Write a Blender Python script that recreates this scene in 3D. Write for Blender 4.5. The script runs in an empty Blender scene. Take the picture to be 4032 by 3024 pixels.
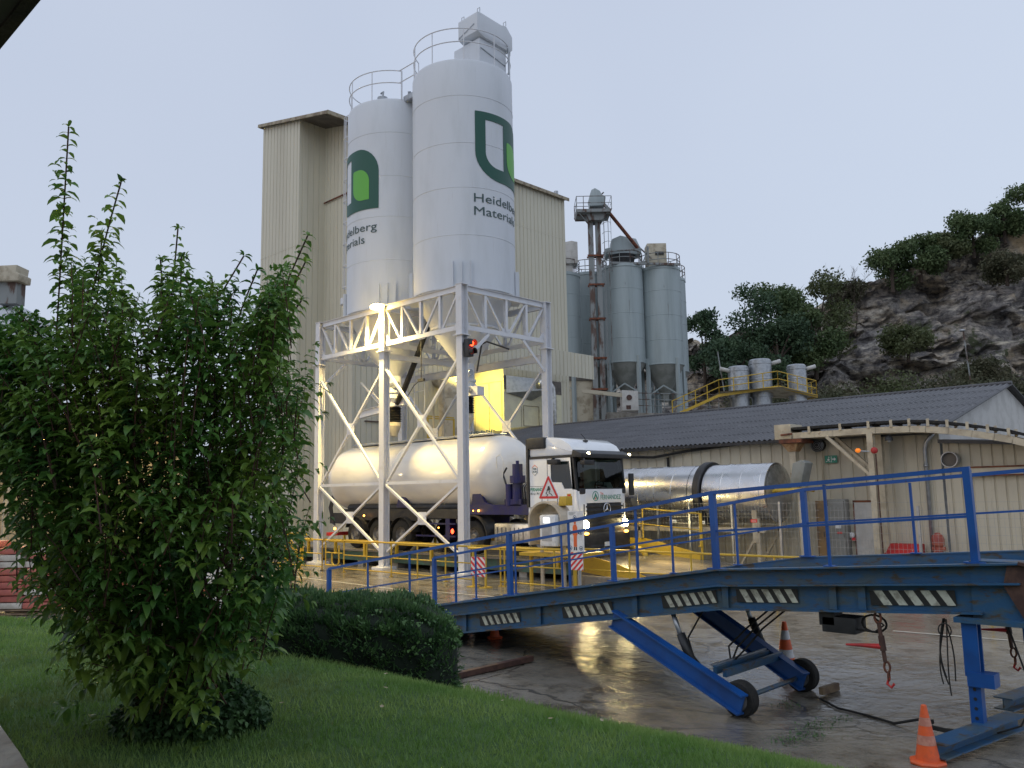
import bpy, bmesh, math, random
import numpy as np
from mathutils import Vector, Matrix
random.seed(7); rng = np.random.default_rng(7)
PI = math.pi; R = math.radians
S = bpy.context.scene; COL = S.collection

# ---------------------------------------------------------------- camera, sky, sun, exposure
YAW = R(44.2)
CAM = Vector((18.979, -17.322, 2.4))
cd = bpy.data.cameras.new('camera'); cam = bpy.data.objects.new('camera', cd); COL.objects.link(cam)
cam.matrix_world = Matrix.Translation(CAM) @ Matrix.Rotation(YAW, 4, 'Z') @ Matrix.Rotation(R(97.49), 4, 'X') @ Matrix.Rotation(R(-1.04), 4, 'Z')
cd.sensor_width = 36; cd.lens = 29.415; cd.clip_start = 0.05; cd.clip_end = 2000
S.camera = cam

W = bpy.data.worlds.new('World'); S.world = W; W.use_nodes = True
nt = W.node_tree; nt.nodes.clear()
def N(t, **k):
    n = nt.nodes.new(t)
    for a, b in k.items(): setattr(n, a, b)
    return n
wo = N('ShaderNodeOutputWorld'); bg = N('ShaderNodeBackground'); bg2 = N('ShaderNodeBackground'); add = N('ShaderNodeAddShader')
sky = N('ShaderNodeTexSky', sky_type='NISHITA'); sky.sun_disc = False
sky.sun_elevation = R(4); sky.sun_rotation = R(200); sky.air_density = 1.2; sky.dust_density = 4; sky.ozone_density = 3
tc = N('ShaderNodeTexCoord'); noi = N('ShaderNodeTexNoise'); noi.inputs['Scale'].default_value = 1.3; noi.inputs['Detail'].default_value = 3
rmp = N('ShaderNodeValToRGB')
rmp.color_ramp.elements[0].position = .3; rmp.color_ramp.elements[0].color = (.53, .59, .725, 1)
rmp.color_ramp.elements[1].position = .75; rmp.color_ramp.elements[1].color = (.61, .67, .79, 1)
nt.links.new(tc.outputs['Generated'], noi.inputs['Vector']); nt.links.new(noi.outputs['Fac'], rmp.inputs['Fac'])
nt.links.new(rmp.outputs['Color'], bg2.inputs['Color']); bg2.inputs['Strength'].default_value = 0.97
nt.links.new(sky.outputs['Color'], bg.inputs['Color']); bg.inputs['Strength'].default_value = 0.05
nt.links.new(bg.outputs[0], add.inputs[0]); nt.links.new(bg2.outputs[0], add.inputs[1]); nt.links.new(add.outputs[0], wo.inputs['Surface'])

sl = bpy.data.lights.new('sun', 'SUN'); sl.energy = 0.4; sl.angle = R(50); sl.color = (.95, .97, 1.0)
so = bpy.data.objects.new('sun', sl); COL.objects.link(so)
so.rotation_euler = Vector((-.25, .62, -.75)).to_track_quat('-Z', 'Y').to_euler()
S.view_settings.view_transform = 'Standard'; S.view_settings.look = 'None'; S.view_settings.exposure = 0.0; S.view_settings.gamma = 1
S.view_settings.use_curve_mapping = False

# ---------------------------------------------------------------- helpers
cy_, sy_ = math.cos(YAW), math.sin(YAW)
def cw(X, Y, z=0.0):
    "lateral / forward metres as seen from the photographer's spot -> world"
    return Vector((CAM.x + X*cy_ - Y*sy_, CAM.y + X*sy_ + Y*cy_, z))
def V(*a): return Vector(a)
def gz(x, y):
    "height of the yard: a shallow drain dip under the loading ramp"
    return -.21*math.exp(-((x-14)**2+(y+7.6)**2)/5.0)

MATS = {}
def mat(n, c, r=.6, m=0., c2=None, sc=3., st=(1, 1, 1), lo=.42, hi=.62, bump=0., bsc=30., emit=None, es=0., coat=0., c3=None, sc3=8., lo3=.6, hi3=.68, st3=(1, 1, 1), r2=None, trans=0., spec=None):
    M = bpy.data.materials.new(n); M.use_nodes = True; t = M.node_tree; b = t.nodes['Principled BSDF']
    L = t.links.new
    def nd(k): return t.nodes.new(k)
    b.inputs['Base Color'].default_value = (*c, 1); b.inputs['Roughness'].default_value = r; b.inputs['Metallic'].default_value = m
    if spec is not None: b.inputs['Specular IOR Level'].default_value = spec
    if coat: b.inputs['Coat Weight'].default_value = coat; b.inputs['Coat Roughness'].default_value = .08
    if trans: b.inputs['Transmission Weight'].default_value = trans
    co = nd('ShaderNodeTexCoord')
    def noise(scale, stretch, det=5):
        mp = nd('ShaderNodeMapping'); mp.inputs['Scale'].default_value = stretch; L(co.outputs['Object'], mp.inputs['Vector'])
        q = nd('ShaderNodeTexNoise'); q.inputs['Scale'].default_value = scale; q.inputs['Detail'].default_value = det; q.inputs['Roughness'].default_value = .6
        L(mp.outputs['Vector'], q.inputs['Vector']); return q
    col = None
    if c2:
        q = noise(sc, st); mr = nd('ShaderNodeMapRange'); mr.inputs['From Min'].default_value = lo; mr.inputs['From Max'].default_value = hi; mr.interpolation_type = 'SMOOTHSTEP'
        L(q.outputs['Fac'], mr.inputs['Value'])
        mx = nd('ShaderNodeMix'); mx.data_type = 'RGBA'; mx.inputs['A'].default_value = (*c, 1); mx.inputs['B'].default_value = (*c2, 1)
        L(mr.outputs['Result'], mx.inputs['Factor']); col = mx.outputs['Result']
        if r2 is not None:
            m2 = nd('ShaderNodeMix'); m2.data_type = 'FLOAT'; m2.inputs['A'].default_value = r; m2.inputs['B'].default_value = r2
            L(mr.outputs['Result'], m2.inputs['Factor']); L(m2.outputs['Result'], b.inputs['Roughness'])
    if c3:
        q3 = noise(sc3, st3, 7); m3 = nd('ShaderNodeMapRange'); m3.inputs['From Min'].default_value = lo3; m3.inputs['From Max'].default_value = hi3
        L(q3.outputs['Fac'], m3.inputs['Value']); x3 = nd('ShaderNodeMix'); x3.data_type = 'RGBA'; x3.inputs['B'].default_value = (*c3, 1); x3.inputs['A'].default_value = (*c, 1)
        if col is not None: L(col, x3.inputs['A'])
        L(m3.outputs['Result'], x3.inputs['Factor']); col = x3.outputs['Result']
    if col is not None: L(col, b.inputs['Base Color'])
    if bump:
        q4 = noise(bsc, (1, 1, 1)); bp = nd('ShaderNodeBump'); bp.inputs['Strength'].default_value = bump; bp.inputs['Distance'].default_value = .05
        L(q4.outputs['Fac'], bp.inputs['Height']); L(bp.outputs['Normal'], b.inputs['Normal'])
    if emit: b.inputs['Emission Color'].default_value = (*emit, 1); b.inputs['Emission Strength'].default_value = es
    MATS[n] = M; return M

ORG = {}
def tag(o, label=None, cat=None, group=None, kind=None):
    if label: o['label'] = label
    if cat: o['category'] = cat
    if group: o['group'] = group
    if kind: o['kind'] = kind
    return o
def thing(name, label, cat, loc, group=None):
    o = bpy.data.objects.new(name, None); COL.objects.link(o); o.location = loc; o.empty_display_size = .3
    ORG[o.name] = Vector(loc); tag(o, label, cat, group); return o
def kids(o): return [c for c in bpy.data.objects if c.parent == o]
def copy_tree(o, parent=None):
    c = o.copy(); COL.objects.link(c)
    if parent is not None: c.parent = parent
    else: ORG[c.name] = ORG.get(o.name, Vector())
    for ch in kids(o): copy_tree(ch, c)
    return c
def finish(me, name, m, parent=None, loc=None, smooth=False, plabel=None):
    me.materials.append(MATS[m] if isinstance(m, str) else m)
    ob = bpy.data.objects.new(name, me); COL.objects.link(ob)
    if parent is not None:
        org = ORG[parent.name]; ob.parent = parent; ORG[ob.name] = org
    else:
        org = Vector(loc) if loc is not None else Vector(); ob.location = org; ORG[ob.name] = org
    if org.length: me.transform(Matrix.Translation(-org))
    if smooth:
        me.polygons.foreach_set('use_smooth', [True]*len(me.polygons))
        if smooth == 2:
            try: me.set_sharp_from_angle(angle=R(25))
            except Exception: pass
    if plabel: ob['label'] = plabel
    return ob
def frame(d, up=None):
    d = d.normalized(); up = up or V(0, 0, 1)
    if abs(d.dot(up)) > .98: up = V(0, 1, 0) if abs(d.y) < .9 else V(1, 0, 0)
    s = d.cross(up).normalized(); return s, s.cross(d).normalized()
class MB:
    def __init__(s): s.v = []; s.f = []
    def add(s, vs, fs):
        n = len(s.v); s.v += [tuple(p) for p in vs]; s.f += [tuple(i+n for i in f) for f in fs]; return s
    def box(s, x0, x1, y0, y1, z0, z1):
        vs = [(x, y, z) for z in (z0, z1) for y in (y0, y1) for x in (x0, x1)]
        return s.add(vs, [(0, 2, 3, 1), (4, 5, 7, 6), (0, 1, 5, 4), (2, 6, 7, 3), (0, 4, 6, 2), (1, 3, 7, 5)])
    def beam(s, a, b, w, h, up=None, off=(0, 0)):
        a, b = Vector(a), Vector(b); x, y = frame(b-a, up); vs = []
        for p in (a, b):
            for i, j in ((-1, -1), (1, -1), (1, 1), (-1, 1)): vs.append(p + x*(i*w/2+off[0]) + y*(j*h/2+off[1]))
        return s.add(vs, [(0, 3, 2, 1), (4, 5, 6, 7), (0, 1, 5, 4), (1, 2, 6, 5), (2, 3, 7, 6), (3, 0, 4, 7)])
    def ibeam(s, a, b, w, h, t=.014, up=None):
        s.beam(a, b, w, t, up, (0, h/2-t/2)); s.beam(a, b, w, t, up, (0, -h/2+t/2)); s.beam(a, b, t, h-2*t, up); return s
    def tube(s, pts, r, n=8, cap=True):
        pts = [Vector(p) for p in pts]; rings = []
        rr = r if isinstance(r, (list, tuple)) else [r]*len(pts)
        px = None
        for i, p in enumerate(pts):
            d = (pts[min(i+1, len(pts)-1)] - pts[max(i-1, 0)])
            if px is None: x, y = frame(d)
            else:
                d = d.normalized(); x = (px - d*px.dot(d)).normalized(); y = x.cross(d).normalized()
            px = x
            rings.append([p + x*math.cos(2*PI*k/n)*rr[i] + y*math.sin(2*PI*k/n)*rr[i] for k in range(n)])
        vs = [q for g in rings for q in g]; fs = []
        for i in range(len(pts)-1):
            for k in range(n): fs.append((i*n+k, i*n+(k+1) % n, (i+1)*n+(k+1) % n, (i+1)*n+k))
        if cap: fs.append(tuple(range(n-1, -1, -1))); fs.append(tuple((len(pts)-1)*n+k for k in range(n)))
        return s.add(vs, fs)
    def lathe(s, o, prof, n=32, ax='z', a0=0, a1=2*PI, cap=False):
        o = Vector(o); full = abs(a1-a0-2*PI) < 1e-6; m = n if full else n+1; vs = []
        for (r, z) in prof:
            for k in range(m):
                a = a0+(a1-a0)*k/n; c, q = r*math.cos(a), r*math.sin(a)
                vs.append(o + {'z': V(c, q, z), 'x': V(z, c, q), 'y': V(q, z, c)}[ax])
        fs = []
        for i in range(len(prof)-1):
            for k in range(n if full else n): fs.append((i*m+k, i*m+(k+1) % m, (i+1)*m+(k+1) % m, (i+1)*m+k))
        if cap: fs.append(tuple(range(m-1, -1, -1))); fs.append(tuple((len(prof)-1)*m+k for k in range(m)))
        return s.add(vs, fs)
    def prism(s, poly, o, ux, uy, d):
        "2-d polygon in the frame o,ux,uy, pushed along d (vector)"
        o, ux, uy, d = Vector(o), Vector(ux), Vector(uy), Vector(d); n = len(poly)
        vs = [o+ux*a+uy*b for a, b in poly] + [o+ux*a+uy*b+d for a, b in poly]
        return s.add(vs, [tuple(range(n-1, -1, -1)), tuple(range(n, 2*n))] + [(i, (i+1) % n, n+(i+1) % n, n+i) for i in range(n)])
    def ball(s, c, r, n=12, m=8, sc=(1, 1, 1)):
        c = Vector(c); prof = [(math.sin(PI*i/m)*r, -math.cos(PI*i/m)*r) for i in range(m+1)]
        q = MB().lathe((0, 0, 0), prof, n); return s.add([c+V(x*sc[0], y*sc[1], z*sc[2]) for x, y, z in q.v], q.f)
    def split(s):
        p = list(range(len(s.v)))
        def fd(a):
            while p[a] != a: p[a] = p[p[a]]; a = p[a]
            return a
        for f in s.f:
            r0 = fd(f[0])
            for k in f[1:]: p[fd(k)] = r0
        g = {}
        for f in s.f: g.setdefault(fd(f[0]), []).append(f)
        out = []
        for fs in g.values():
            ids = sorted({i for f in fs for i in f}); mp = {i: k for k, i in enumerate(ids)}; q = MB(); q.v = [s.v[i] for i in ids]; q.f = [tuple(mp[i] for i in f) for f in fs]; out.append(q)
        return out
    def each(s, name, m, parent=None, n=1, **k):
        "one object per piece (n loose pieces make one)"
        q = s.split()
        for i in range(0, len(q), n):
            w = MB()
            for a in q[i:i+n]: w.add(a.v, a.f)
            w.build(name, m, parent, **k)
    def build(s, name, m, parent=None, loc=None, smooth=False, bevel=0, plabel=None):
        me = bpy.data.meshes.new(name); me.from_pydata(s.v, [], s.f); me.validate()
        bm = bmesh.new(); bm.from_mesh(me)
        if bevel: bmesh.ops.bevel(bm, geom=[e for e in bm.edges if len(e.link_faces) == 2 and e.calc_face_angle(0) > .6], offset=bevel, segments=2, affect='EDGES', profile=.6)
        bmesh.ops.recalc_face_normals(bm, faces=bm.faces); bm.to_mesh(me); bm.free()
        return finish(me, name, m, parent, loc, smooth or (2 if bevel else False), plabel)
def np_mesh(name, verts, faces, m, parent=None, loc=None, smooth=False):
    "verts (n,3), faces (k,3|4) arrays"
    me = bpy.data.meshes.new(name); nv, (nf, q) = len(verts), faces.shape
    me.vertices.add(nv); me.vertices.foreach_set('co', np.ascontiguousarray(verts, dtype=np.float32).ravel())
    me.loops.add(nf*q); me.loops.foreach_set('vertex_index', faces.astype(np.int32).ravel())
    me.polygons.add(nf); me.polygons.foreach_set('loop_start', np.arange(0, nf*q, q, dtype=np.int32))
    me.update(calc_edges=True); return finish(me, name, m, parent, loc, smooth)
def text_mesh(txt, size, bold=0., ext=.002, align='LEFT', lh=1.):
    cu = bpy.data.curves.new('t', 'FONT'); cu.body = txt; cu.size = size; cu.extrude = ext; cu.offset = bold; cu.align_x = align; cu.resolution_u = 3; cu.space_line = lh
    o = bpy.data.objects.new('t', cu); COL.objects.link(o); dg = bpy.context.evaluated_depsgraph_get()
    me = bpy.data.meshes.new_from_object(o.evaluated_get(dg)); bpy.data.objects.remove(o); bpy.data.curves.remove(cu); return me
def text(name, txt, o, ux, uy, size, m, parent, bold=0., align='LEFT', width=None, lh=1.):
    me = text_mesh(txt, size, bold, align=align, lh=lh); ux, uy = Vector(ux).normalized(), Vector(uy).normalized(); n = ux.cross(uy)
    if width:
        xs = [v.co.x for v in me.vertices]; k = width/(max(xs)-min(xs))
        for v in me.vertices: v.co.x *= k
    M = Matrix((ux, uy, n)).transposed().to_4x4(); M.translation = Vector(o); me.transform(M)
    return finish(me, name, m, parent)
def bend(me, cx, cy, r, a0, z0, out=.006):
    "wrap a flat x/z drawing round a silo: x metres run counter-clockwise from angle a0"
    bm = bmesh.new(); bm.from_mesh(me); bmesh.ops.triangulate(bm, faces=bm.faces[:]); xs = [v.co.x for v in bm.verts]; x = min(xs)
    while x < max(xs):
        bmesh.ops.bisect_plane(bm, geom=bm.verts[:]+bm.edges[:]+bm.faces[:], plane_co=(x, 0, 0), plane_no=(1, 0, 0)); x += .07
    for v in bm.verts:
        a = a0+v.co.x/r; rr = r+out+v.co.z; v.co = (cx+rr*math.cos(a), cy+rr*math.sin(a), z0+v.co.y)
    bm.to_mesh(me); bm.free(); return me
def poly_mesh(loops, ext=.003):
    "filled outline(s): first loop outer, the rest holes (x, y)"
    cu = bpy.data.curves.new('p', 'CURVE'); cu.dimensions = '2D'; cu.fill_mode = 'BOTH'; cu.extrude = ext
    for lp in loops:
        sp = cu.splines.new('POLY'); sp.points.add(len(lp)-1); sp.use_cyclic_u = True
        for i, (a, b) in enumerate(lp): sp.points[i].co = (a, b, 0, 1)
    o = bpy.data.objects.new('p', cu); COL.objects.link(o); dg = bpy.context.evaluated_depsgraph_get()
    me = bpy.data.meshes.new_from_object(o.evaluated_get(dg)); bpy.data.objects.remove(o); bpy.data.curves.remove(cu); return me
def leafbox(x0, x1, y0, y1, rtr, rbl, rtl=.02, rbr=.02, n=8):
    "rectangle with its own radius at each corner"
    pts = []
    for cx, cy, r, a in ((x1, y1, rtr, 0), (x0, y1, rtl, 90), (x0, y0, rbl, 180), (x1, y0, rbr, 270)):
        ox = cx-r if cx == x1 else cx+r; oy = cy-r if cy == y1 else cy+r
        for k in range(n+1): t = R(a+90*k/n); pts.append((ox+r*math.cos(t), oy+r*math.sin(t)))
    return pts

# ---------------------------------------------------------------- materials
mat('white_paint', (.64, .67, .71), .5, c2=(.57, .60, .63), sc=1.2, st=(1, 1, .25), lo=.45, hi=.75, c3=(.52, .53, .53), sc3=5, st3=(3, 3, .15), lo3=.62, hi3=.85)
mat('white_steel', (.66, .67, .70), .4, c2=(.56, .56, .56), sc=4, lo=.5, hi=.8)
mat('tank_white', (.80, .78, .74), .22, c2=(.70, .66, .59), sc=1.1, st=(.5, 1, 2), lo=.45, hi=.8, coat=.5)
mat('cab_white', (.80, .82, .84), .22, coat=.6, c2=(.74, .76, .78), sc=2)
mat('logo_green', (.012, .085, .06), .5)
mat('logo_light_green', (.12, .42, .055), .5)
mat('letter_grey', (.045, .085, .085), .5)
mat('cladding', (.61, .575, .455), .55, c2=(.54, .505, .395), sc=1.0, st=(1, 1, .12), lo=.4, hi=.75, c3=(.36, .33, .24), sc3=3, st3=(3, 3, .15), lo3=.62, hi3=.9)
mat('cladding_trim', (.38, .33, .23), .6, c2=(.2, .15, .1), sc=4)
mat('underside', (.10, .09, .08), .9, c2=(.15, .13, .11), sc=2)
mat('annex_panel', (.66, .62, .42), .5, c2=(.58, .54, .38), sc=1.5)
mat('shed_wall', (.58, .53, .41), .6, c2=(.48, .43, .33), sc=1.2, st=(1, 1, .3), lo=.42, hi=.7, c3=(.33, .26, .18), sc3=4, st3=(2.5, 2.5, .25), lo3=.62, hi3=.85)
mat('shed_roof', (.085, .085, .092), .5, c2=(.06, .06, .065), sc=.7, lo=.35, hi=.7, c3=(.16, .15, .15), sc3=3, lo3=.58, hi3=.8, bump=.3, bsc=9)
mat('gable_board', (.56, .55, .52), .6, c2=(.46, .45, .42), sc=2)
mat('galv', (.42, .44, .46), .38, .7, c2=(.33, .35, .37), sc=5)
mat('bright_alu', (.66, .66, .66), .24, 1., c2=(.58, .58, .58), sc=2.2, lo=.4, hi=.7, r2=.34, bump=.18, bsc=2.5)
mat('dull_alu', (.55, .55, .54), .34, .9, c2=(.4, .4, .38), sc=6)
mat('grey_silo', (.36, .42, .43), .55, c2=(.29, .34, .345), sc=.9, st=(1.4, 1.4, .14), lo=.4, hi=.7, c3=(.16, .15, .13), sc3=2.2, st3=(2.5, 2.5, .25), lo3=.66, hi3=.78)
mat('grey_cone', (.26, .27, .25), .7, c2=(.2, .21, .19), sc=1.5)
mat('rusty_steel', (.24, .26, .26), .7, c2=(.10, .06, .045), sc=1.6, st=(1, 1, .35), lo=.46, hi=.58)
mat('rust', (.20, .065, .03), .8, c2=(.08, .03, .02), sc=5)
mat('dark_rust', (.06, .028, .022), .6, c2=(.1, .05, .035), sc=9)
mat('cream_steel', (.55, .48, .35), .55, c2=(.42, .36, .26), sc=3, c3=(.2, .09, .04), sc3=5, lo3=.66, hi3=.76)
mat('old_cream', (.52, .47, .36), .7, c2=(.33, .28, .2), sc=1.6, lo=.45, hi=.65)
mat('yellow_paint', (.56, .37, .035), .45, c2=(.40, .25, .03), sc=5, lo=.5, hi=.75)
mat('blue_paint', (.009, .085, .32), .4, c2=(.012, .06, .22), sc=2.5, lo=.4, hi=.75, c3=(.05, .045, .05), sc3=14, lo3=.66, hi3=.75)
mat('blue_worn', (.026, .095, .20), .42, c2=(.06, .10, .13), sc=3.2, st=(1, 1, 2.5), lo=.45, hi=.62, c3=(.075, .06, .045), sc3=4.5, st3=(1, 1, 2.5), lo3=.55, hi3=.63, bump=.1, bsc=20)
mat('navy', (.012, .012, .10), .4, c2=(.02, .02, .07), sc=4)
mat('black_plastic', (.018, .019, .021), .5, c2=(.03, .03, .032), sc=6)
mat('rubber', (.016, .016, .016), .85, c2=(.028, .026, .023), sc=8, bump=.2, bsc=40)
mat('rim_grey', (.22, .21, .2), .6, c2=(.12, .115, .11), sc=8)
mat('glass_dark', (.015, .022, .022), .05, spec=.7)
mat('windscreen', (.75, .88, .82), .02, trans=1.)
mat('seat_dark', (.03, .03, .035), .8)
mat('chrome', (.75, .75, .76), .15, 1.)
mat('red_paint', (.55, .03, .03), .5, c2=(.4, .03, .03), sc=4)
mat('hydrant_red', (.42, .13, .08), .6, c2=(.3, .06, .05), sc=5)
mat('cone_orange', (.85, .13, .03), .5, c2=(.7, .12, .04), sc=9, emit=(.9, .12, .03), es=0.)
mat('reflect_white', (.75, .75, .75), .4, c2=(.62, .62, .62), sc=10)
mat('sticker_cream', (.56, .57, .47), .5, c2=(.30, .29, .23), sc=9, lo=.45, hi=.62)
mat('sticker_black', (.02, .02, .02), .5)
mat('sign_white', (.74, .75, .75), .4, c2=(.62, .63, .62), sc=9)
mat('sign_red', (.62, .025, .03), .45)
mat('sign_blue', (.03, .08, .16), .5)
mat('sign_orange', (.72, .13, .03), .5)
mat('sign_green', (.03, .24, .16), .5)
mat('tan_steel', (.56, .49, .38), .5, c2=(.44, .38, .29), sc=3)
mat('concrete', (.36, .34, .30), .65, c2=(.24, .22, .19), sc=2.2, c3=(.14, .13, .11), sc3=4, lo3=.58, hi3=.75, bump=.3, bsc=15)
mat('wet_concrete', (.22, .20, .17), .22, c2=(.14, .125, .10), sc=1.1, bump=.15, bsc=10)
mat('green_steel', (.05, .12, .09), .5, c2=(.07, .075, .06), sc=3)
mat('line_paint', (.58, .56, .48), .3, c2=(.3, .28, .24), sc=9, lo=.4, hi=.65)
mat('puddle_brown', (.03, .022, .017), .1, c2=(.02, .016, .013), sc=4)
mat('bark', (.075, .055, .04), .9, c2=(.04, .03, .025), sc=12, bump=.4, bsc=30)
mat('red_stem', (.07, .04, .028), .8, c2=(.11, .045, .03), sc=9)
mat('lamp_warm', (1, .8, .4), .5, emit=(1, .72, .25), es=26)
mat('lamp_white', (1, .95, .8), .4, emit=(1, .86, .5), es=22)
mat('lamp_head', (1, .95, .8), .4, emit=(1, .80, .38), es=150)
mat('lamp_cool', (1, 1, 1), .4, emit=(.9, .95, 1), es=3.2)
mat('lamp_red', (1, .05, .02), .4, emit=(1, .05, .015), es=9)
mat('lamp_red_core', (1, .3, .05), .4, emit=(1, .35, .05), es=14)
mat('lamp_red_off', (.25, .01, .01), .3)
mat('lamp_amber', (1, .4, .05), .4, emit=(1, .38, .06), es=10)
mat('amber_lens', (.8, .22, .02), .3, emit=(1, .25, .02), es=.6)
mat('cab_glow', (.35, .5, .4), .6, emit=(.45, .62, .5), es=.22)
mat('bag_red', (.50, .15, .11), .6, c2=(.42, .12, .10), sc=5, emit=(1, .3, .1), es=0.)
mat('bag_white', (.62, .58, .52), .6, c2=(.5, .46, .4), sc=5)
mat('wood', (.28, .2, .12), .8, c2=(.18, .12, .08), sc=6)

def leafmat(n, a, b, r=.5, sc=6., bk=0.25, **k):
    M = mat(n, a, r, c2=b, sc=sc, lo=.35, hi=.65, **k); t = M.node_tree; p = t.nodes['Principled BSDF']; out = t.nodes['Material Output']
    tr = t.nodes.new('ShaderNodeBsdfTranslucent'); mx = t.nodes.new('ShaderNodeMixShader'); mx.inputs[0].default_value = bk
    src = p.inputs['Base Color'].links[0].from_socket; t.links.new(src, tr.inputs['Color'])
    t.links.new(p.outputs[0], mx.inputs[1]); t.links.new(tr.outputs[0], mx.inputs[2]); t.links.new(mx.outputs[0], out.inputs['Surface']); return M
leafmat('bush_leaf', (.075, .20, .04), (.24, .36, .06), .40, 1.6, .32, c3=(.035, .10, .035), sc3=5, lo3=.52, hi3=.66)
leafmat('hedge_leaf', (.035, .09, .032), (.11, .21, .07), .6, 7.)
leafmat('vine_leaf', (.06, .15, .035), (.10, .20, .05), .5, 5.)
leafmat('tree_leaf', (.065, .11, .04), (.11, .155, .06), .7, .5)
leafmat('tree_leaf_dark', (.042, .082, .045), (.07, .12, .055), .7, .5)
leafmat('tree_leaf_olive', (.085, .11, .04), (.11, .125, .055), .7, .5)
leafmat('scrub_leaf', (.075, .085, .045), (.11, .105, .06), .8, .6)
leafmat('grass_blade', (.155, .29, .065), (.27, .39, .11), .6, 1.1, .35, c3=(.16, .15, .06), sc3=.8, lo3=.50, hi3=.72)
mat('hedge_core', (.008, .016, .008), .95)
mat('lawn_soil', (.05, .11, .025), .9, c2=(.07, .14, .03), sc=6, bump=.4, bsc=60)

Mw = bpy.data.materials.new('windscreen'); Mw.use_nodes = True; tw = Mw.node_tree; tw.nodes.clear()
o_, tr_, gl_, fr_, mx_ = [tw.nodes.new(k) for k in ('ShaderNodeOutputMaterial', 'ShaderNodeBsdfTransparent', 'ShaderNodeBsdfGlossy', 'ShaderNodeFresnel', 'ShaderNodeMixShader')]
tr_.inputs[0].default_value = (.42, .52, .48, 1); gl_.inputs['Roughness'].default_value = .02; fr_.inputs[0].default_value = 1.5
mx_.inputs[0].default_value = .07; tw.links.new(tr_.outputs[0], mx_.inputs[1]); tw.links.new(gl_.outputs[0], mx_.inputs[2]); tw.links.new(mx_.outputs[0], o_.inputs[0]); MATS['windscreen'] = Mw
# wet yard: brown-grey slabs, a film of water with rain ripples
M = bpy.data.materials.new('wet_yard'); M.use_nodes = True; t = M.node_tree; b = t.nodes['Principled BSDF']; L = t.links.new; nd = t.nodes.new
co = nd('ShaderNodeTexCoord')
def nz(scale, st=(1, 1, 1), det=6, rough=.6):
    mp = nd('ShaderNodeMapping'); mp.inputs['Scale'].default_value = st; L(co.outputs['Object'], mp.inputs['Vector'])
    q = nd('ShaderNodeTexNoise'); q.inputs['Scale'].default_value = scale; q.inputs['Detail'].default_value = det; q.inputs['Roughness'].default_value = rough
    L(mp.outputs['Vector'], q.inputs['Vector']); return q.outputs['Fac']
def mr_(v, a, b_, c=0, d=1):
    m = nd('ShaderNodeMapRange'); m.inputs[1].default_value = a; m.inputs[2].default_value = b_; m.inputs[3].default_value = c; m.inputs[4].default_value = d; L(v, m.inputs[0]); return m.outputs[0]
def mixc(f, A, B):
    m = nd('ShaderNodeMix'); m.data_type = 'RGBA'; L(f, m.inputs['Factor'])
    for k, c in (('A', A), ('B', B)):
        if isinstance(c, tuple): m.inputs[k].default_value = (*c, 1)
        else: L(c, m.inputs[k])
    return m.outputs['Result']
c1 = mixc(mr_(nz(.35), .38, .62), (.160, .140, .110), (.29, .27, .23))
c1 = mixc(mr_(nz(2.6, (1, 1, 1), 8, .7), .5, .72), c1, (.065, .052, .04))
c1 = mixc(mr_(nz(30, (1, 1, 1), 3), .55, .75), c1, (.17, .155, .13))
vo = nd('ShaderNodeTexVoronoi'); vo.feature = 'DISTANCE_TO_EDGE'; vo.inputs['Scale'].default_value = .22; wp = nd('ShaderNodeVectorMath'); wp.operation = 'ADD'; wn = nd('ShaderNodeTexNoise'); wn.inputs['Scale'].default_value = .9; wn.inputs['Detail'].default_value = 6
L(co.outputs['Object'], wn.inputs['Vector']); L(co.outputs['Object'], wp.inputs[0]); L(wn.outputs['Color'], wp.inputs[1]); L(wp.outputs[0], vo.inputs['Vector'])
c1 = mixc(mr_(vo.outputs['Distance'], .002, .007, .75, 0), c1, (.04, .036, .03))
c1 = mixc(mr_(nz(1.1, (1, 1, 1), 7, .65), .56, .64), c1, (.10, .085, .065))
L(c1, b.inputs['Base Color'])
pud = mr_(nz(.42, (1, 1.6, 1), 6), .49, .53)
rg = nd('ShaderNodeMix'); rg.data_type = 'FLOAT'; rg.inputs['A'].default_value = .21; rg.inputs['B'].default_value = .035; L(pud, rg.inputs['Factor']); L(rg.outputs['Result'], b.inputs['Roughness'])
b.inputs['Specular IOR Level'].default_value = .8
hm = nd('ShaderNodeMath'); hm.operation = 'ADD'; L(mr_(nz(7., (1, 1, 1), 3), 0, 1, 0, .35), hm.inputs[0]); L(mr_(nz(1.6, (1, 1, 1), 4), 0, 1, 0, 1.0), hm.inputs[1])
hm2 = nd('ShaderNodeMath'); hm2.operation = 'ADD'; L(hm.outputs[0], hm2.inputs[0]); L(mr_(nz(45, (1, 1, 1), 2), 0, 1, 0, .09), hm2.inputs[1])
bp = nd('ShaderNodeBump'); bp.inputs['Strength'].default_value = .8; bp.inputs['Distance'].default_value = .035; L(hm2.outputs[0], bp.inputs['Height']); L(bp.outputs['Normal'], b.inputs['Normal'])
MATS['wet_yard'] = M

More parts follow.
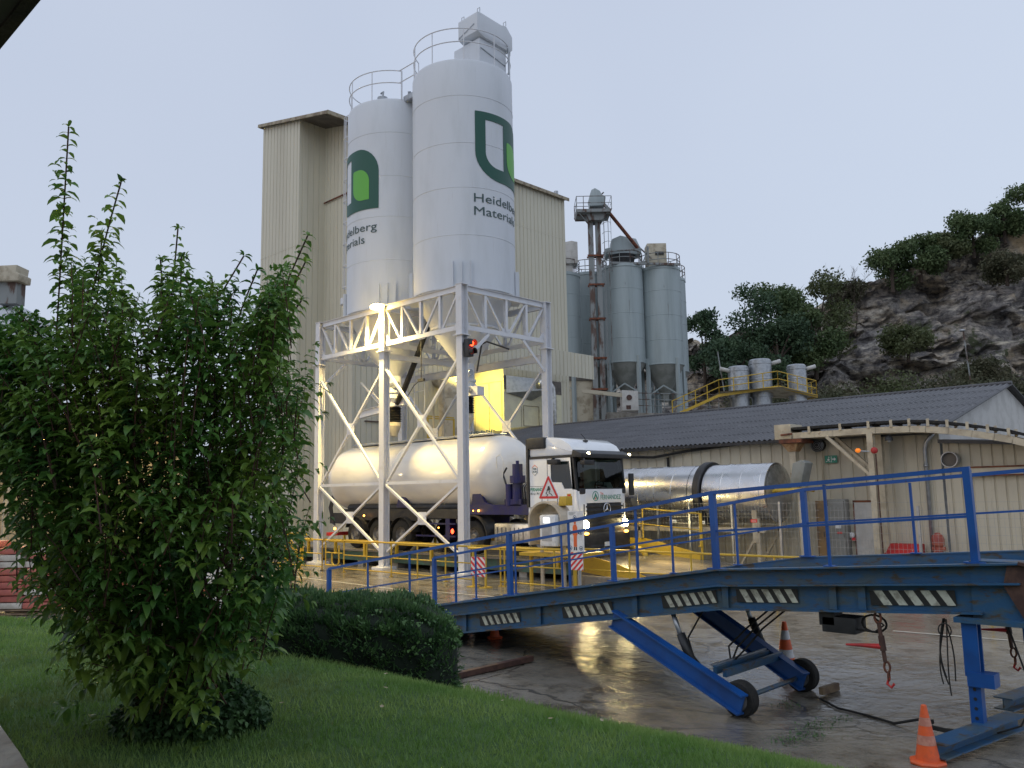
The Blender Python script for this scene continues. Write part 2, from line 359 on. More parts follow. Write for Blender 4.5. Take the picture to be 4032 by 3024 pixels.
# quarry rock: grey, tan patches, dark cracks, moss
M = bpy.data.materials.new('quarry_rock'); M.use_nodes = True; t = M.node_tree; b = t.nodes['Principled BSDF']; L = t.links.new; nd = t.nodes.new
co = nd('ShaderNodeTexCoord'); b.inputs['Roughness'].default_value = .95
c1 = mixc(mr_(nz(.16, (1, 1, 1.3), 6), .42, .6), (.42, .395, .37), (.74, .62, .46))
c1 = mixc(mr_(nz(.9, (1, 1, 1), 8, .7), .4, .62), c1, (.10, .095, .10))
c1 = mixc(mr_(nz(.33, (1, 1, 2.4), 8, .65), .56, .66), c1, (.80, .74, .64))
rm = nd('ShaderNodeMapping'); rm.inputs['Rotation'].default_value = (R(20), R(-28), 0); rm.inputs['Scale'].default_value = (.35, .35, 2.2); L(co.outputs['Object'], rm.inputs['Vector'])
def strata(scale, det=8):
    q = nd('ShaderNodeTexNoise'); q.inputs['Scale'].default_value = scale; q.inputs['Detail'].default_value = det; q.inputs['Roughness'].default_value = .68; L(rm.outputs['Vector'], q.inputs['Vector']); return q.outputs['Fac']
c1 = mixc(mr_(strata(.55), .52, .64), c1, (.17, .16, .16))
c1 = mixc(mr_(strata(.32), .60, .66), c1, (.78, .72, .60))
c1 = mixc(mr_(nz(.10, (1, 1, 1), 5), .58, .66), c1, (.62, .48, .30))
c1 = mixc(mr_(strata(1.3), .55, .66), c1, (.07, .065, .07))
c1 = mixc(mr_(nz(.12, (1, 1, 1), 7, .75), .57, .63), c1, (.09, .105, .055))
L(c1, b.inputs['Base Color'])
bp = nd('ShaderNodeBump'); bp.inputs['Strength'].default_value = .9; bp.inputs['Distance'].default_value = 1.2; L(nz(.8, (1, 1, 1.4), 10, .7), bp.inputs['Height']); L(bp.outputs['Normal'], b.inputs['Normal'])
MATS['quarry_rock'] = M

# ---------------------------------------------------------------- ground
ax = np.unique(np.concatenate([np.linspace(-400, -60, 8), np.linspace(-60, 8, 18), np.arange(8, 20.01, .4), np.linspace(21, 60, 8), np.linspace(80, 400, 6)]))
ay = np.unique(np.concatenate([np.linspace(-400, -30, 7), np.linspace(-30, -14, 5), np.arange(-14, -1.9, .4), np.linspace(-1.5, 60, 16), np.linspace(80, 400, 6)]))
GX, GY = np.meshgrid(ax, ay); GZ = -.21*np.exp(-((GX-14)**2+(GY+7.6)**2)/5.0)
nx, ny = len(ax), len(ay); idx = np.arange(nx*ny).reshape(ny, nx)
F = np.stack([idx[:-1, :-1], idx[:-1, 1:], idx[1:, 1:], idx[1:, :-1]], -1).reshape(-1, 4)
tag(np_mesh('yard_ground', np.stack([GX, GY, GZ], -1).reshape(-1, 3), F, 'wet_yard', smooth=True), kind='structure')

# lawn: bank that rises from the yard edge towards the photographer
EDGE = np.array([(-40, 19), (-14, 15.6), (-6, 14), (-2.6, 12.4), (-.93, 11.07), (.15, 9.85), (1.28, 8.67), (2.48, 7.63), (4.3, 5.9), (6.5, 3.4), (9, -2)], float)
def lawn_d(X, Y):
    "signed distance to the lawn edge (positive on the lawn)"
    P = np.stack([X, Y], -1); best = np.full(P.shape[:-1], 1e9); sg = np.ones_like(best)
    for a, b_ in zip(EDGE[:-1], EDGE[1:]):
        ab = b_-a; tt = np.clip(((P-a)@ab)/(ab@ab), 0, 1); q = P-(a+tt[..., None]*ab); d = np.hypot(q[..., 0], q[..., 1])
        s = np.sign(-(ab[0]*(P[..., 1]-a[1])-ab[1]*(P[..., 0]-a[0]))); m = d < best; best = np.where(m, d, best); sg = np.where(m, s, sg)
    return best*sg
def lawn_z(X, Y):
    d = np.clip((lawn_d(X, Y)+.05)/3.2, 0, 1); return .05+.88*d*d*(3-2*d)+.02*np.sin(X*2.1)*np.sin(Y*1.7)*d
LX, LY = np.meshgrid(np.arange(-16, 9.01, .2), np.arange(-2, 17.01, .2)); LD = lawn_d(LX, LY)
LZ = np.where(LD > -.06, lawn_z(LX, LY), -.35)
LXc, LYc = LX.ravel(), LY.ravel()
# pull the boundary cells exactly onto the edge so that the rim is smooth
vs = []
for X, Y, z, d in zip(LXc, LYc, LZ.ravel(), LD.ravel()):
    vs.append(tuple(cw(X, Y, z)))
nx, ny = LX.shape[1], LX.shape[0]; idx = np.arange(nx*ny).reshape(ny, nx)
F = np.stack([idx[:-1, :-1], idx[:-1, 1:], idx[1:, 1:], idx[1:, :-1]], -1).reshape(-1, 4)
keep = (LD.ravel()[F] > -.35).any(1)
tag(np_mesh('lawn_ground', np.array(vs), F[keep], 'lawn_soil', smooth=True), kind='structure')
# grass blades
n = 210000
Y = 3.6+(rng.random(n)**1.25)*11.5; X = (rng.random(n)*2-1)*(.66*Y+.6)
ok = (lawn_d(X, Y) > -.02+.05*rng.random(n)+.05*np.sin(X*9+Y*3)*np.sin(X*23-Y*17)); X, Y = X[ok], Y[ok]; n = len(X)
z = lawn_z(X, Y); a = rng.random(n)*2*PI; h = (.018+.026*rng.random(n))*(1+.04*Y); w = (.0022+.0022*rng.random(n))*(.6+.16*Y); ln = (rng.random((n, 2))-.5)*.05*(1+.05*Y)[:, None]
edge_tall = (lawn_d(X, Y) < .25); h = np.where(edge_tall, h*1.3, h)
bx, by = np.cos(a)*w, np.sin(a)*w
def cwn(X, Y, z): return np.stack([CAM.x+X*cy_-Y*sy_, CAM.y+X*sy_+Y*cy_, z], -1)
vv = np.stack([cwn(X-bx, Y-by, z-.01), cwn(X+bx, Y+by, z-.01), cwn(X+ln[:, 0], Y+ln[:, 1], z+h)], 1).reshape(-1, 3)
tag(np_mesh('grass', vv, np.arange(3*n).reshape(-1, 3), 'grass_blade'), 'short green lawn grass on the bank in the foreground', 'grass', kind='stuff')

# paving sliver, bottom-left corner
m = MB(); pv = [cw(*p, .99) for p in ((-2.2, 4.15), (-2.84, 4.99), (-3.34, 5.62), (-5.2, 8.0), (-7.5, 6.2), (-4.0, 2.2))]
m.add([p for p in pv]+[p-V(0, 0, .12) for p in pv], [tuple(range(6)), tuple(range(11, 5, -1))]+[(i, (i+1) % 6, 6+(i+1) % 6, 6+i) for i in range(6)])
tag(m.build('paving', 'concrete'), kind='structure')

# painted lines on the wet yard
def line(name, pts, w):
    m = MB()
    for a, b_ in zip(pts[:-1], pts[1:]):
        a, b_ = Vector((*a, .004)), Vector((*b_, .004)); x, y = frame(b_-a); x = V(x.x, x.y, 0).normalized()*w/2
        m.add([a-x, b_-x, b_+x, a+x], [(0, 1, 2, 3)])
    tag(m.build(name, 'line_paint'), kind='structure')
line('painted_line', [(-7.5, -3.0), (2.0, -3.6)], .1); line('painted_line', [(2.3, -3.3), (5.5, -3.1)], .12)
line('painted_line', [(-3, -5.3), (4.5, -5.0)], .1)
line('painted_line', [(13.4, -2.5), (19, -1.9)], .1)

# ---------------------------------------------------------------- ribbed walls
def ribbed(name, a, b_, z0, z1, m, parent, pitch=.33, depth=.035, groove=.05, seams=(), thick=.06, ztop2=None):
    "sheet wall from plan point a to b; ribs face the left-hand normal; top may slope to ztop2"
    a, b_ = Vector((*a, 0)), Vector((*b_, 0)); L_ = (b_-a).length; d = (b_-a)/L_; nrm = V(d.y, -d.x, 0)
    prof = [(0, 0)]; x = pitch/2
    while x < L_-groove*2:
        prof += [(x, 0), (x+groove*.3, -depth), (x+groove*.9, -depth), (x+groove*1.2, 0)]; x += pitch
    prof.append((L_, 0)); zt = lambda x: z1 if ztop2 is None else z1+(ztop2-z1)*x/L_
    vs = [a+d*x+nrm*q+V(0, 0, z0) for x, q in prof]+[a+d*x+nrm*q+V(0, 0, zt(x)) for x, q in prof]; k = len(prof)
    mb = MB().add(vs, [(i, i+1, k+i+1, k+i) for i in range(k-1)])
    for s_ in seams:
        p, q = a+nrm*.004+V(0, 0, s_), b_+nrm*.004+V(0, 0, s_); mb.beam(p, q, .012, .03)
    return mb.build(name, m, parent)

# ---------------------------------------------------------------- tall cream building
t_ = thing('tall_building', 'tall windowless cream clad building behind the white silos', 'building', (-16, 10, 0))
HB = 21.15
ht = lambda x: HB+(-14.7-x)*.222
ribbed('wall', (-20.95, 4.6), (-17.24, 4.6), 0, ht(-20.95), 'cladding', t_, seams=(8.6, 15.1), ztop2=ht(-17.24))
ribbed('recess_wall', (-17.24, 4.6), (-17.24, 6.15), 0, ht(-17.24), 'cladding', t_, seams=(15.1,))
ribbed('recess_wall', (-17.24, 6.15), (-14.7, 6.15), 0, ht(-17.24), 'cladding', t_, seams=(8.6,), ztop2=HB)
ribbed('wall', (-14.7, 6.15), (-14.7, 22.45), 0, HB, 'cladding', t_, seams=(9.3, 18.5))
ribbed('wall', (-14.7, 22.45), (-20.95, 22.45), 0, HB, 'cladding', t_, ztop2=ht(-20.95))
ribbed('wall', (-20.95, 22.45), (-20.95, 4.6), 0, ht(-20.95), 'cladding', t_)
MB().prism([(-21.1, ht(-21.1)), (-14.5, ht(-14.5)), (-14.5, ht(-14.5)+.07), (-21.1, ht(-21.1)+.07)], (0, 4.42, 0), (1, 0, 0), (0, 0, 1), (0, 18.18, 0)).build('roof', 'underside', t_)
m = MB(); m.beam((-21.14, 4.39, ht(-21.14)+.02), (-14.46, 4.39, ht(-14.46)+.02), .06, .16); m.box(-14.5, -14.44, 4.43, 22.66, HB-.1, HB+.1); m.box(-21.16, -21.1, 4.43, 22.66, ht(-21.1)-.06, ht(-21.1)+.1); m.build('roof_edge', 'cladding_trim', t_)
MB().tube([(-14.9, 21.9, HB), (-14.9, 21.9, HB+.5)], .14, 8).build('roof_vent', 'galv', t_)
m = MB()
for p, q in (((-17.2, 6.08), (-14.7, 6.08)),): m.beam((p[0], p[1], 17.6), (q[0], q[1], 17.6), .05, .06)
m.build('conduit', 'rust', t_)
# steel door line and dark slots low down
MB().box(-14.69, -14.62, 6.9, 8.0, 6.05, 6.1).build('bracket', 'dark_rust', t_)

# annex with the lamp-lit face and a recess shade painted on its side
t_ = thing('annex', 'pale yellow panelled annex with a lamp lit face behind the bulk lorry', 'annex', (-13.5, 15, 0))
ax0, ay0, ay1, azt = -12.4, 14.3, 19.0, 9.15
MB().box(-14.62, ax0, ay0, ay1, 0, 8.75).build('body', 'annex_panel', t_)
MB().box(-14.62, ax0+.02, ay0-.03, ay0, 8.45, azt).build('fascia', 'annex_panel', t_)
m = MB(); m.box(-13.52, -13.50, ay0-.035, ay0-.005, 0, 8.4); m.box(-12.55, -12.53, ay0-.035, ay0-.005, 0, 8.4); m.box(ax0+.002, ax0+.02, ay0+1.32, ay0+1.34, 0, 7.6); m.each('panel_joint', 'cladding_trim', t_)
m = MB(); m.box(ax0, ax0+.02, ay0, ay1, 8.0, 8.75); m.build('painted_recess_shade', 'underside', t_)  # flat dark strip paints the shade below the overhanging cladding
ribbed('side_cladding', (ax0+.06, ay0+.1), (ax0+.06, ay1+3.0), 9.15, 10.6, 'cladding', t_)
m = MB()
for a, b_ in (((ay0+1.5, 6.1), (ay0+1.5, 7.2)), ((ay0+2.75, 6.1), (ay0+2.75, 7.2)), ((ay0+1.5, 6.1), (ay0+2.75, 6.1)), ((ay0+1.5, 7.2), (ay0+2.75, 7.2))): m.beam((ax0+.02, a[0], a[1]), (ax0+.02, b_[0], b_[1]), .03, .03)
m.build('hatch_frame', 'cladding_trim', t_)
m = MB(); m.box(ax0+.002, ax0+.02, ay0+1.1, ay0+1.35, 5.6, 5.66); m.box(ax0+.002, ax0+.02, ay0+1.1, ay0+1.35, 4.9, 4.96); m.each('red_mark', 'sign_red', t_)

t_ = thing('dust_hopper', 'galvanised pyramid hopper with a bent pipe on the annex side', 'hopper', (-12, 15.9, 7.9))
m = MB(); a = [(-12.35, 14.45, 8.75), (-12.35, 14.45, 7.8), (-12.35, 16.4, 7.5), (-12.35, 16.4, 8.75)]; c_ = V(-11.7, 16.9, 8.35)
q = [c_+V(0, 0, .28), c_-V(0, 0, .28), c_+V(0, .5, -.28), c_+V(0, .5, .28)]
m.add(a+q, [(0, 1, 2, 3), (0, 4, 5, 1), (1, 5, 6, 2), (2, 6, 7, 3), (3, 7, 4, 0), (7, 6, 5, 4)]); m.build('body', 'galv', t_)
MB().tube([(-11.7, 16.3, 8.35), (-11.7, 17.1, 8.4), (-11.7, 17.35, 8.2), (-11.7, 17.4, 7.8), (-11.7, 17.4, 1)], .24, 14).build('pipe', 'dull_alu', t_, smooth=True)

t_ = thing('vent_duct', 'fat cream lit air duct with an elbow behind the tank lorry', 'duct', (-13, 11.3, 0))
MB().lathe((-13.1, 11.25, 0), [(.5, 0), (.5, 7.35), (.52, 7.36), (.52, 7.45), (.5, 7.46), (.5, 7.5)], 20).build('duct', 'old_cream', t_, smooth=2)
m = MB(); m.tube([(-13.1, 11.25, 7.3), (-13.1, 11.25, 7.6), (-13.2, 11.5, 8.1), (-13.9, 11.6, 8.4), (-14.7, 11.6, 8.5)], [.5, .5, .46, .42, .42], 16).build('elbow', 'old_cream', t_, smooth=True)
t_ = thing('yellow_platform', 'small yellow railed platform behind the bulk tank', 'platform', (-12.9, 9.6, 5.4))
m = MB()
for y in (9.0, 9.9, 10.7):
    m.beam((-12.4, y, 4.4), (-12.4, y, 6.2), .07, .07)
for z_ in (4.5, 5.2, 6.15, 6.25): m.beam((-12.4, 9.0, z_), (-12.4, 10.7, z_), .05, .06)
m.build('railing', 'yellow_paint', t_); MB().box(-14.6, -12.35, 8.9, 10.8, 4.3, 4.4).build('deck', 'yellow_paint', t_); MB().box(-14.3, -12.6, 9.0, 9.15, 0, 4.3).build('leg', 'yellow_paint', t_)

# ---------------------------------------------------------------- white silos
SR = 1.78; SC = [(-1.98, 1.95), (-5.95, 1.95)]
def silo(i, label, a_logo):
    cx, cyy = SC[i]; t_ = thing('white_silo', label, 'silo', (cx, cyy, 7), 'white silos on the steel portal')
    sk = [(SR, 9.1)]
    for z_ in (10.9, 12.53, 14.08, 15.75): sk += [(SR, z_-.012), (SR+.010, z_-.004), (SR+.010, z_+.004), (SR, z_+.012)]
    sk += [(SR, 16.95), (SR-.04, 17.06), (SR-.16, 17.13), (.4, 17.35), (0, 17.37)]
    sh_ = MB().lathe((cx, cyy, 0), sk, 72).build('shell', 'white_paint', t_, smooth=2)
    MB().lathe((cx, cyy, 0), [(SR-.05, 9.13), (1.17, 8.06), (1.2, 8.04), (1.2, 7.98), (1.15, 7.96), (.34, 6.9), (.3, 6.85), (.3, 6.3), (.36, 6.3), (.36, 6.22), (.3, 6.22), (.3, 6.02)], 40).build('cone', 'white_paint', t_, smooth=2)
    for k in range(4):
        a = R(45+90*k+0); m = MB()
        for da in (-9, 0, 9):
            b2 = a+R(da); m.beam((cx+(SR+.06)*math.cos(b2), cyy+(SR+.06)*math.sin(b2), 8.95), (cx+(SR+.06)*math.cos(b2), cyy+(SR+.06)*math.sin(b2), 10.0), .015, .14, V(math.cos(b2), math.sin(b2), 0))
        m.lathe((cx, cyy, 0), [(SR+.015, 8.95), (SR+.015, 10.0)], 4, a0=a-R(12), a1=a+R(12)); m.lathe((cx, cyy, 0), [(SR+.13, 8.93), (SR-.25, 8.93)], 4, a0=a-R(12), a1=a+R(12))
        m.build('bracket', 'white_paint', sh_)
    m = MB(); n = 48
    for z_ in (17.7, 18.18):
        gap = (R(150), R(205)) if i == 0 else (R(-28), R(28))
        pts = []
        for k in range(n+1):
            a = gap[1]+(2*PI-(gap[1]-gap[0]))*k/n; pts.append((cx+(SR-.05)*math.cos(a), cyy+(SR-.05)*math.sin(a), z_))
        m.tube(pts, .02, 6)
    for k in range(9):
        a = gap[1]+(2*PI-(gap[1]-gap[0]))*k/8; m.tube([(cx+(SR-.05)*math.cos(a), cyy+(SR-.05)*math.sin(a), 17.0), (cx+(SR-.05)*math.cos(a), cyy+(SR-.05)*math.sin(a), 18.18)], .018, 6)
    m.build('roof_railing', 'white_steel', t_)
    # emblem: dark green leaf frame, open window, light green leaf; lettering below
    w = R(81.5)*SR; u = SR*R(1)
    fr = leafbox(0, w, 12.85, 15.22, .95, .95); win = leafbox(12*u, 37.3*u, 13.3, 14.95, .02, .5)
    me = poly_mesh([[(a, b_-12.85) for a, b_ in fr], [(a, b_-12.85) for a, b_ in win]]); finish(bend(me, cx, cyy, SR, a_logo, 12.85, .015), 'emblem_frame', 'logo_green', sh_)
    lf = leafbox(43*u, 69.3*u, 13.22, 14.42, .5, .5, .08, .03); me = poly_mesh([[(a, b_-12.85) for a, b_ in lf]]); finish(bend(me, cx, cyy, SR, a_logo, 12.85, .024), 'emblem_leaf', 'logo_light_green', sh_)
    for word, z_, wd in (('Heidelberg', 12.03, w*1.0), ('Materials', 11.58, w*.80)):
        me = text_mesh(word, .43, .0); xs = [v.co.x for v in me.vertices]; k = wd/(max(xs)-min(xs))
        for v in me.vertices: v.co.x = (v.co.x-min(xs))*k
        finish(bend(me, cx, cyy, SR, a_logo-R(2), z_, .014), 'lettering', 'letter_grey', sh_)
    # outlet
    sx = cx+.0
    m = MB(); m.box(sx-.25, sx+.75, cyy-.16, cyy+.16, 5.72, 6.02); m.build('slide_gate', 'white_steel', t_)
    m = MB(); m.tube([(sx+.42, cyy-.2, 5.9), (sx+.42, cyy-.36, 5.9)], .1, 10); m.tube([(sx+.1, cyy-.2, 6.5), (sx+.5, cyy-.2, 6.5)], .11, 10); m.build('gate_motor', 'galv', t_, smooth=2)
    pr = [(.24, 5.7)]
    for k in range(9): pr += [(.30, 5.66-k*.06), (.22, 5.63-k*.06)]
    MB().lathe((cx, cyy, 0), pr, 20).build('bellows', 'rubber', t_, smooth=2)
    MB().lathe((cx, cyy, 0), [(.26, 5.13), (.27, 5.0), (.12, 4.62), (.1, 4.6)], 16).build('loading_spout', 'old_cream', t_, smooth=2)
    return t_
t_ = silo(0, 'nearer white silo with the tall filter housing on its roof', R(-29.5))
# filter housing on the nearer silo
m = MB(); m.box(-1.86, -.55, 1.45, 2.76, 17.0, 18.05); m.build('filter_base', 'white_paint', t_, bevel=.03)
m = MB(); m.prism([(0, 18.2), (.3, 18.08), (1.6, 18.0), (1.73, 18.12), (1.73, 18.62), (1.42, 18.93), (1.2, 18.87), (.1, 18.93), (0, 18.89)], (-1.43, 1.27, 0), (0, 1, 0), (0, 0, 1), (.98, 0, 0)); fh_ = m.build('filter_head', 'white_paint', t_, bevel=.03)
m = MB()
for x, y in ((-1.3, 1.33), (-.5, 1.33), (-.5, 2.6)): m.tube([(x, y, 18.9), (x, y, 19.03), (x+.12, y, 19.03), (x+.12, y, 18.88)], .015, 5)
m.tube([(-.42, 2.75, 18.1), (-.42, 2.75, 17.1)], .03, 6); m.beam((-1.4, 1.255, 18.25), (-.6, 1.255, 18.5), .01, .03); m.beam((-.54, 1.5, 17.7), (-.54, 2.7, 17.45), .03, .03)
m.build('lifting_eyes', 'galv', fh_)
m = MB(); m.box(-4.4, -3.55, 1.2, 2.4, 16.95, 17.03); m.beam((-4.4, 1.2, 17.08), (-3.55, 1.2, 17.08), .03, .2); m.build('walkway', 'galv', t_)
m = MB()
for z_ in (17.7, 18.18): m.tube([(-4.45, 1.05, z_), (-3.5, 1.05, z_)], .02, 6)
m.tube([(-4.35, 1.05, 17.0), (-4.35, 1.05, 18.18)], .02, 6); m.tube([(-3.6, 1.05, 17.0), (-3.6, 1.05, 18.18)], .02, 6); m.build('walkway_railing', 'white_steel', t_)
t_ = silo(1, 'farther white silo with flat roof and caged ladder', R(-137.5))
m = MB(); m.lathe((-5.3, .9, 0), [(.2, 17.1), (.2, 17.35), (0, 17.4)], 14); m.tube([(-5.3, .9, 17.35), (-5.25, .9, 17.58), (-5.4, .9, 17.56)], .04, 6); m.lathe((-4.6, 1.6, 0), [(.18, 17.1), (.18, 17.35), (0, 17.4)], 14); m.tube([(-4.6, 1.6, 17.3), (-4.6, 1.6, 17.6), (-4.45, 1.55, 17.5)], .04, 6)
m.build('roof_valve', 'galv', t_)
# caged ladder (part of the farther silo)
la = R(-166); lx, ly = -5.95+(SR+.18)*math.cos(la), 1.95+(SR+.18)*math.sin(la); tx, ty = -math.sin(la), math.cos(la); nx_, ny_ = math.cos(la), math.sin(la)
m = MB()
for s_ in (-.22, .22): m.tube([(lx+tx*s_, ly+ty*s_, 10.2), (lx+tx*s_, ly+ty*s_, 18.1)], .022, 6)
for k in range(25): m.tube([(lx-tx*.22, ly-ty*.22, 10.3+k*.3), (lx+tx*.22, ly+ty*.22, 10.3+k*.3)], .012, 5)
for k in range(9):
    z_ = 10.6+k*.88; pts = []
    for q in range(13): a = PI*q/12; pts.append((lx+tx*.3*math.cos(a)+nx_*.55*math.sin(a), ly+ty*.3*math.cos(a)+ny_*.55*math.sin(a), z_))
    m.tube(pts, .02, 5)
for a in (30, 60, 90, 120, 150):
    a = R(a); p = (lx+tx*.3*math.cos(a)+nx_*.55*math.sin(a), ly+ty*.3*math.cos(a)+ny_*.55*math.sin(a)); m.tube([(*p, 10.6), (*p, 17.64)], .012, 5)
m.build('caged_ladder', 'white_steel', t_)
pts = [(lx+tx*.36*math.cos(2*PI*q/16)+nx_*(.25+.36*math.sin(2*PI*q/16)), ly+ty*.36*math.cos(2*PI*q/16)+ny_*(.25+.36*math.sin(2*PI*q/16))) for q in range(16)]
m = MB(); m.prism([(p[0], p[1]) for p in pts], (0, 0, 9.9), (1, 0, 0), (0, 1, 0), (0, 0, .25)); m.build('ladder_platform', 'white_steel', t_)
# filling hose
tag(MB().tube([(-5.55, 1.8, 5.8), (-5.3, 1.7, 6.0), (-4.9, 1.6, 6.25), (-4.45, 1.5, 6.7), (-4.1, 1.5, 7.25), (-3.7, 1.5, 7.9), (-3.5, 1.6, 8.5)], .1, 12).build('hose', 'rubber', loc=(-5, 1.7, 5.8), smooth=True), 'thick black hose curving down from the portal to the farther spout', 'hose')

# ---------------------------------------------------------------- steel portal
PX = [0, -3.965, -7.93]; PY = [0, 3.91]
t_ = thing('steel_portal', 'white steel truss portal on columns carrying both silos', 'support frame', (-3.97, 1.95, 0))
def column(x, y):
    m = MB(); m.ibeam((x, y, .12), (x, y, 7.32), .26, .26, .02, V(0, 1, 0)); m.box(x-.17, x+.17, y-.17, y+.17, .08, .12)
    for a, b_ in ((1, 0), (-1, 0)): m.prism([(.13, .12), (.17, .12), (.13, .5)], (x, y-.01, 0), (a, 0, 0), (0, 0, 1), (0, .02, 0))
    c = m.build('column', 'white_steel', t_)
    m = MB(); m.ibeam((x, y, 7.35), (x, y, 8.95), .27, .27, .02, V(0, 1, 0)); m.box(x-.2, x+.2, y-.2, y+.2, 7.32, 7.35); m.box(x-.15, x+.15, y-.15, y+.15, 8.95, 8.975); m.build('column_head', 'white_steel', t_)
    MB().box(x-.3, x+.3, y-.3, y+.3, -.1, .08).build('footing', 'white_steel', t_, bevel=.02)
for x in PX:
    for y in PY: column(x, y)
def truss(a, b_):
    a, b_ = Vector((*a, 0)), Vector((*b_, 0)); L_ = (b_-a).length; d = (b_-a)/L_; nn = V(d.y, -d.x, 0)
    P = lambda s, z: a+d*s+V(0, 0, z)
    MB().ibeam(P(.14, 8.855), P(L_-.14, 8.855), .14, .2, .014).build('top_chord', 'white_steel', t_)
    m = MB(); m.beam(P(.14, 7.6), P(L_-.14, 7.6), .012, .15, None, (-.03, 0)); m.beam(P(.14, 7.6), P(L_-.14, 7.6), .012, .15, None, (.03, 0)); m.build('bottom_chord', 'white_steel', t_)
    st = [L_*.255, L_*.5, L_*.745]; m = MB()
    for s in st: m.ibeam(P(s, 7.68), P(s, 8.75), .1, .1, .012, nn)
    m.each('truss_post', 'white_steel', t_, 3)
    m = MB()
    for s0, s1 in ((.16, st[0]-.12), (st[0]+.05, st[1]-.14), (st[2]-.05, st[1]+.14), (L_-.16, st[2]+.12)): m.beam(P(s0, 8.72), P(s1, 7.66), .055, .075, nn)
    m.each('truss_diagonal', 'white_steel', t_)
    m = MB()
    for s, w in ((st[0]-.06, .14), (st[1], .2), (st[2]+.06, .14)):
        m.beam(P(s-w, 7.64), P(s+w, 7.64), .016, .3, None, (0, 0))
    for s, q in ((.14, 1), (L_-.14, -1)): m.prism([(0, 7.68), (q*.2, 7.68), (0, 7.9)], P(s, 0)+nn*.008, d, (0, 0, 1), -nn*.016)
    m.each('gusset', 'white_steel', t_)
def bracing(a, b_, knee=False):
    a, b_ = Vector((*a, 0)), Vector((*b_, 0)); L_ = (b_-a).length; d = (b_-a)/L_; nn = V(d.y, -d.x, 0)
    P = lambda s, z, o=0: a+d*s+V(0, 0, z)+nn*o
    for (z0, z1) in ((6.72, 2.88), (2.78, .58)):
        MB().beam(P(.13, z0, .03), P(L_-.13, z1, .03), .07, .09, nn).build('diagonal_brace', 'white_steel', t_)
        MB().beam(P(.13, z1, -.03), P(L_-.13, z0, -.03), .07, .09, nn).build('diagonal_brace', 'white_steel', t_)
        zc = (z0+z1)/2
        m = MB(); m.prism([(-.21, -.2), (.21, -.2), (.21, .2), (-.21, .2)], P(L_/2, zc)+nn*.006, d, (0, 0, 1), -nn*.012); m.build('brace_plate', 'white_steel', t_)
    MB().beam(P(.13, 2.83), P(L_-.13, 2.83), .07, .1).build('tie_beam', 'white_steel', t_)
for y in PY:
    for i in (0, 1): truss((PX[i+1], y), (PX[i], y)); bracing((PX[i+1], y), (PX[i], y))
for x in PX: truss((x, 0), (x, 3.91))
for x in (0, -7.93):
    m = MB(); m.beam((x, 2.75, 7.5), (x, 3.78, 6.55), .07, .09); m.beam((x, 1.15, 7.5), (x, .13, 6.55), .07, .09); m.each('knee_brace', 'white_steel', t_)
m = MB(); m.ibeam((-3.965, .15, 7.2), (-3.965, 3.8, 7.2), .12, .2); m.ibeam((-7.8, 3.7, 7.0), (-.1, 3.7, 7.0), .14, .26); m.ibeam((-9.6, 3.0, 5.75), (-6.1, 1.95, 5.75), .2, .3); m.build('cross_beam', 'white_steel', t_)
m = MB(); m.tube([(-1.0, 1.8, 7.4), (-.75, 1.8, 7.45), (-.1, 2.2, 7.15)], .03, 6); m.tube([(-1.0, 1.8, 7.4), (-1.25, 1.8, 6.5)], .03, 6); m.tube([(-3.2, 1.0, 8.6), (-3.2, 1.0, 6.4)], .02, 6); m.tube([(-3.2, 1.0, 6.4), (-3.6, 1.0, 6.2), (-4.2, 1.2, 5.9)], .015, 5); m.box(-3.35, -3.05, .95, 1.05, 6.3, 6.4); m.build('cabling', 'black_plastic', t_)
# inspection stair beside the farther spout
m = MB()
for z_ in (6.2, 6.6, 7.0): m.tube([(-7.4, 2.6, z_), (-5.9, 3.4, z_+.25)], .02, 5)
for k in range(5): m.tube([(-7.4+k*.37, 2.6+k*.2, 5.6), (-7.4+k*.37, 2.6+k*.2, 7.1+k*.06)], .02, 5)
m.tube([(-8.4, 2.2, 6.9), (-7.0, 2.6, 5.5)], .05, 6); m.tube([(-7.7, 2.2, 6.5), (-6.6, 2.6, 5.3)], .03, 6); m.build('service_railing', 'white_steel', t_)
m = MB()
m.tube([(-6.4, 4.7, 1), (-6.4, 4.7, 7)], .12, 10); m.tube([(-6.9, 4.7, 1), (-6.9, 4.7, 6.2)], .05, 8); m.each('riser_pipe', 'old_cream', t_)

# floodlights
t_ = thing('floodlight', 'glowing yellow floodlight on top of the middle front column', 'lamp', (-3.965, -.2, 8.85))
MB().box(-4.02, -3.9, -.25, -.02, 8.84, 8.88).build('bracket', 'galv', t_); MB().ball((-3.965, -.32, 8.87), .24, 14, 8, (1.25, .9, .42)).build('lens', 'lamp_warm', t_, smooth=True)
def plight(name, loc, e, col, r=.12, parent=None):
    l = bpy.data.lights.new(name, 'POINT'); l.energy = e; l.color = col; l.shadow_soft_size = r; o = bpy.data.objects.new(name, l); COL.objects.link(o); o.location = loc
    if parent: o.parent = parent; o.location = Vector(loc)-ORG[parent.name]
    return o
plight('lamp_light', (-3.9, -.5, 8.68), 70, (1, .62, .10), .15, t_)
def slight(name, loc, tgt, e, col, ang, r=.15, parent=None, blend=.6):
    l = bpy.data.lights.new(name, 'SPOT'); l.energy = e; l.color = col; l.shadow_soft_size = r; l.spot_size = R(ang); l.spot_blend = blend; o = bpy.data.objects.new(name, l); COL.objects.link(o)
    o.rotation_euler = (Vector(tgt)-Vector(loc)).to_track_quat('-Z', 'Y').to_euler(); o.location = Vector(loc)-(ORG[parent.name] if parent else Vector()); o.parent = parent; return o
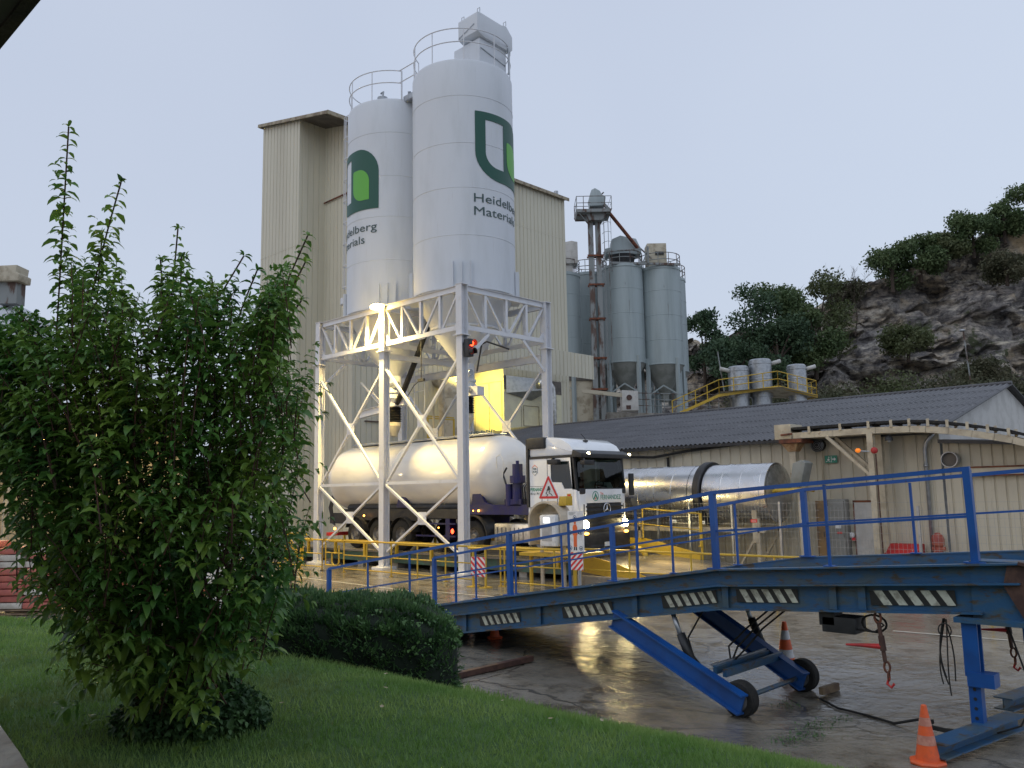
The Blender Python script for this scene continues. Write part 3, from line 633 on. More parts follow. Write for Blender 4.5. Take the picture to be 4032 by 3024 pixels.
slight('lamp_beam', (-3.9, -.45, 8.75), (-4.2, -.9, 0), 4600, (1, .73, .25), 150, .15, t_)
t_ = thing('floodlight', 'floodlight on an arm over the fat duct, lighting the annex face yellow', 'lamp', (-12.6, 10.0, 10.2))
m = MB(); m.box(-12.8, -12.4, 9.9, 10.15, 10.2, 10.35); m.beam((-12.6, 10.0, 10.3), (-14.7, 10.0, 10.3), .05, .05); m.build('housing', 'galv', t_); MB().box(-12.78, -12.42, 9.95, 10.14, 10.15, 10.195).build('lens', 'lamp_warm', t_)
slight('lamp_beam', (-12.6, 10.15, 10.1), (-13.4, 14.3, 7.0), 4200, (1, .80, .13), 62, .12, t_, 1.0)

# red traffic light on the corner column
t_ = thing('traffic_light', 'red traffic light lit on the near corner column', 'traffic light', (.2, .05, 6.8))
MB().box(.15, .38, -.08, .14, 6.62, 7.18).build('housing', 'black_plastic', t_, bevel=.03)
m = MB()
for z_ in (7.03, 6.77): m.lathe((.38, .03, z_), [(.10, 0), (.105, .17), (.098, .17), (.093, 0)], 16, 'x', R(-40), R(220))
m.each('visor', 'black_plastic', t_)
for z_, mm in ((7.03, 'lamp_red'), (6.77, 'lamp_red_off')): MB().ball((.40, .03, z_), .09, 14, 8, (.5, 1, 1)).build('lens', mm, t_, smooth=True)
MB().box(.0, .15, .0, .06, 7.02, 7.1).build('bracket', 'galv', t_)
plight('lamp_glow', (.55, .0, 7.03), 3, (1, .05, .02), .05, t_)

# ---------------------------------------------------------------- weighbridge, approach, yellow rails
t_ = thing('weighbridge', 'raised steel weighbridge deck under the bulk lorry', 'weighbridge', (-4, 2, 0))
MB().box(-12.5, 4.1, .45, 3.75, .49, .55).build('deck', 'wet_concrete', t_)
MB().box(-12.5, 4.1, .55, 3.65, .16, .488).build('side_beam', 'green_steel', t_)
m = MB()
for k in range(9): m.box(-12.3+k*2, -12.0+k*2, .6, 3.6, -.2, .16)
m.each('plinth', 'concrete', t_)
m = MB(); m.beam((-9.4, .4, .83), (3.9, .4, .83), .07, .12)
m.build('guard_beam', 'yellow_paint', t_)
for k in range(8): MB().beam((-9.2+k*1.8, .4, .35), (-9.2+k*1.8, .4, .78), .09, .09, V(1, 0, 0)).build('guard_post', 'yellow_paint', t_)
m = MB(); m.beam((-12, 3.8, .83), (2.6, 3.8, .83), .07, .12)
for k in range(8): m.beam((-11.8+k*2, 3.8, .35), (-11.8+k*2, 3.8, .8), .08, .08, V(1, 0, 0))
m.build('far_guard', 'yellow_paint', t_)
t_ = thing('approach_ramp', 'pale wet concrete approach sloping down from the weighbridge', 'concrete ramp', (7, 2, 0))
MB().prism([(4.15, -.05), (11.5, -.05), (11.5, .02), (4.3, .54), (4.15, .54)], (0, .4, 0), (1, 0, 0), (0, 0, 1), (0, 3.7, 0)).build('slab', 'wet_concrete', t_)
MB().box(4.15, 7.5, .1, .385, -.1, .22).build('kerb', 'concrete', t_, bevel=.02)
MB().prism([(4.3, .3), (4.3, .78), (5.5, .55), (6.9, .12), (6.9, .05)], (0, .33, 0), (1, 0, 0), (0, 0, 1), (0, .02, 0)).build('side_plate', 'yellow_paint', t_)
MB().prism([(3.0, .78), (3.0, 1.02), (3.9, 1.0), (5.75, .62), (5.75, .3)], (0, 3.9, 0), (1, 0, 0), (0, 0, 1), (0, .02, 0)).build('side_plate', 'yellow_paint', t_)
MB().tube([(3.7, 3.4, .72), (4.05, 3.3, .72), (4.25, 3.3, .62), (4.3, 3.3, .3)], .09, 12).build('hoop_guard', 'yellow_paint', t_, smooth=True)

def railing(name, label, pts, posts, group, h=1.0, z0=lambda x, y: 0, mids=(.55, .12), r=.022, mt='yellow_paint', cat='railing'):
    t_ = thing(name, label, cat, (*pts[0], z0(*pts[0])), group); m = MB()
    Z = lambda p, hh: (p[0], p[1], z0(*p)+hh)
    MB().tube([Z(p, h) for p in pts], r*1.15, 8).build('top_rail', mt, t_, smooth=True)
    for q in mids: MB().tube([Z(p, q) for p in pts], r*.85, 6).build('mid_rail', mt, t_, smooth=True)
    for p in posts:
        m = MB(); m.tube([Z(p, 0), Z(p, h)], r, 8); m.box(p[0]-.05, p[0]+.05, p[1]-.05, p[1]+.05, z0(*p)-.02, z0(*p)+.012); m.build('post', mt, t_, smooth=False)
    return t_
G_ = 'yellow railings round the weighbridge'
railing('safety_railing', 'long yellow railing in front of the left portal columns', [(-12, -1.5), (-5.35, -1.5)], [(-12+k*1.33, -1.5) for k in range(6)]+[(-5.35, -1.5)], G_)
railing('safety_railing', 'yellow railing passing the corner portal column', [(-4.1, -1.5), (2.1, -1.5)], [(-4.1+k*1.24, -1.5) for k in range(6)], G_)
t_ = thing('safety_gate', 'yellow swing gate with a rounded end between two railings', 'gate', (-5.2, -1.5, 0))
m = MB(); m.tube([(-4.2, -1.5, 1.0), (-5.15, -1.5, 1.0), (-5.15, -1.5, .2), (-4.2, -1.5, .2)], .025, 8); m.tube([(-5.15, -1.5, .6), (-4.2, -1.5, .6)], .018, 6); m.build('frame', 'yellow_paint', t_)
m = MB(); m.tube([(-4.75, -1.52, .62), (-4.75, -1.52, .3), (-4.65, -1.52, .2), (-4.45, -1.52, .2), (-4.35, -1.52, .3), (-4.35, -1.52, .85)], .028, 8); m.build('hoop', 'yellow_paint', t_)
railing('safety_railing', 'yellow railing in front of the ticket terminal', [(3.0, -1.45), (5.1, -1.4)], [(3.0, -1.45), (3.15, -1.45), (4.85, -1.4), (5.1, -1.4)], G_, h=1.0)
railing('safety_railing', 'yellow railing beside the concrete approach ramp', [(5.2, -.8), (8.4, -.75), (13.0, -.65), (19, -.5)], [(5.2, -.8), (6.7, -.77), (8.4, -.75), (10.4, -.7), (12.2, -.66), (14.4, -.6)], G_, mids=(.5,))
railing('safety_railing', 'short yellow railing sloping down on the far side of the approach ramp', [(3.0, 3.95), (3.75, 3.95), (5.75, 3.95)], [(3.75, 3.95), (5.75, 3.95)], G_, h=.92, z0=lambda x, y: .98 if x < 4 else .82, mids=(.45,))
MB().beam((5.78, 3.97, 0), (5.78, 3.97, 1.75), .05, .05, V(1, 0, 0)).build('x', 'yellow_paint', thing('marker_post', 'slim yellow post at the end of the short sloping railing', 'post', (5.78, 3.97, 0))).name = 'pole'
# far left A-frame in yellow
t_ = thing('yellow_trestle', 'yellow angled trestle behind the shrub at the weighbridge end', 'trestle', (-8.2, -.9, 0))
m = MB(); m.beam((-8.6, -.9, .1), (-8.6, -.9, 1.15), .1, .1, V(1, 0, 0)); m.beam((-8.6, -.9, 1.05), (-7.6, -.9, .15), .1, .1); m.beam((-7.6, -.9, .1), (-7.6, -.9, 1.15), .1, .1, V(1, 0, 0)); m.beam((-9.6, -.9, 1.1), (-7.3, -.9, 1.1), .08, .1); m.build('frame', 'yellow_paint', t_)
# striped barrier
t_ = thing('striped_barrier', 'yellow trestle holding a red and white striped plate', 'barrier', (2.7, -1.95, 0))
m = MB(); m.tube([(2.48, -1.95, .02), (2.48, -1.95, 1.0)], .03, 8); m.tube([(2.95, -1.95, .02), (2.95, -1.95, 1.0)], .03, 8); m.tube([(2.3, -1.95, 1.0), (3.1, -1.95, 1.0)], .03, 8); m.box(2.38, 2.58, -2.1, -1.8, 0, .02); m.box(2.85, 3.05, -2.1, -1.8, 0, .02); m.build('frame', 'yellow_paint', t_)
def clipz(p, z, keep_above):
    out = []
    for a, b_ in zip(p, p[1:]+p[:1]):
        ia, ib = (a[1] >= z) == keep_above, (b_[1] >= z) == keep_above
        if ia: out.append(a)
        if ia != ib: t = (z-a[1])/(b_[1]-a[1]); out.append((a[0]+t*(b_[0]-a[0]), z))
    return out
def striped(parent, x0, x1, y, z0, z1, n, lean, ca='sign_red', cb='reflect_white', name='striped_plate'):
    MB().box(x0, x1, y-.01, y+.005, z0, z1).build(name, cb, parent)
    m = MB(); w = (z1-z0)/n
    for i in range(-4, n+5):
        b0 = z0+i*w; p = [(x0, b0), (x1, b0+lean), (x1, b0+lean+w*.5), (x0, b0+w*.5)]; p = clipz(p, z0, True)
        if len(p) > 2: p = clipz(p, z1, False)
        if len(p) > 2: m.prism(p, (0, y-.0125, 0), (1, 0, 0), (0, 0, 1), (0, .002, 0))
    m.build('stripes', ca, parent)
striped(t_, 2.45, 2.98, -1.99, .28, .78, 3, -.42)

# ---------------------------------------------------------------- ticket terminal with its rain hood
t_ = thing('ticket_terminal', 'white card terminal glowing under a round topped cream rain hood', 'terminal', (4.1, -.75, 0))
def arch(w, h, n=14):
    return [(0, 0)]+[(w/2-w/2*math.cos(PI*k/n), h-w/2*.8+w/2*.8*math.sin(PI*k/n)) for k in range(n+1)]+[(w, 0)]
ar = arch(1.15, 1.12); ar2 = [(.05+a*.913, b_*.955) for a, b_ in ar]
hx, hy, hz = 3.75, -1.15, 1.08
m = MB(); n_ = len(ar); D_ = V(0, .42, 0)
vs = []
for P_, dd in ((ar, V(0, 0, 0)), (ar, D_), (ar2, V(0, 0, 0)), (ar2, D_)):
    vs += [V(hx+a, hy, hz+b_)+dd for a, b_ in P_]
fs = [(i, i+1, n_+i+1, n_+i) for i in range(n_-1)]+[(2*n_+i, 3*n_+i, 3*n_+i+1, 2*n_+i+1) for i in range(n_-1)]+[(i, 2*n_+i, 2*n_+i+1, i+1) for i in range(n_-1)]
m.add(vs, fs); m.build('rain_hood', 'tan_steel', t_)
m = MB(); m.prism(ar2, (hx+.02, hy+.38, hz), (1, 0, 0), (0, 0, 1), (0, .02, 0)); m.build('back_panel', 'old_cream', t_)
m = MB(); m.beam((hx+.08, hy+.3, hz+.8), (hx+1.05, hy+.3, hz+.82), .05, .03); m.tube([(hx+.2, hy+.3, 0), (hx+.2, hy+.3, hz)], .05, 8); m.tube([(hx+.95, hy+.3, 0), (hx+.95, hy+.3, hz)], .05, 8); m.build('frame', 'tan_steel', t_)
MB().box(hx+.5, hx+1.05, hy-.12, hy+.28, hz-.02, hz+.78).build('terminal_case', 'sign_white', t_, bevel=.06)
MB().box(hx+.66, hx+.86, hy-.135, hy-.115, hz+.58, hz+.70).build('screen', 'lamp_cool', t_)
m = MB(); m.box(hx+.60, hx+.93, hy-.13, hy-.118, hz+.12, hz+.5); m.build('keypad', 'galv', t_)
MB().box(hx+.2, hx+.45, hy+.34, hy+.365, hz+.35, hz+.47).build('notice', 'sign_white', t_)
text('lettering', 'VOIE', (hx+.22, hy+.338, hz+.38), (1, 0, 0), (0, 0, 1), .08, 'sign_blue', t_)
MB().box(hx+.95, hx+1.2, hy+.15, hy+.4, hz+1.0, hz+1.24).build('sensor_box', 'yellow_paint', t_, bevel=.01)
m = MB(); m.box(3.45, 5.25, -1.2, 0.1, .8, .88); m.build('shelf', 'yellow_paint', t_)
m = MB(); m.tube([(3.6, -.9, 0), (3.6, -.9, .8)], .05, 8); m.tube([(5.1, -.9, 0), (5.1, -.9, .8)], .05, 8); m.build('leg', 'yellow_paint', t_)

# slippery-road triangle on top of the hood
t_ = thing('warning_sign', 'red bordered triangular slippery road sign above the rain hood', 'road sign', (4.35, -1.0, 2.2))
def tri(cx, cz, s): return [(cx-s/2, cz-s*.29), (cx+s/2, cz-s*.29), (cx, cz+s*.577)]
def rtri(cx, cz, s, r):
    out = []
    for (a, b_) in tri(cx, cz, s):
        d = V(cx-a, 0, cz-b_).normalized(); c = V(a, 0, b_)+d*2*r
        base = math.atan2(-d.z, -d.x)
        for k in range(5): t = base+R(-60+30*k); out.append((c.x+r*math.cos(t), c.z+r*math.sin(t)))
    return out
T = (4.38, 2.47, .74)
MB().prism(rtri(*T, .03), (0, -1.02, 0), (1, 0, 0), (0, 0, 1), (0, .02, 0)).build('plate', 'reflect_white', t_)
me = poly_mesh([rtri(T[0], T[1], .70, .03), tri(T[0], T[1], .50)], .002); me.transform(Matrix.Translation((0, -1.024, 0)) @ Matrix.Rotation(PI/2, 4, 'X')); finish(me, 'red_border', 'sign_red', t_)
m = MB(); X0, Z0 = T[0], T[1]-.03
m.prism([(-.07, .02), (.07, .05), (.05, .1), (-.03, .09)], (X0, -1.03, Z0), (1, 0, 0), (0, 0, 1), (0, .006, 0)); m.prism([(-.03, .09), (.05, .1), (.03, .15), (-.01, .145)], (X0, -1.03, Z0), (1, 0, 0), (0, 0, 1), (0, .006, 0))
m.tube([(X0-.05, -1.025, Z0+.01), (X0-.09, -1.025, Z0-.04), (X0-.02, -1.025, Z0-.08), (X0-.08, -1.025, Z0-.12)], .01, 5); m.tube([(X0+.05, -1.025, Z0+.03), (X0+.01, -1.025, Z0-.03), (X0+.09, -1.025, Z0-.06), (X0+.13, -1.025, Z0-.11)], .01, 5)
m.build('skidding_car', 'sticker_black', t_)
m = MB(); m.tube([(4.12, -1.0, 2.28), (4.12, -1.0, 2.14)], .015, 6); m.tube([(4.66, -1.0, 2.28), (4.66, -1.0, 2.12)], .015, 6); m.build('bracket', 'galv', t_)

# protective-equipment board on its post
t_ = thing('safety_board', 'tall white board with an orange figure above red and white stripes', 'sign', (6.05, -1.9, 0))
bx0, bx1, by_, bz0, bz1 = 5.79, 6.27, -1.93, 1.02, 1.98
MB().tube([(6.06, -1.87, 0), (6.06, -1.87, 1.9)], .04, 10).build('post', 'galv', t_)
MB().box(bx0, bx1, by_-.008, by_+.008, bz0, bz1).build('board', 'sign_white', t_); bd_ = bpy.data.objects[-1] if False else [o for o in kids(t_) if o.name.startswith('board')][-1]
cxb = (bx0+bx1)/2-.02; fy = by_-.009
def flat(name, mt, polys, parent=t_):
    m = MB()
    for p in polys: m.prism(p, (0, fy, 0), (1, 0, 0), (0, 0, 1), (0, -.003, 0))
    return m.build(name, mt, bd_)
def disc(cx, cz, r, n=18): return [(cx+r*math.cos(2*PI*k/n), cz+r*math.sin(2*PI*k/n)) for k in range(n)]
flat('figure', 'sign_orange', [[(cxb-.035, 1.66), (cxb+.035, 1.66), (cxb+.07, 1.60), (cxb+.075, 1.42), (cxb+.05, 1.40), (cxb+.05, 1.14), (cxb-.05, 1.14), (cxb-.05, 1.40), (cxb-.075, 1.42), (cxb-.07, 1.60)], disc(cxb, 1.70, .035)])
flat('boots', 'sticker_black', [[(cxb-.05, 1.06), (cxb-.01, 1.06), (cxb-.01, 1.135), (cxb-.045, 1.135)], [(cxb+.01, 1.06), (cxb+.05, 1.06), (cxb+.045, 1.135), (cxb+.01, 1.135)], [(cxb-.13, 1.44), (cxb-.085, 1.44), (cxb-.085, 1.5), (cxb-.13, 1.5)], [(cxb+.085, 1.44), (cxb+.13, 1.44), (cxb+.13, 1.5), (cxb+.085, 1.5)]])
for px_, pz in ((cxb, 1.82), (cxb-.15, 1.47), (cxb+.17, 1.47), (cxb-.15, 1.11), (cxb+.17, 1.11)):
    me = poly_mesh([disc(px_, pz, .052), disc(px_, pz, .040)], .002); me.transform(Matrix.Translation((0, fy-.002, 0)) @ Matrix.Rotation(PI/2, 4, 'X')); finish(me, 'pictogram_ring', 'sign_blue', bd_)
    flat('pictogram', 'sign_blue', [disc(px_, pz-.006, .022, 8)])
for k in range(3): flat('small_print', 'letter_grey', [[(bx0+.04, 1.93-k*.025), (bx0+.25-.03*k, 1.93-k*.025), (bx0+.25-.03*k, 1.937-k*.025), (bx0+.04, 1.937-k*.025)]])
striped(t_, 5.80, 6.22, -1.925, .60, 1.01, 3, .38)

# ---------------------------------------------------------------- bulk lorry
t_ = thing('tank_lorry', 'white articulated bulk tank lorry with headlights on, standing on the weighbridge', 'lorry', (-2.5, 2, .55))
pr = []
TR = 1.22
for k in range(13): a = PI/2*k/12; pr.append((max(TR*math.sin(a)**.85, .001), -9.25+1.05*(1-math.cos(a))))
pr += [(TR, -7), (TR, -4.6), (TR+.012, -4.59), (TR+.012, -4.55), (TR, -4.54), (TR, -2.2)]
for k in range(13): a = PI/2*k/12; pr.append((max(TR*math.cos(a)**.8, .001), -.35+.95*math.sin(a)))
MB().lathe((0, 2.0, 3.09), pr, 56, 'x').build('tank', 'tank_white', t_, smooth=True); tk_ = [o for o in kids(t_)][-1]
m = MB(); m.box(-8.0, -.4, 1.72, 2.28, 4.33, 4.36)
for k in range(4):
    x = -7.2+k*2.05; m.lathe((x, 2, 4.34), [(.28, 0), (.28, .08), (0, .11)], 14)
for y in (1.7, 2.3): m.tube([(-8.2, y, 4.38), (-.4, y, 4.38)], .018, 6)
m.build('catwalk', 'galv', tk_)
m = MB()
for k in range(6): m.tube([(-1.9+k*.24, 1.9, 4.38), (-1.84+k*.24, 1.85, 4.5), (-1.72+k*.24, 1.9, 4.46)], .018, 5)
m.build('blue_valves', 'blue_worn', tk_)
m = MB()
for x0, x1 in ((-7.9, -3.2),): m.box(x0, x1, 1.0, 1.2, 1.55, 1.95); m.box(x0, x1, 2.8, 3.0, 1.55, 1.95)
m.box(-3.2, -.9, .9, 3.1, 1.65, 1.95); m.build('underframe', 'black_plastic', t_)
m = MB(); m.box(-1.3, 1.85, .95, 1.15, 1.78, 2.08); m.box(-1.3, 1.85, 2.85, 3.05, 1.78, 2.08); m.box(-1.3, -1.1, .9, 3.1, 1.0, 2.0)
m.prism([(-1.0, 2.08), (-.55, 2.08), (-.1, 2.08), (.2, 2.08), (-.1, 2.15), (-.35, 2.5), (-.45, 2.75), (-.62, 2.75), (-.7, 2.1)], (0, .98, 0), (1, 0, 0), (0, 0, 1), (0, .12, 0))
m.prism([(-4.6, 2.0), (-3.9, 2.0), (-4.1, 2.35), (-4.45, 2.4)], (0, 1.0, 0), (1, 0, 0), (0, 0, 1), (0, .12, 0))
m.each('subframe', 'navy', t_)
MB().tube([(-7.7, 1.25, 2.0), (-1.2, 1.2, 2.0)], .13, 12).build('hose_tube', 'black_plastic', t_, smooth=True)
m = MB(); m.tube([(1.28, 1.05, 2.1), (1.28, 1.05, 3.3)], .16, 14); m.tube([(1.28, 1.05, 2.72), (1.28, 1.05, 2.95)], .24, 14); m.tube([(1.28, 1.05, 3.3), (1.28, 1.05, 3.4)], .05, 8); m.tube([(.95, 1.02, 2.05), (.95, 1.02, 2.7)], .12, 12); m.box(.8, 1.5, .95, 1.3, 2.05, 2.25)
m.build('blower', 'navy', t_)
m = MB()
for k in range(3): m.tube([(1.5+k*.09, 1.05, 2.1), (1.52+k*.09, 1.0, 2.6), (1.6+k*.07, 1.1, 2.75), (1.75+k*.04, 1.2, 2.3)], .025, 6)
m.tube([(.85, .98, 2.7), (.75, .96, 3.0), (.9, .97, 3.2)], .03, 6); m.each('air_line', 'black_plastic', t_)
m = MB(); m.tube([(.45, .99, 3.2), (.5, .93, 3.55), (.68, .93, 3.62), (.8, .93, 3.4), (.78, .9, 2.9)], .016, 6); m.build('hose_loop', 'tank_white', tk_)
def wheel(x, y, r=.52, w=.3, s=-1, parent=t_):
    "s = side the hub faces"
    pr = [(.28, -w/2), (r*.8, -w/2), (r*.95, -w/2+.02), (r, -w/2+.06), (r, w/2-.06), (r*.95, w/2-.02), (r*.8, w/2), (.28, w/2)]
    o = MB().lathe((x, y, 1.07), pr, 28, 'y').build('wheel', 'rubber', parent, smooth=2)
    f = y+s*w/2
    m = MB(); pr = [(.29, 0), (.275, -.03), (.24, -.09), (.15, -.10), (.12, -.04), (.09, -.02), (0, -.02)]
    m.lathe((x, f, 1.07), [(a, (b_ if s > 0 else -b_)) for a, b_ in pr], 24, 'y')
    for k in range(8): a = 2*PI*k/8; m.ball((x+.2*math.cos(a), f-s*.07, 1.07+.2*math.sin(a)), .022, 6, 4)
    m.build('rim', 'rim_grey', o, smooth=2); return o
for x in (-6.84, -5.5, -4.17):
    wheel(x, 1.02); wheel(x, 2.98, s=1)
    m = MB(); m.lathe((x, 1.03, 1.07), [(.60, -.2), (.62, -.2), (.62, .2), (.60, .2)], 20, 'y', a0=R(-70), a1=R(80))
    m.build('mudguard', 'black_plastic', t_)
for x in (-.55, 2.38): wheel(x, 1.05, w=.34); wheel(x, 2.95, w=.34, s=1)
MB().lathe((-.55, 1.1, 1.07), [(.66, -.28), (.69, -.28), (.69, .28), (.66, .28)], 20, 'y', a0=R(-85), a1=R(85)).build('mudguard', 'black_plastic', t_)
m = MB(); m.box(-.3, 3.2, 1.4, 1.6, 1.25, 1.5); m.box(-.3, 3.2, 2.4, 2.6, 1.25, 1.5); m.each('chassis_rail', 'black_plastic', t_)
m = MB(); m.box(.35, 1.85, .92, 1.5, .95, 1.52); m.build('fuel_tank', 'dull_alu', t_, bevel=.06)
m = MB()
for k in range(7): m.box(.5+k*.18, .52+k*.18, .905, .918, 1.0, 1.4)
m.build('side_louvre', 'rim_grey', t_)
m = MB(); m.box(-3.4, -1.4, .9, 1.0, 1.05, 1.1); m.box(-3.4, -1.4, .9, .98, 1.45, 1.5); m.box(-1.9, -1.7, .92, 1.2, .95, 1.7); m.each('side_guard', 'navy', t_)
m = MB(); m.box(-9.0, -8.0, 1.2, 1.4, 1.4, 1.8); m.box(-8.0, -7.5, .95, 1.15, 1.5, 1.75); m.build('rear_frame', 'black_plastic', t_)
m = MB(); m.box(-8.7, -8.5, .85, 3.15, .95, 1.08); m.build('rear_bumper', 'red_paint', t_)
m = MB()
for k in range(4): m.tube([(-8.9+k*.05, 1.3, 2.6), (-9.05+k*.06, 1.2, 2.0), (-8.8+k*.03, 1.2, 1.4), (-8.5, 1.1, 1.35)], .03, 6)
m.build('rear_pipe', 'black_plastic', t_)
def lampball(name, mt, p, r, sc=(1, 1, 1)): return MB().ball(p, r, 10, 6, sc).build(name, mt, t_, smooth=True)
lampball('side_marker', 'lamp_amber', (-8.15, .86, 1.23), .05); lampball('side_marker', 'lamp_amber', (-6.3, .86, 1.72), .035); lampball('side_marker', 'lamp_amber', (-3.6, .88, 1.3), .02); lampball('side_marker', 'lamp_amber', (-2.2, .88, 1.35), .025); lampball('side_marker', 'lamp_amber', (-.30, .9, 1.9), .035); lampball('side_marker', 'lamp_amber', (-.55, .9, 1.9), .02)
lampball('red_lamp', 'lamp_red', (-1.52, .88, 1.24), .05, (1, 1, 1.6))
# cab: shell of panels round a real interior
cy0, cy1 = .85, 3.15
m = MB()
roof = [(1.93, 3.46), (1.93, 3.98), (2.2, 4.04), (2.75, 4.02), (3.2, 3.95), (3.5, 3.80), (3.66, 3.60), (3.70, 3.46)]
m.prism(roof, (0, cy0+.02, 0), (1, 0, 0), (0, 0, 1), (0, 2.26, 0)); m.build('roof', 'cab_white', t_, bevel=.10)
m = MB(); m.box(1.9, 1.97, cy0, cy1, 1.55, 3.46); m.build('back_wall', 'cab_white', t_)
for y, s_ in ((cy0, 1), (cy1-.05, 1)):
    m = MB(); m.box(1.93, 2.66, y, y+.05, 2.0 if y < 1 else 1.4, 3.40); m.build('side_panel', 'cab_white', t_)
    m = MB(); z_t = 3.40
    m.prism([(2.68, 1.35), (3.52, 1.35), (3.66, 2.5), (3.64, 2.52), (3.30, 2.52), (3.20, 2.70), (2.80, 2.72), (2.80, 3.30), (3.50, 3.30), (3.60, 2.52), (3.70, 2.5), (3.60, 3.42), (2.68, 3.42)], (0, y, 0), (1, 0, 0), (0, 0, 1), (0, .05, 0))
    dr_ = m.build('door', 'cab_white', t_)
    MB().prism([(2.80, 2.72), (3.20, 2.70), (3.30, 2.52), (3.6, 2.52), (3.50, 3.30), (2.80, 3.30)], (0, y+.02, 0), (1, 0, 0), (0, 0, 1), (0, .01, 0)).build('side_window', 'glass_dark', dr_)
m = MB(); m.box(1.93, 3.68, cy0-.01, cy0+.02, 3.40, 3.47); m.box(1.90, 1.95, cy0-.04, cy0+.05, 2.0, 4.0); m.box(1.85, 1.93, cy0-.02, cy0+.1, 2.0, 4.0); m.build('black_trim', 'black_plastic', t_)
m = MB(); m.box(1.92, 2.62, cy0-.06, cy0+.3, 3.70, 4.03); m.build('air_intake', 'black_plastic', t_, bevel=.05)
m = MB(); m.prism([(3.52, .9), (3.66, 2.5), (3.74, 2.48), (3.80, .95)], (0, cy0+.0, 0), (1, 0, 0), (0, 0, 1), (0, .06, 0)); m.prism([(2.75, 1.3), (3.52, 1.3), (3.52, 1.9), (2.75, 1.9)], (0, cy0-.02, 0), (1, 0, 0), (0, 0, 1), (0, .04, 0)); m.build('step_panel', 'cab_white', t_, bevel=.015)
# corner deflectors
for y, s_ in ((cy0, 1), (cy1, -1)):
    m = MB(); pts = [(3.62, y-.0), (3.78, y+s_*.10), (3.84, y+s_*.34), (3.78, y+s_*.36), (3.66, y+s_*.14), (3.55, y+s_*.04)]
    m.prism([(a, b_) for a, b_ in pts], (0, 0, 1.5), (1, 0, 0), (0, 1, 0), (0, 0, .95)); m.build('corner_deflector', 'cab_white', t_, bevel=.02)
    m = MB(); m.prism([(3.60, 2.5), (3.74, 2.5), (3.66, 3.44), (3.55, 3.44)], (0, y+(0 if s_ > 0 else -.10), 0), (1, 0, 0), (0, 0, 1), (0, .10, 0)); m.build('a_pillar', 'black_plastic', t_)
m = MB(); m.box(3.70, 3.84, cy0+.30, cy1-.30, 2.10, 2.50); fp_ = m.build('front_panel', 'cab_white', t_, bevel=.02)
pw = [V(3.80, cy0+.1, 2.5), V(3.80, cy1-.1, 2.5), V(3.66, cy1-.12, 3.44), V(3.66, cy0+.12, 3.44)]
MB().add(pw, [(0, 1, 2, 3)]).build('windscreen', 'windscreen', t_)
m = MB(); m.box(3.45, 3.83, cy0+.1, cy1-.1, 2.36, 2.52); m.build('dashboard', 'seat_dark', t_, bevel=.03)
m = MB(); m.box(2.0, 3.6, cy0+.06, cy1-.06, 1.5, 1.6); m.box(2.0, 2.06, cy0+.06, cy1-.06, 1.6, 3.4); m.box(2.0, 3.6, cy0+.06, cy1-.06, 3.38, 3.43)
for y in (1.15, 2.3): m.box(2.3, 2.85, y, y+.5, 1.6, 2.3); m.box(2.25, 2.42, y, y+.5, 2.3, 3.1)
m.build('interior', 'seat_dark', t_)
MB().box(2.07, 2.09, 1.95, 2.75, 2.4, 3.25).build('glow_panel', 'cab_glow', t_)  # faintly glowing panel, no lamp: paints the bright area behind the windscreen
m = MB(); pts = [(3.3+.05*math.sin(2*PI*k/16), 2.45+.2*math.cos(2*PI*k/16), 2.62+.15*math.sin(2*PI*k/16)) for k in range(17)]; m.tube(pts, .018, 6); m.tube([(3.3, 2.28, 2.62), (3.3, 2.62, 2.62)], .02, 6); m.box(3.3, 3.5, 2.35, 2.55, 2.35, 2.6); m.build('steering_wheel', 'black_plastic', t_)
m = MB(); m.prism([(3.60, 3.40), (3.66, 3.62), (3.98, 3.50), (3.98, 3.38), (3.80, 3.40)], (0, cy0-.02, 0), (1, 0, 0), (0, 0, 1), (0, 2.34, 0)); m.build('sun_visor', 'black_plastic', t_, bevel=.015)
for y in (cy0+.32, cy1-.05): lampball('roof_lamp', 'lamp_white', (3.96, y, 3.50), .05, (.6, 1.3, .9))
m = MB(); m.box(3.72, 3.82, cy0+.22, cy1-.22, .95, 2.08)
for k in range(5): m.box(3.82, 3.85, cy0+.3, cy1-.3, 1.98-k*.12, 2.03-k*.12)
m.build('grille', 'black_plastic', t_, bevel=.008)
m = MB(); m.box(3.62, 3.88, cy0+.02, cy1-.02, .72, 1.28); m.box(3.70, 3.9, cy0+.4, cy1-.4, .75, .95); m.build('bumper', 'black_plastic', t_, bevel=.07)
for y in (cy0+.26, cy1-.2):
    lampball('headlight', 'lamp_head', (3.86, y, 1.50), .095, (.35, 1.25, 1.15)); lampball('headlight', 'lamp_amber', (3.88, y-.02, 1.26), .05, (.35, 2.2, .8))
    slight('headlight_beam', (3.98, y, 1.45), (14, y-3.0, -.6), 1500, (1, .74, .34), 62, .1, t_, .8)
MB().box(3.905, 3.915, 1.85, 2.2, .88, 1.0).build('number_plate', 'sign_white', t_)
# star in a ring badge
m = MB(); cyb, czb = 2.05, 1.93
pts = [(3.875, cyb+.155*math.cos(2*PI*k/28), czb+.155*math.sin(2*PI*k/28)) for k in range(29)]; m.tube(pts, .014, 6, cap=False)
for k in range(3):
    a = PI/2+2*PI*k/3; m.add([V(3.88, cyb+.022*math.cos(a+PI/3), czb+.022*math.sin(a+PI/3)), V(3.88, cyb+.15*math.cos(a), czb+.15*math.sin(a)), V(3.88, cyb+.022*math.cos(a-PI/3), czb+.022*math.sin(a-PI/3)), V(3.90, cyb, czb)], [(0, 3, 1), (3, 2, 1), (0, 1, 2)])
m.build('ring_emblem', 'chrome', t_)
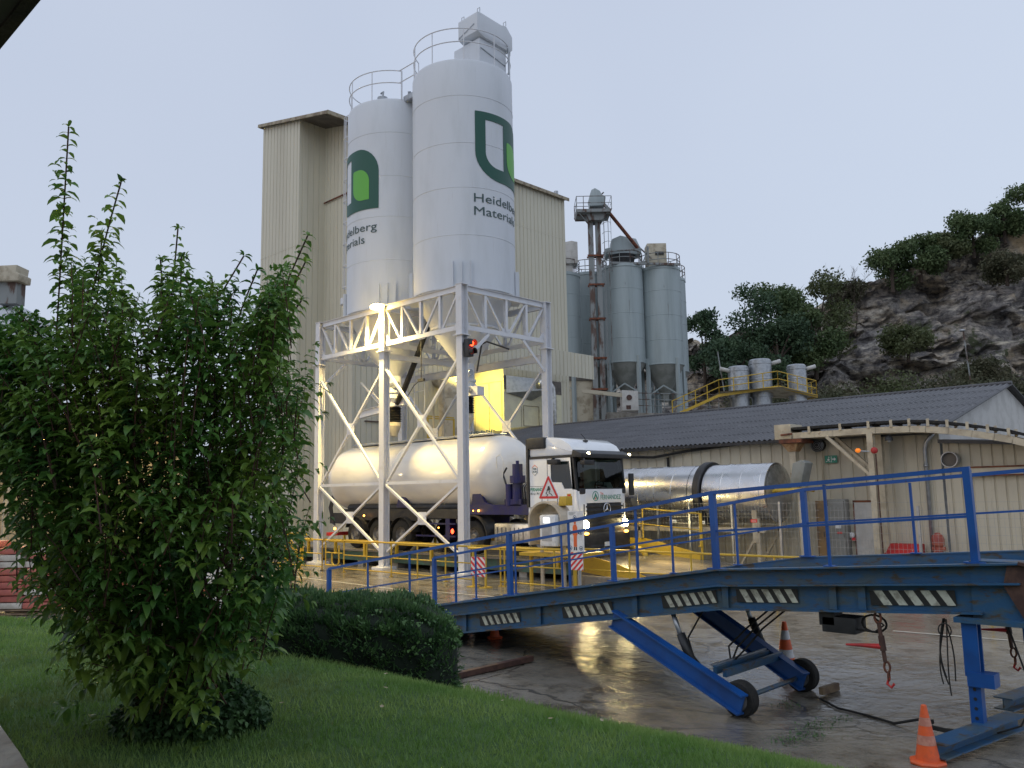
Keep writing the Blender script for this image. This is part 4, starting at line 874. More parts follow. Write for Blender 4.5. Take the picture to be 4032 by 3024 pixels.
# lettering on the front panel and the side
fx = 3.843
def yz(name, mt, polys, x=fx):
    m = MB()
    for p in polys: m.prism(p, (x, 0, 0), (0, 1, 0), (0, 0, 1), (.003, 0, 0))
    return m.build(name, mt, t_)
text('lettering', 'FERNANDEZ', (fx, 1.80, 2.20), (0, 1, 0), (0, 0, 1), .19, 'sign_green', fp_, .001, width=.95)
text('lettering', 'Trs', (fx, 1.80, 2.34), (0, 1, 0), (0, 0, 1), .1, 'sign_orange', fp_, .001)
me = poly_mesh([disc(0, 0, .14, 24), disc(0, 0, .118, 24)], .002); me.transform(Matrix(((0, 0, 1, fx), (1, 0, 0, 1.58), (0, 1, 0, 2.30), (0, 0, 0, 1)))); finish(me, 'round_emblem', 'sign_green', fp_)
yz('emblem_mountain', 'sign_green', [[(1.48, 2.22), (1.585, 2.40), (1.69, 2.22), (1.63, 2.22), (1.585, 2.31), (1.54, 2.22)]]); yz('emblem_flame', 'sign_orange', [[(1.55, 2.205), (1.60, 2.205), (1.59, 2.28)]])
yz('wiper', 'black_plastic', [[(1.75, 2.56), (2.25, 2.50), (2.25, 2.52), (1.75, 2.585)]], 3.80)
gy_ = cy0-.003
def xz(name, mt, polys, y=gy_):
    m = MB()
    for p in polys: m.prism(p, (0, y, 0), (1, 0, 0), (0, 0, 1), (0, -.003, 0))
    return m.build(name, mt, t_)
text('lettering', 'FERNANDEZ', (1.99, gy_, 2.47), (1, 0, 0), (0, 0, 1), .14, 'sign_green', t_, .003, width=.58)
text('lettering', '05 61 79 50 26', (1.99, gy_, 2.36), (1, 0, 0), (0, 0, 1), .1, 'letter_grey', t_, .001, width=.56)
hx_ = [(2.18+.13*math.cos(R(30+60*k)), 3.08+.16*math.sin(R(30+60*k))) for k in range(6)]
for k in range(6):
    a, b_ = hx_[k], hx_[(k+1) % 6]; xz('hexagon_mark', ['sign_orange', 'tan_steel', 'sign_blue'][k//2], [[a, b_, (b_[0]*.88+2.18*.12, b_[1]*.88+3.08*.12), (a[0]*.88+2.18*.12, a[1]*.88+3.08*.12)]])
text('lettering', 'TRM\nACRI', (2.095, gy_, 3.09), (1, 0, 0), (0, 0, 1), .08, 'letter_grey', t_, .001, width=.16)
xz('warning_sticker', 'yellow_paint', [[(3.40, 2.08), (3.56, 2.08), (3.56, 2.38), (3.40, 2.38)]]); xz('warning_sticker', 'sign_red', [[(3.42, 2.30), (3.54, 2.30), (3.52, 2.36), (3.44, 2.36)]], gy_-.004)
m = MB(); m.box(2.66, 2.675, cy0-.004, cy0, 1.4, 3.4); m.box(1.95, 2.66, cy0-.004, cy0, 2.60, 2.612); m.box(2.72, 2.84, cy0-.03, cy0, 2.45, 2.49); m.build('panel_gap', 'rim_grey', t_)
m = MB(); m.box(2.85, 3.25, cy0-.22, cy0-.05, 3.22, 3.36); m.tube([(2.95, cy0-.12, 3.36), (2.95, cy0+.05, 3.42)], .025, 6); m.build('door_mirror', 'black_plastic', t_, bevel=.03)
m = MB(); m.tube([(3.75, cy0+.15, 3.40), (4.02, cy0+.05, 3.34), (4.05, cy0-.02, 3.22)], .03, 6); m.box(3.93, 4.1, cy0-.02, cy0+.42, 3.18, 3.31); m.tube([(3.75, cy0+.3, 3.4), (3.85, cy0+.2, 3.1)], .02, 6); m.build('front_mirror', 'black_plastic', t_, bevel=.02)
m = MB(); m.tube([(3.35, 1.8, 3.9), (3.33, 1.8, 3.99), (3.2, 1.78, 4.12)], .014, 5); m.box(3.30, 3.40, 1.74, 1.86, 3.88, 3.93); m.build('aerial', 'black_plastic', t_)
m = MB(); m.box(3.86, 3.92, cy1-.02, cy1+.2, 2.3, 2.95); m.build('offside_mirror', 'black_plastic', t_, bevel=.02)

# ---------------------------------------------------------------- blue loading ramp
t_ = thing('loading_ramp', 'blue mobile steel loading ramp with chevron stickers and railings', 'loading ramp', (13.5, -7, 0))
KX, ZK, Y0, Y1 = 13.5, 1.45, -8.1, -5.92
def rz(x): return ZK+.066*(x-KX) if x > KX else ZK-.158*(KX-x)
XL, XR = 4.55, 16.75
for y, s_ in ((Y0, -1), (Y1, 1)):
    m = MB()
    for xa, xb in ((XL, KX), (KX, XR)):
        za, zb = rz(xa), rz(xb); m.beam((xa, y, za-.10), (xb, y, zb-.10), .012, .17); m.beam((xa, y+s_*.05, za-.009), (xb, y+s_*.05, zb-.009), .13, .018); m.beam((xa, y+s_*.05, za-.195), (xb, y+s_*.05, zb-.195), .13, .018)
    m.build('side_channel', 'blue_worn', t_)
    m = MB()
    for xa, xb in ((XL+2.2, KX), (KX, XR-.35)):
        za, zb = rz(xa), rz(xb); da = .25 if xa < 10 else .27
        m.beam((xa, y-s_*.01, za-.335), (xb, y-s_*.01, zb-.335), .014, .26); m.beam((xa, y+s_*.03, za-.475), (xb, y+s_*.03, zb-.475), .12, .02)
    m.build('main_beam', 'blue_worn', t_)
    m = MB()
    for x in (8.9, 10.5, 12.22, 13.57, 14.9, 15.22): m.beam((x, y+s_*.03, rz(x)-.46), (x, y+s_*.03, rz(x)-.21), .08, .014, V(0, 1, 0))
    m.each('web_stiffener', 'blue_worn', t_)
m = MB()
for xa, xb in ((XL, KX), (KX, XR)): m.beam((xa, (Y0+Y1)/2, rz(xa)-.2), (xb, (Y0+Y1)/2, rz(xb)-.2), Y1-Y0-.03, .03)
m.build('deck', 'blue_worn', t_)
m = MB()
for k in range(10): x = XL+.8+k*1.25; m.beam((x, Y0+.02, rz(x)-.3), (x, Y1-.02, rz(x)-.3), .1, .14)
m.each('cross_member', 'blue_worn', t_)
m = MB(); m.box(XR-.45, XR, Y0-.02, Y0+.3, 1.12, rz(XR)+.0); m.box(XR-.6, XR+.1, Y0-.14, Y1+.14, 1.07, 1.12); m.build('end_block', 'blue_worn', t_)
m = MB(); m.prism([(0, 0), (.45, -.02), (.42, -.4), (.1, -.5), (-.05, -.2)], (XR-.1, Y0-.07, rz(XR)-.02), (1, 0, 0), (0, 0, 1), (0, .25, 0)); m.beam((XR, Y0-.1, rz(XR)), (XR+.55, Y0+.0, rz(XR)-.12), .1, .03); m.build('lip_plate', 'dark_rust', t_)
m = MB(); m.beam((XR+.05, Y0+.2, rz(XR)-.22), (XR+.05, Y1-.1, rz(XR)-.22), .5, .04); m.build('lip_flap', 'rust', t_)
# chevron stickers on the near beam
def chevron(xa, xb, z_off, h, n, lean):
    y = Y0-.0; za, zb = rz(xa)-z_off, rz(xb)-z_off
    m = MB(); m.beam((xa, y-.012, (za)), (xb, y-.012, (zb)), .004, h); m.build('chevron_sticker', 'sticker_black', t_)
    m = MB(); L_ = xb-xa; w = L_/(n*1.9)
    for k in range(n):
        x = xa+.04+(L_-.06)*k/n; f = lambda q: za+(zb-za)*(q-xa)/L_
        m.add([(x+lean*0, y-.016, f(x)+h/2), (x+w, y-.016, f(x+w)+h/2), (min(x+w+lean, xb), y-.016, f(x+w+lean)-h/2), (x+lean, y-.016, f(x+lean)-h/2)], [(0, 1, 2, 3)])
    m.build('chevron_stripes', 'sticker_cream', t_)
chevron(9.23, 10.10, .33, .14, 6, .085); chevron(10.94, 11.84, .33, .15, 6, .085); chevron(12.64, 13.44, .325, .15, 6, .085); chevron(13.71, 14.49, .32, .15, 5, .09); chevron(15.3, 16.15, .335, .15, 5, .1)
# railings
def rpost(x, y, thick):
    m = MB(); z_ = rz(x)
    if thick: m.beam((x, y, z_), (x-.012, y, z_+.92), .07, .07, V(1, 0, 0)); m.box(x-.1, x+.1, y-.06, y+.06, z_, z_+.015)
    else: m.beam((x, y, z_), (x-.01, y, z_+.92 if x < KX else z_+.9), .025, .03, V(1, 0, 0)); m.box(x-.06, x+.06, y-.05, y+.05, z_, z_+.012)
    m.build('rail_post', 'blue_paint', t_)
for x, k in ((5.05, 1), (6.29, 0), (7.49, 0), (8.67, 0), (9.9, 1), (11.09, 0), (12.27, 0), (13.45, 1), (14.88, 0), (16.36, 1)): rpost(x, Y0, k)
for x, k in ((5.58, 1), (6.82, 0), (7.9, 0), (9.05, 0), (10.19, 1), (11.37, 0), (12.51, 0), (13.6, 1), (15.05, 0), (16.4, 1)): rpost(x, Y1, k)
for y, xs in ((Y0, (5.03, 13.44, 16.38)), (Y1, (5.56, 13.58, 16.75))):
    for h, w in ((.93, .05), (.46, .028)):
        m = MB(); m.beam((xs[0], y, rz(xs[0])+h), (xs[1], y, rz(xs[1])+h), w, w*.9); m.beam((xs[1], y, rz(xs[1])+h), (xs[2], y, rz(xs[2])+h), w, w*.9); m.build('top_rail' if h > .9 else 'mid_rail', 'blue_paint', t_)
# undercarriage
WX, WYa, WYb, WR = 13.8, -8.3, -6.72, .205
zg = -.2
for y, yw, tx0 in ((Y0-.02, WYa-.17, 11.85), (Y1-.55, WYb-.2, 12.1)):
    MB().ibeam((tx0, y, rz(tx0)-.47), (WX+.12, yw, -.02), .12, .24, .02, V(0, 0, 1)).build('swing_arm', 'blue_paint', t_)
for y, s_ in ((WYa, -1), (WYb, 1)):
    w = .17; pr = [(.10, -w/2), (WR*.93, -w/2), (WR, -w/2+.025), (WR, w/2-.025), (WR*.93, w/2), (.10, w/2)]
    wz = gz(WX, y)+WR-.01
    o_ = MB().lathe((WX, y, wz), pr, 28, 'y').build('wheel', 'rubber', t_, smooth=2)
    MB().lathe((WX, y, wz), [(.13, -w/2-.005), (.13, w/2+.005)], 20, 'y', cap=True).build('hub', 'rim_grey', o_, smooth=2)
m = MB(); m.tube([(WX, WYa, .0), (WX, WYb, .0)], .03, 8); m.beam((WX-.38, WYa+.1, .26), (WX-.38, WYb-.05, .26), .05, .09); m.beam((WX-.25, WYa+.1, .24), (WX-.25, WYb-.05, .24), .05, .09); m.each('axle_beam', 'blue_worn', t_)
m = MB(); m.beam((WX-.42, WYa+.1, .315), (WX-.42, WYb, .315), .03, .02); m.build('tow_bar', 'galv', t_)
for xa, y in ((12.79, Y0), (12.85, Y1-.5)):
    MB().tube([(xa, y, rz(xa)-.48), (xa+.12, y, .55)], .032, 10).build('hydraulic_rod', 'galv', t_, smooth=True); MB().tube([(xa+.10, y, .62), (xa+.28, y, .22)], .055, 12).build('hydraulic_cylinder', 'black_plastic', t_, smooth=True)
m = MB()
for k in range(3): m.tube([(13.9+k*.1, -7.6, rz(13.9)-.5), (13.55+k*.1, -7.6, .7), (13.3+k*.12, -7.65, .45), (13.35, -7.7, .25)], .012, 6)
m.tube([(13.1, -7.9, rz(13.1)-.5), (12.9, -7.95, .55), (13.0, -8.0, .35), (13.15, -8.0, .2)], .012, 6); m.build('hydraulic_hose', 'rubber', t_)
m = MB(); m.box(14.75, 15.12, Y0-.02, Y0+.28, .83, 1.0); m.box(14.72, 14.9, Y0-.02, Y0+.2, .9, rz(14.8)-.47); m.build('valve_box', 'black_plastic', t_, bevel=.01)
m = MB(); pts = [(15.28+.13*math.cos(2*PI*k/14), Y0+.1, .95+.09*math.sin(2*PI*k/14)) for k in range(15)]; m.tube(pts, .012, 6); m.tube([(15.1, Y0+.05, .88), (15.3, Y0+.05, .87), (15.4, Y0+.05, .95), (15.3, Y0+.05, 1.02)], .012, 6); m.build('hose_coil', 'rubber', t_)
# legs and their long feet
for y in (-8.12, -5.95):
    m = MB(); m.ibeam((16.27, y, 1.07), (16.27, y, .56), .14, .14, .02, V(0, 1, 0)); m.box(16.22, 16.46, y-.09, y+.09, .47, .60); m.build('leg_sleeve', 'blue_paint', t_)
    MB().beam((16.27, y, .58), (16.27, y, .1), .11, .11, V(1, 0, 0)).build('leg', 'blue_paint', t_)
    m = MB()
    for k in range(4): m.tube([(16.27, y-.057, .17+k*.09), (16.27, y-.059, .17+k*.09)], .017, 8)
    m.each('pin_hole', 'sticker_black', t_)
    m = MB(); m.ibeam((16.18, y-1.0, .065), (16.45, y+.57, .065), .2, .13, .014); m.build('foot_beam', 'blue_worn', t_)

# load-binder chains hanging from the beam
def binder(label, x, y, zt, zb, hx0):
    t_ = thing('chain_binder', label, 'chain', (x, y, zb), 'chain binders hanging from the ramp'); m = MB()
    def link(c, r, hor):
        pts = [(c[0]+(r*.55*math.cos(2*PI*k/10) if hor else 0), c[1]+(0 if hor else r*.55*math.cos(2*PI*k/10)), c[2]+r*math.sin(2*PI*k/10)) for k in range(11)]; m.tube(pts, r*.22, 5, cap=False)
    link((x, y, zt-.05), .06, True); link((x+.06, y, zb+.18), .055, True); link((x+.07, y, zb+.09), .045, False); m.each('link', 'rust', t_)
    m = MB(); m.tube([(x+.005, y, zt-.1), (x+.045, y, zb+.23)], .022, 8); m.tube([(x+.02, y, (zt+zb)/2+.13), (x+.035, y, (zt+zb)/2-.02)], .034, 8); m.build('screw_body', 'dark_rust', t_)
    m = MB(); m.tube([(x+.07, y, zb+.07), (x+.05, y, zb+.01), (x+.09, y, zb-.02), (x+.12, y, zb+.02)], .014, 6); m.build('hook', 'red_paint', t_)
    MB().tube([(x+.03, y, (zt+zb)/2+.02), (hx0+.15, y, (zt+zb)/2+.01), (hx0, y, (zt+zb)/2)], [.03, .018, .01], 8).build('handle', 'red_paint', t_)
binder('rusty chain binder with a red lever under the middle of the girder', 15.38, Y0-.05, 1.09, .36, 15.02)
binder('rusty chain binder with a red lever near the right hand leg', 16.0, Y1-.0, 1.09, .26, 15.72)
# hanging cables
t_ = thing('cable_bundle', 'grey cable hanging in loose coils beside the blue leg', 'cable', (16.0, -8.2, 0)); m = MB()
for k in range(5):
    rr = random.Random(k); pts = []; w_ = .035+.02*rr.random(); ph_ = rr.random()*3; fq = 2.2+1.5*rr.random(); dr = .55+.33*rr.random()
    for q_ in range(16):
        f = q_/15; pts.append((15.98+.012*k+w_*math.sin(f*fq+ph_)+.05*f*f, -8.12+.03*math.cos(f*3+k), 1.08-dr*f))
    m.tube(pts, .007, 6)
for k, (zc, r) in enumerate(((.98, .06),)): m.tube([(16.05+r*math.cos(2*PI*q/14), -8.2, zc+r*1.1*math.sin(2*PI*q/14)) for q in range(15)], .007, 6)
for k in range(3): m.tube([(16.0+.22*math.cos(R(q*30)), -8.1+.17*math.sin(R(q*30)), .02+.012*k) for q in range(5, 14)]+[(16.3, -8.15, .03)], .011, 6)
m.build('coil', 'rubber', t_)
m = MB(); m.tube([(16.52, -7.9, 1.1), (16.6, -7.9, .8), (16.68, -7.9, .5), (16.68, -7.95, .3), (16.6, -8.0, .12), (16.4, -8.05, .03)], .009, 6); m.build('loop', 'rubber', t_)
tag(MB().tube([(14.15, -7.0, gz(14.15, -7)+.02), (14.5, -7.3, gz(14.5, -7.3)+.02), (14.9, -7.45, gz(14.9, -7.4)+.015), (15.3, -7.7, gz(15.3, -7.7)+.015), (15.65, -7.85, .0)], .014, 8).build('hose', 'rubber', loc=(14.2, -7, 0), smooth=True), 'thin black hose lying on the wet ground behind the ramp wheel', 'hose')
t_ = thing('timber_chock', 'small weathered timber chock behind the far ramp wheel', 'chock', (14.15, -6.7, -.15))
MB().beam((14.10, -6.85, -.12), (14.16, -6.5, -.11), .06, .09).build('block', 'wood', t_)
t_ = thing('steel_bar', 'dark rusty steel bar lying beside the lawn edge', 'bar', (10.4, -9, 0)); MB().beam((10.43, -9.95, .04), (10.4, -8.2, .04), .09, .07).build('bar', 'dark_rust', t_)

# traffic cones
mat('dirty_band', (.60, .28, .20), .5, c2=(.5, .2, .14), sc=14)
def cone(label, x, y, h, lean=0):
    t_ = thing('traffic_cone', label, 'traffic cone', (x, y, gz(x, y)), 'orange traffic cones'); g = gz(x, y)
    k = h/.5; m = MB(); m.lathe((x, y, g), [(.0, .005), (.155*k, .005), (.16*k, .02), (.15*k, .035), (.105*k, .04)], 8); m.build('base', 'cone_orange', t_)
    seg = [(0.04, .10, 'cone_orange', 'body'), (.10, .19, 'cone_orange', 'body')]
    R_ = lambda z: (.102-(.102-.024)*(z-.04)/.46)
    def ring(a, b_, mt, nm, o=0): MB().lathe((x, y, g), [(R_(a)*k+o, a*k), (R_(b_)*k+o, b_*k)], 24).build(nm, mt, t_, smooth=True)
    ring(.04, .5, 'cone_orange', 'body'); MB().lathe((x, y, g), [(.024*k, .5*k), (.018*k, .505*k), (.0, .505*k)], 12).build('tip', 'cone_orange', t_)
    return t_, ring
c_, ring = cone('orange cone with dirty pale bands beside the blue foot, nearest the camera', 16.12, -9.14, .5)
ring(.17, .25, 'dirty_band', 'reflective_band', .002); ring(.33, .40, 'dirty_band', 'reflective_band', .002)
c_, ring = cone('orange cone with bright white bands behind the far ramp wheel', 13.15, -5.85, .62); ring(.11, .2, 'reflect_white', 'reflective_band', .002); ring(.31, .41, 'reflect_white', 'reflective_band', .002)
c_, ring = cone('small orange cone seen below the low end of the ramp', 8.62, -7.2, .42); ring(.2, .3, 'reflect_white', 'reflective_band', .002)

# ---------------------------------------------------------------- low shed with the corrugated roof
t_ = thing('long_shed', 'long cream shed with a dark corrugated roof and pale gable', 'shed', (0, 12, 0))
SX0, SX1, SYE, SYR, SZE, SZR = -14.6, 11.4, 7.1, 14.45, 3.95, 5.78
ribbed('wall', (SX0, SYE), (SX1, SYE), 0, SZE-.05, 'shed_wall', t_, pitch=.36, groove=.06)
m = MB(); xs = [SYE, SYR, 2*SYR-SYE]; m.add([(SX1-.05, SYE, 0), (SX1-.05, 2*SYR-SYE, 0), (SX1-.05, 2*SYR-SYE, SZE-.08), (SX1-.05, SYR, SZR-.1), (SX1-.05, SYE, SZE-.08)], [(0, 1, 2, 3, 4)]); m.build('gable', 'gable_board', t_)
def corrug(name, x0, x1, pa, pb, rows, m, parent, pitch=.177, amp=.026):
    "corrugated sheets; pa=(y,z) ridge, pb=(y,z) eave, laid in overlapping rows"
    n = int((x1-x0)/pitch*6); X = np.linspace(x0, x1, n+1); H = amp*np.cos((X-x0)/pitch*2*PI); vs = []; fs = []
    for r in range(rows):
        f0, f1 = r/rows, (r+1)/rows+.012
        for f, up in ((f0, .0), (f1, .010)):
            y = pa[0]+(pb[0]-pa[0])*f; z = pa[1]+(pb[1]-pa[1])*f; vs.append(np.stack([X, np.full_like(X, y), z+H+up-.0], -1))
        i0 = 2*r*(n+1); i = np.arange(n); fs.append(np.stack([i0+i, i0+i+1, i0+n+1+i+1, i0+n+1+i], -1))
    return np_mesh(name, np.concatenate(vs), np.concatenate(fs), m, parent, smooth=True)
corrug('roof', SX0, SX1+.12, (SYR, SZR+.02), (SYE-.28, SZE-.02), 6, 'shed_roof', t_)
corrug('roof_back', SX0, SX1+.12, (SYR, SZR+.02), (2*SYR-SYE+.3, SZE-.02), 6, 'shed_roof', t_)
m = MB(); m.tube([(SX0, SYR, SZR+.03), (SX1+.15, SYR, SZR+.03)], .07, 8); m.build('ridge_cap', 'shed_roof', t_)
m = MB(); m.beam((SX0, SYE-.32, SZE-.1), (SX1, SYE-.32, SZE-.1), .1, .09); m.build('gutter', 'black_plastic', t_)
m = MB(); m.beam((SX1+.1, SYE-.3, SZE-.02), (SX1+.1, SYR, SZR-.02), .03, .12, V(1, 0, 0)); m.beam((SX1+.1, SYR, SZR-.02), (SX1+.1, 2*SYR-SYE, SZE-.02), .03, .12, V(1, 0, 0)); m.build('verge', 'black_plastic', t_)
m = MB(); m.tube([(11.32, SYE-.2, SZE-.1), (11.1, SYE-.12, SZE-.35), (11.04, SYE-.09, SZE-.55), (11.04, SYE-.09, 0)], .055, 10); m.tube([(11.04, SYE-.09, 3.0), (11.04, SYE-.09, 2.93)], .07, 10); m.build('downpipe', 'galv', t_, smooth=True)
m = MB(); m.tube([(-1.2, SYE-.15, SZE-.12), (1, SYE-.2, SZE-.32), (2.2, SYE-.2, SZE-.38), (3.6, SYE-.2, SZE-.22), (5.6, SYE-.15, SZE-.08)], .05, 6); m.tube([(2.7, SYE-.08, SZE-.4), (2.7, SYE-.08, 3.2)], .05, 6); m.build('sagging_cable', 'rubber', t_)
m = MB(); m.box(8.94, 8.98, SYE-.06, SYE-.035, 0, 2.0); m.box(9.64, 9.68, SYE-.06, SYE-.035, 0, 2.0); m.box(8.94, 9.68, SYE-.06, SYE-.035, 1.98, 2.04); m.build('door_frame', 'rust', t_)
MB().box(8.98, 9.64, SYE-.055, SYE-.04, 0, 1.98).build('door', 'gable_board', t_)
# extension to the right of the corner
t_ = thing('lean_to', 'cream sheeted lean-to with a roller door right of the downpipe', 'lean-to', (15, 9, 0))
ribbed('wall', (11.46, 7.13), (21, 7.13), 0, 3.62, 'shed_wall', t_, pitch=.26, groove=.05, ztop2=2.9)
m = MB(); m.add([(11.4, 6.95, 3.66), (21.2, 6.95, 2.94), (21.2, 13.5, 3.2), (11.4, 13.5, 3.9), (11.4, 6.95, 3.56), (21.2, 6.95, 2.84)], [(0, 1, 2, 3), (0, 4, 5, 1)]); m.build('roof', 'shed_roof', t_)
m = MB(); m.box(12.1, 16, 7.0, 7.09, 2.68, 2.86); m.build('door_header', 'shed_wall', t_); m = MB(); m.box(12.1, 16, 6.97, 7.0, 2.86, 2.9); m.box(12.1, 16, 6.97, 7.0, 2.64, 2.68); m.build('header_edge', 'rust', t_)
t_ = thing('wall_vent', 'round dark mouthed vent pipe on the wall under the lean-to roof', 'vent', (11.62, 7.0, 3.1))
MB().lathe((11.7, 7.08, 3.1), [(.20, 0), (.21, -.3), (.19, -.3), (.18, -.02)], 24, 'y').build('pipe', 'galv', t_, smooth=2); MB().lathe((11.7, 7.08, 3.1), [(.0, -.2), (.19, -.2)], 20, 'y').build('mesh', 'underside', t_)
t_ = thing('wall_fan', 'round wall fan with a wire guard below the shed eave', 'fan', (8.07, 7.0, 3.68))
MB().lathe((8.07, 7.06, 3.68), [(.19, 0), (.2, -.18), (.17, -.2), (0, -.21)], 18, 'y').build('housing', 'black_plastic', t_, smooth=2)
m = MB()
for r in (.06, .11, .16, .2): m.tube([(8.07+r*math.cos(2*PI*k/18), 6.84, 3.68+r*math.sin(2*PI*k/18)) for k in range(19)], .006, 5, cap=False)
m.build('guard', 'galv', t_)
t_ = thing('exit_sign', 'green exit direction sign with running figure and arrow', 'sign', (8.4, 7.02, 3.25))
sy = 7.035
MB().box(8.21, 8.58, sy-.01, sy, 3.14, 3.36).build('panel', 'sign_green', t_)
def flat2(name, mt, polys, y):
    m = MB()
    for p in polys: m.prism(p, (0, y, 0), (1, 0, 0), (0, 0, 1), (0, -.003, 0))
    return m.build(name, mt, t_)
flat2('arrow', 'sign_white', [[(8.43, 3.235), (8.49, 3.235), (8.49, 3.20), (8.55, 3.25), (8.49, 3.30), (8.49, 3.265), (8.43, 3.265)]], sy-.012)
flat2('running_figure', 'sign_white', [[(8.28, 3.25), (8.33, 3.28), (8.36, 3.23), (8.32, 3.19), (8.30, 3.22)], disc(8.335, 3.31, .018, 8), [(8.25, 3.17), (8.30, 3.20), (8.29, 3.215), (8.24, 3.185)], [(8.34, 3.20), (8.38, 3.18), (8.37, 3.165), (8.33, 3.185)], [(8.40, 3.16), (8.415, 3.16), (8.415, 3.34), (8.40, 3.34)]], sy-.012)
# cabinets, hydrant, red box
for nm, lab, cat, x0, x1, z1, mt in (('brown_cabinet', 'tall rusty brown cabinet against the shed wall', 'cabinet', 7.95, 8.26, 2.04, 'rust_tan'), ('grey_cabinet', 'grey electrical cabinet with two small plates against the shed wall', 'cabinet', 8.28, 8.84, 2.08, 'cab_grey')):
    if mt not in MATS: mat(mt, (.30, .19, .09) if mt == 'rust_tan' else (.27, .27, .25), .6, c2=(.2, .13, .07) if mt == 'rust_tan' else (.22, .22, .2), sc=2)
    t_ = thing(nm, lab, cat, ((x0+x1)/2, 6.9, 0)); MB().box(x0, x1, 6.75, 7.03, .05, z1).build('body', mt, t_, bevel=.01)
    m = MB(); m.box(x0+.03, x0+.045, 6.742, 6.75, .1, z1-.05); m.box(x1-.045, x1-.03, 6.742, 6.75, .1, z1-.05); m.box(x1-.1, x1-.08, 6.73, 6.75, 1.0, 1.15); m.build('door_gap', 'underside', t_)
    if nm == 'grey_cabinet': MB().box(8.52, 8.68, 6.74, 6.752, 1.25, 1.36).build('plate', 'sign_white', t_); MB().box(8.56, 8.70, 6.74, 6.752, 1.1, 1.15).build('plate', 'sign_red', t_)
t_ = thing('alarm_bell', 'small red and white alarm bell between the cabinet and the door', 'bell', (8.88, 7.0, 1.05)); MB().lathe((8.88, 7.0, 1.05), [(.08, 0), (.08, -.06), (.03, -.09), (0, -.09)], 14, 'y').build('bell', 'sign_white', t_, smooth=2); MB().box(8.9, 8.98, 6.9, 6.98, .9, .98).build('striker', 'sign_red', t_)
t_ = thing('red_box', 'red metal fire box with a sloping lid on the ground by the shed', 'box', (10.45, 6.7, 0))
MB().prism([(6.35, 0), (7.0, 0), (7.0, .86), (6.75, .86), (6.35, .62)], (10.02, 0, 0), (0, 1, 0), (0, 0, 1), (.82, 0, 0)).build('body', 'red_paint', t_, bevel=.01)
MB().box(10.0, 10.86, 6.33, 6.36, .58, .63).build('lid_edge', 'red_paint', t_); MB().box(10.15, 10.35, 6.34, 6.348, .42, .52).build('notice', 'hydrant_red', t_)
t_ = thing('fire_hydrant', 'faded red fire hydrant standing by the downpipe', 'hydrant', (11.25, 6.8, 0))
MB().lathe((11.25, 6.8, 0), [(.17, 0), (.17, .1), (.12, .12), (.11, .8), (.15, .85), (.16, 1.0), (.13, 1.1), (.05, 1.17), (0, 1.18)], 18).build('body', 'hydrant_red', t_, smooth=2)
m = MB(); m.tube([(11.25, 6.8, .65), (11.25, 6.6, .65)], .08, 10); m.tube([(11.1, 6.8, .75), (11.42, 6.8, .75)], .06, 10); m.build('outlet', 'hydrant_red', t_)

# ---------------------------------------------------------------- shiny horizontal drum and its frame
t_ = thing('steel_drum', 'long shiny aluminium clad horizontal drum with a dark gap ring', 'drum', (3, 5.5, 0))
DY, DZ, DR = 5.5, 2.3, .87
def drum(x0, x1): return [(0, x0), (DR, x0), (DR, x1), (DR-.02, x1+.01)]
for i, (x0, x1) in enumerate(((-2.5, 4.9), (4.92, 5.12), (5.42, 7.45))):
    pr = [(0, x0), (DR, x0)]; x = x0+.62
    while x < x1-.1: pr += [(DR, x-.012), (DR+.008, x), (DR, x+.012)]; x += .62
    pr += [(DR, x1)] if i < 2 else [(DR, x1), (DR-.03, x1+.01), (.3, x1+.12), (0, x1+.13)]
    if i < 2: pr += [(0, x1+.001)]
    MB().lathe((0, DY, DZ), pr, 64, 'x').build('drum_shell', 'bright_alu', t_, smooth=2)
MB().lathe((0, DY, DZ), [(.95, 5.14), (.97, 5.18), (.97, 5.34), (.95, 5.38), (.7, 5.38), (.7, 5.14)], 48, 'x').build('running_ring', 'black_plastic', t_, smooth=2)
MB().lathe((0, DY, DZ), [(DR-.06, 7.475), (.3, 7.6), (0, 7.61)], 40, 'x').build('end_cap', 'dull_alu', t_, smooth=2)
m = MB()
for x in (-2, .5, 3.0, 6.4, 7.1):
    for y in (4.85, 6.15): m.beam((x, y, 0), (x, y, 1.6), .1, .1, V(1, 0, 0))
for y in (4.85, 6.15): m.beam((-2.2, y, 1.25), (7.3, y, 1.25), .1, .14); m.beam((6.4, y, .1), (7.1, y, 1.2), .06, .06)
m.build('frame', 'cream_steel', t_)
m = MB(); m.box(6.95, 7.1, 4.78, 4.84, .9, 2.5); m.build('stand', 'cream_steel', t_)
t_ = thing('motor_hood', 'tilted dark weathered hood beside the drum end', 'hood', (8.1, 5.5, 2.4)); m = MB(); m.prism([(0, 0), (.32, -.02), (.5, .62), (.36, .70), (.12, .62)], (7.95, 5.2, 2.5), (1, 0, 0), (0, 0, 1), (0, .5, 0)); m.build('shell', 'grey_cone', t_, bevel=.03); MB().beam((8.1, 5.45, 0), (8.1, 5.45, 2.55), .08, .08, V(1, 0, 0)).build('stand', 'cream_steel', t_)
tag(MB().tube([(7.45, 5.0, 2.15), (7.47, 5.0, 2.32), (7.6, 5.0, 2.36), (8.6, 5.0, 2.38), (8.75, 5.0, 2.35)], .05, 8).build('gas_pipe', 'yellow_paint', loc=(7.5, 5, 2.2), smooth=True), 'yellow pipe running level just right of the drum end', 'pipe')
tag(MB().tube([(8.0, 6.98, 3.9), (8.05, 6.98, 3.75), (8.15, 6.98, 3.5), (8.15, 6.98, 2.5)], .03, 8).build('gas_pipe', 'cream_steel', loc=(8, 7, 3), smooth=True), 'thin rusty cream pipe dropping down the shed wall left of the exit sign', 'pipe')

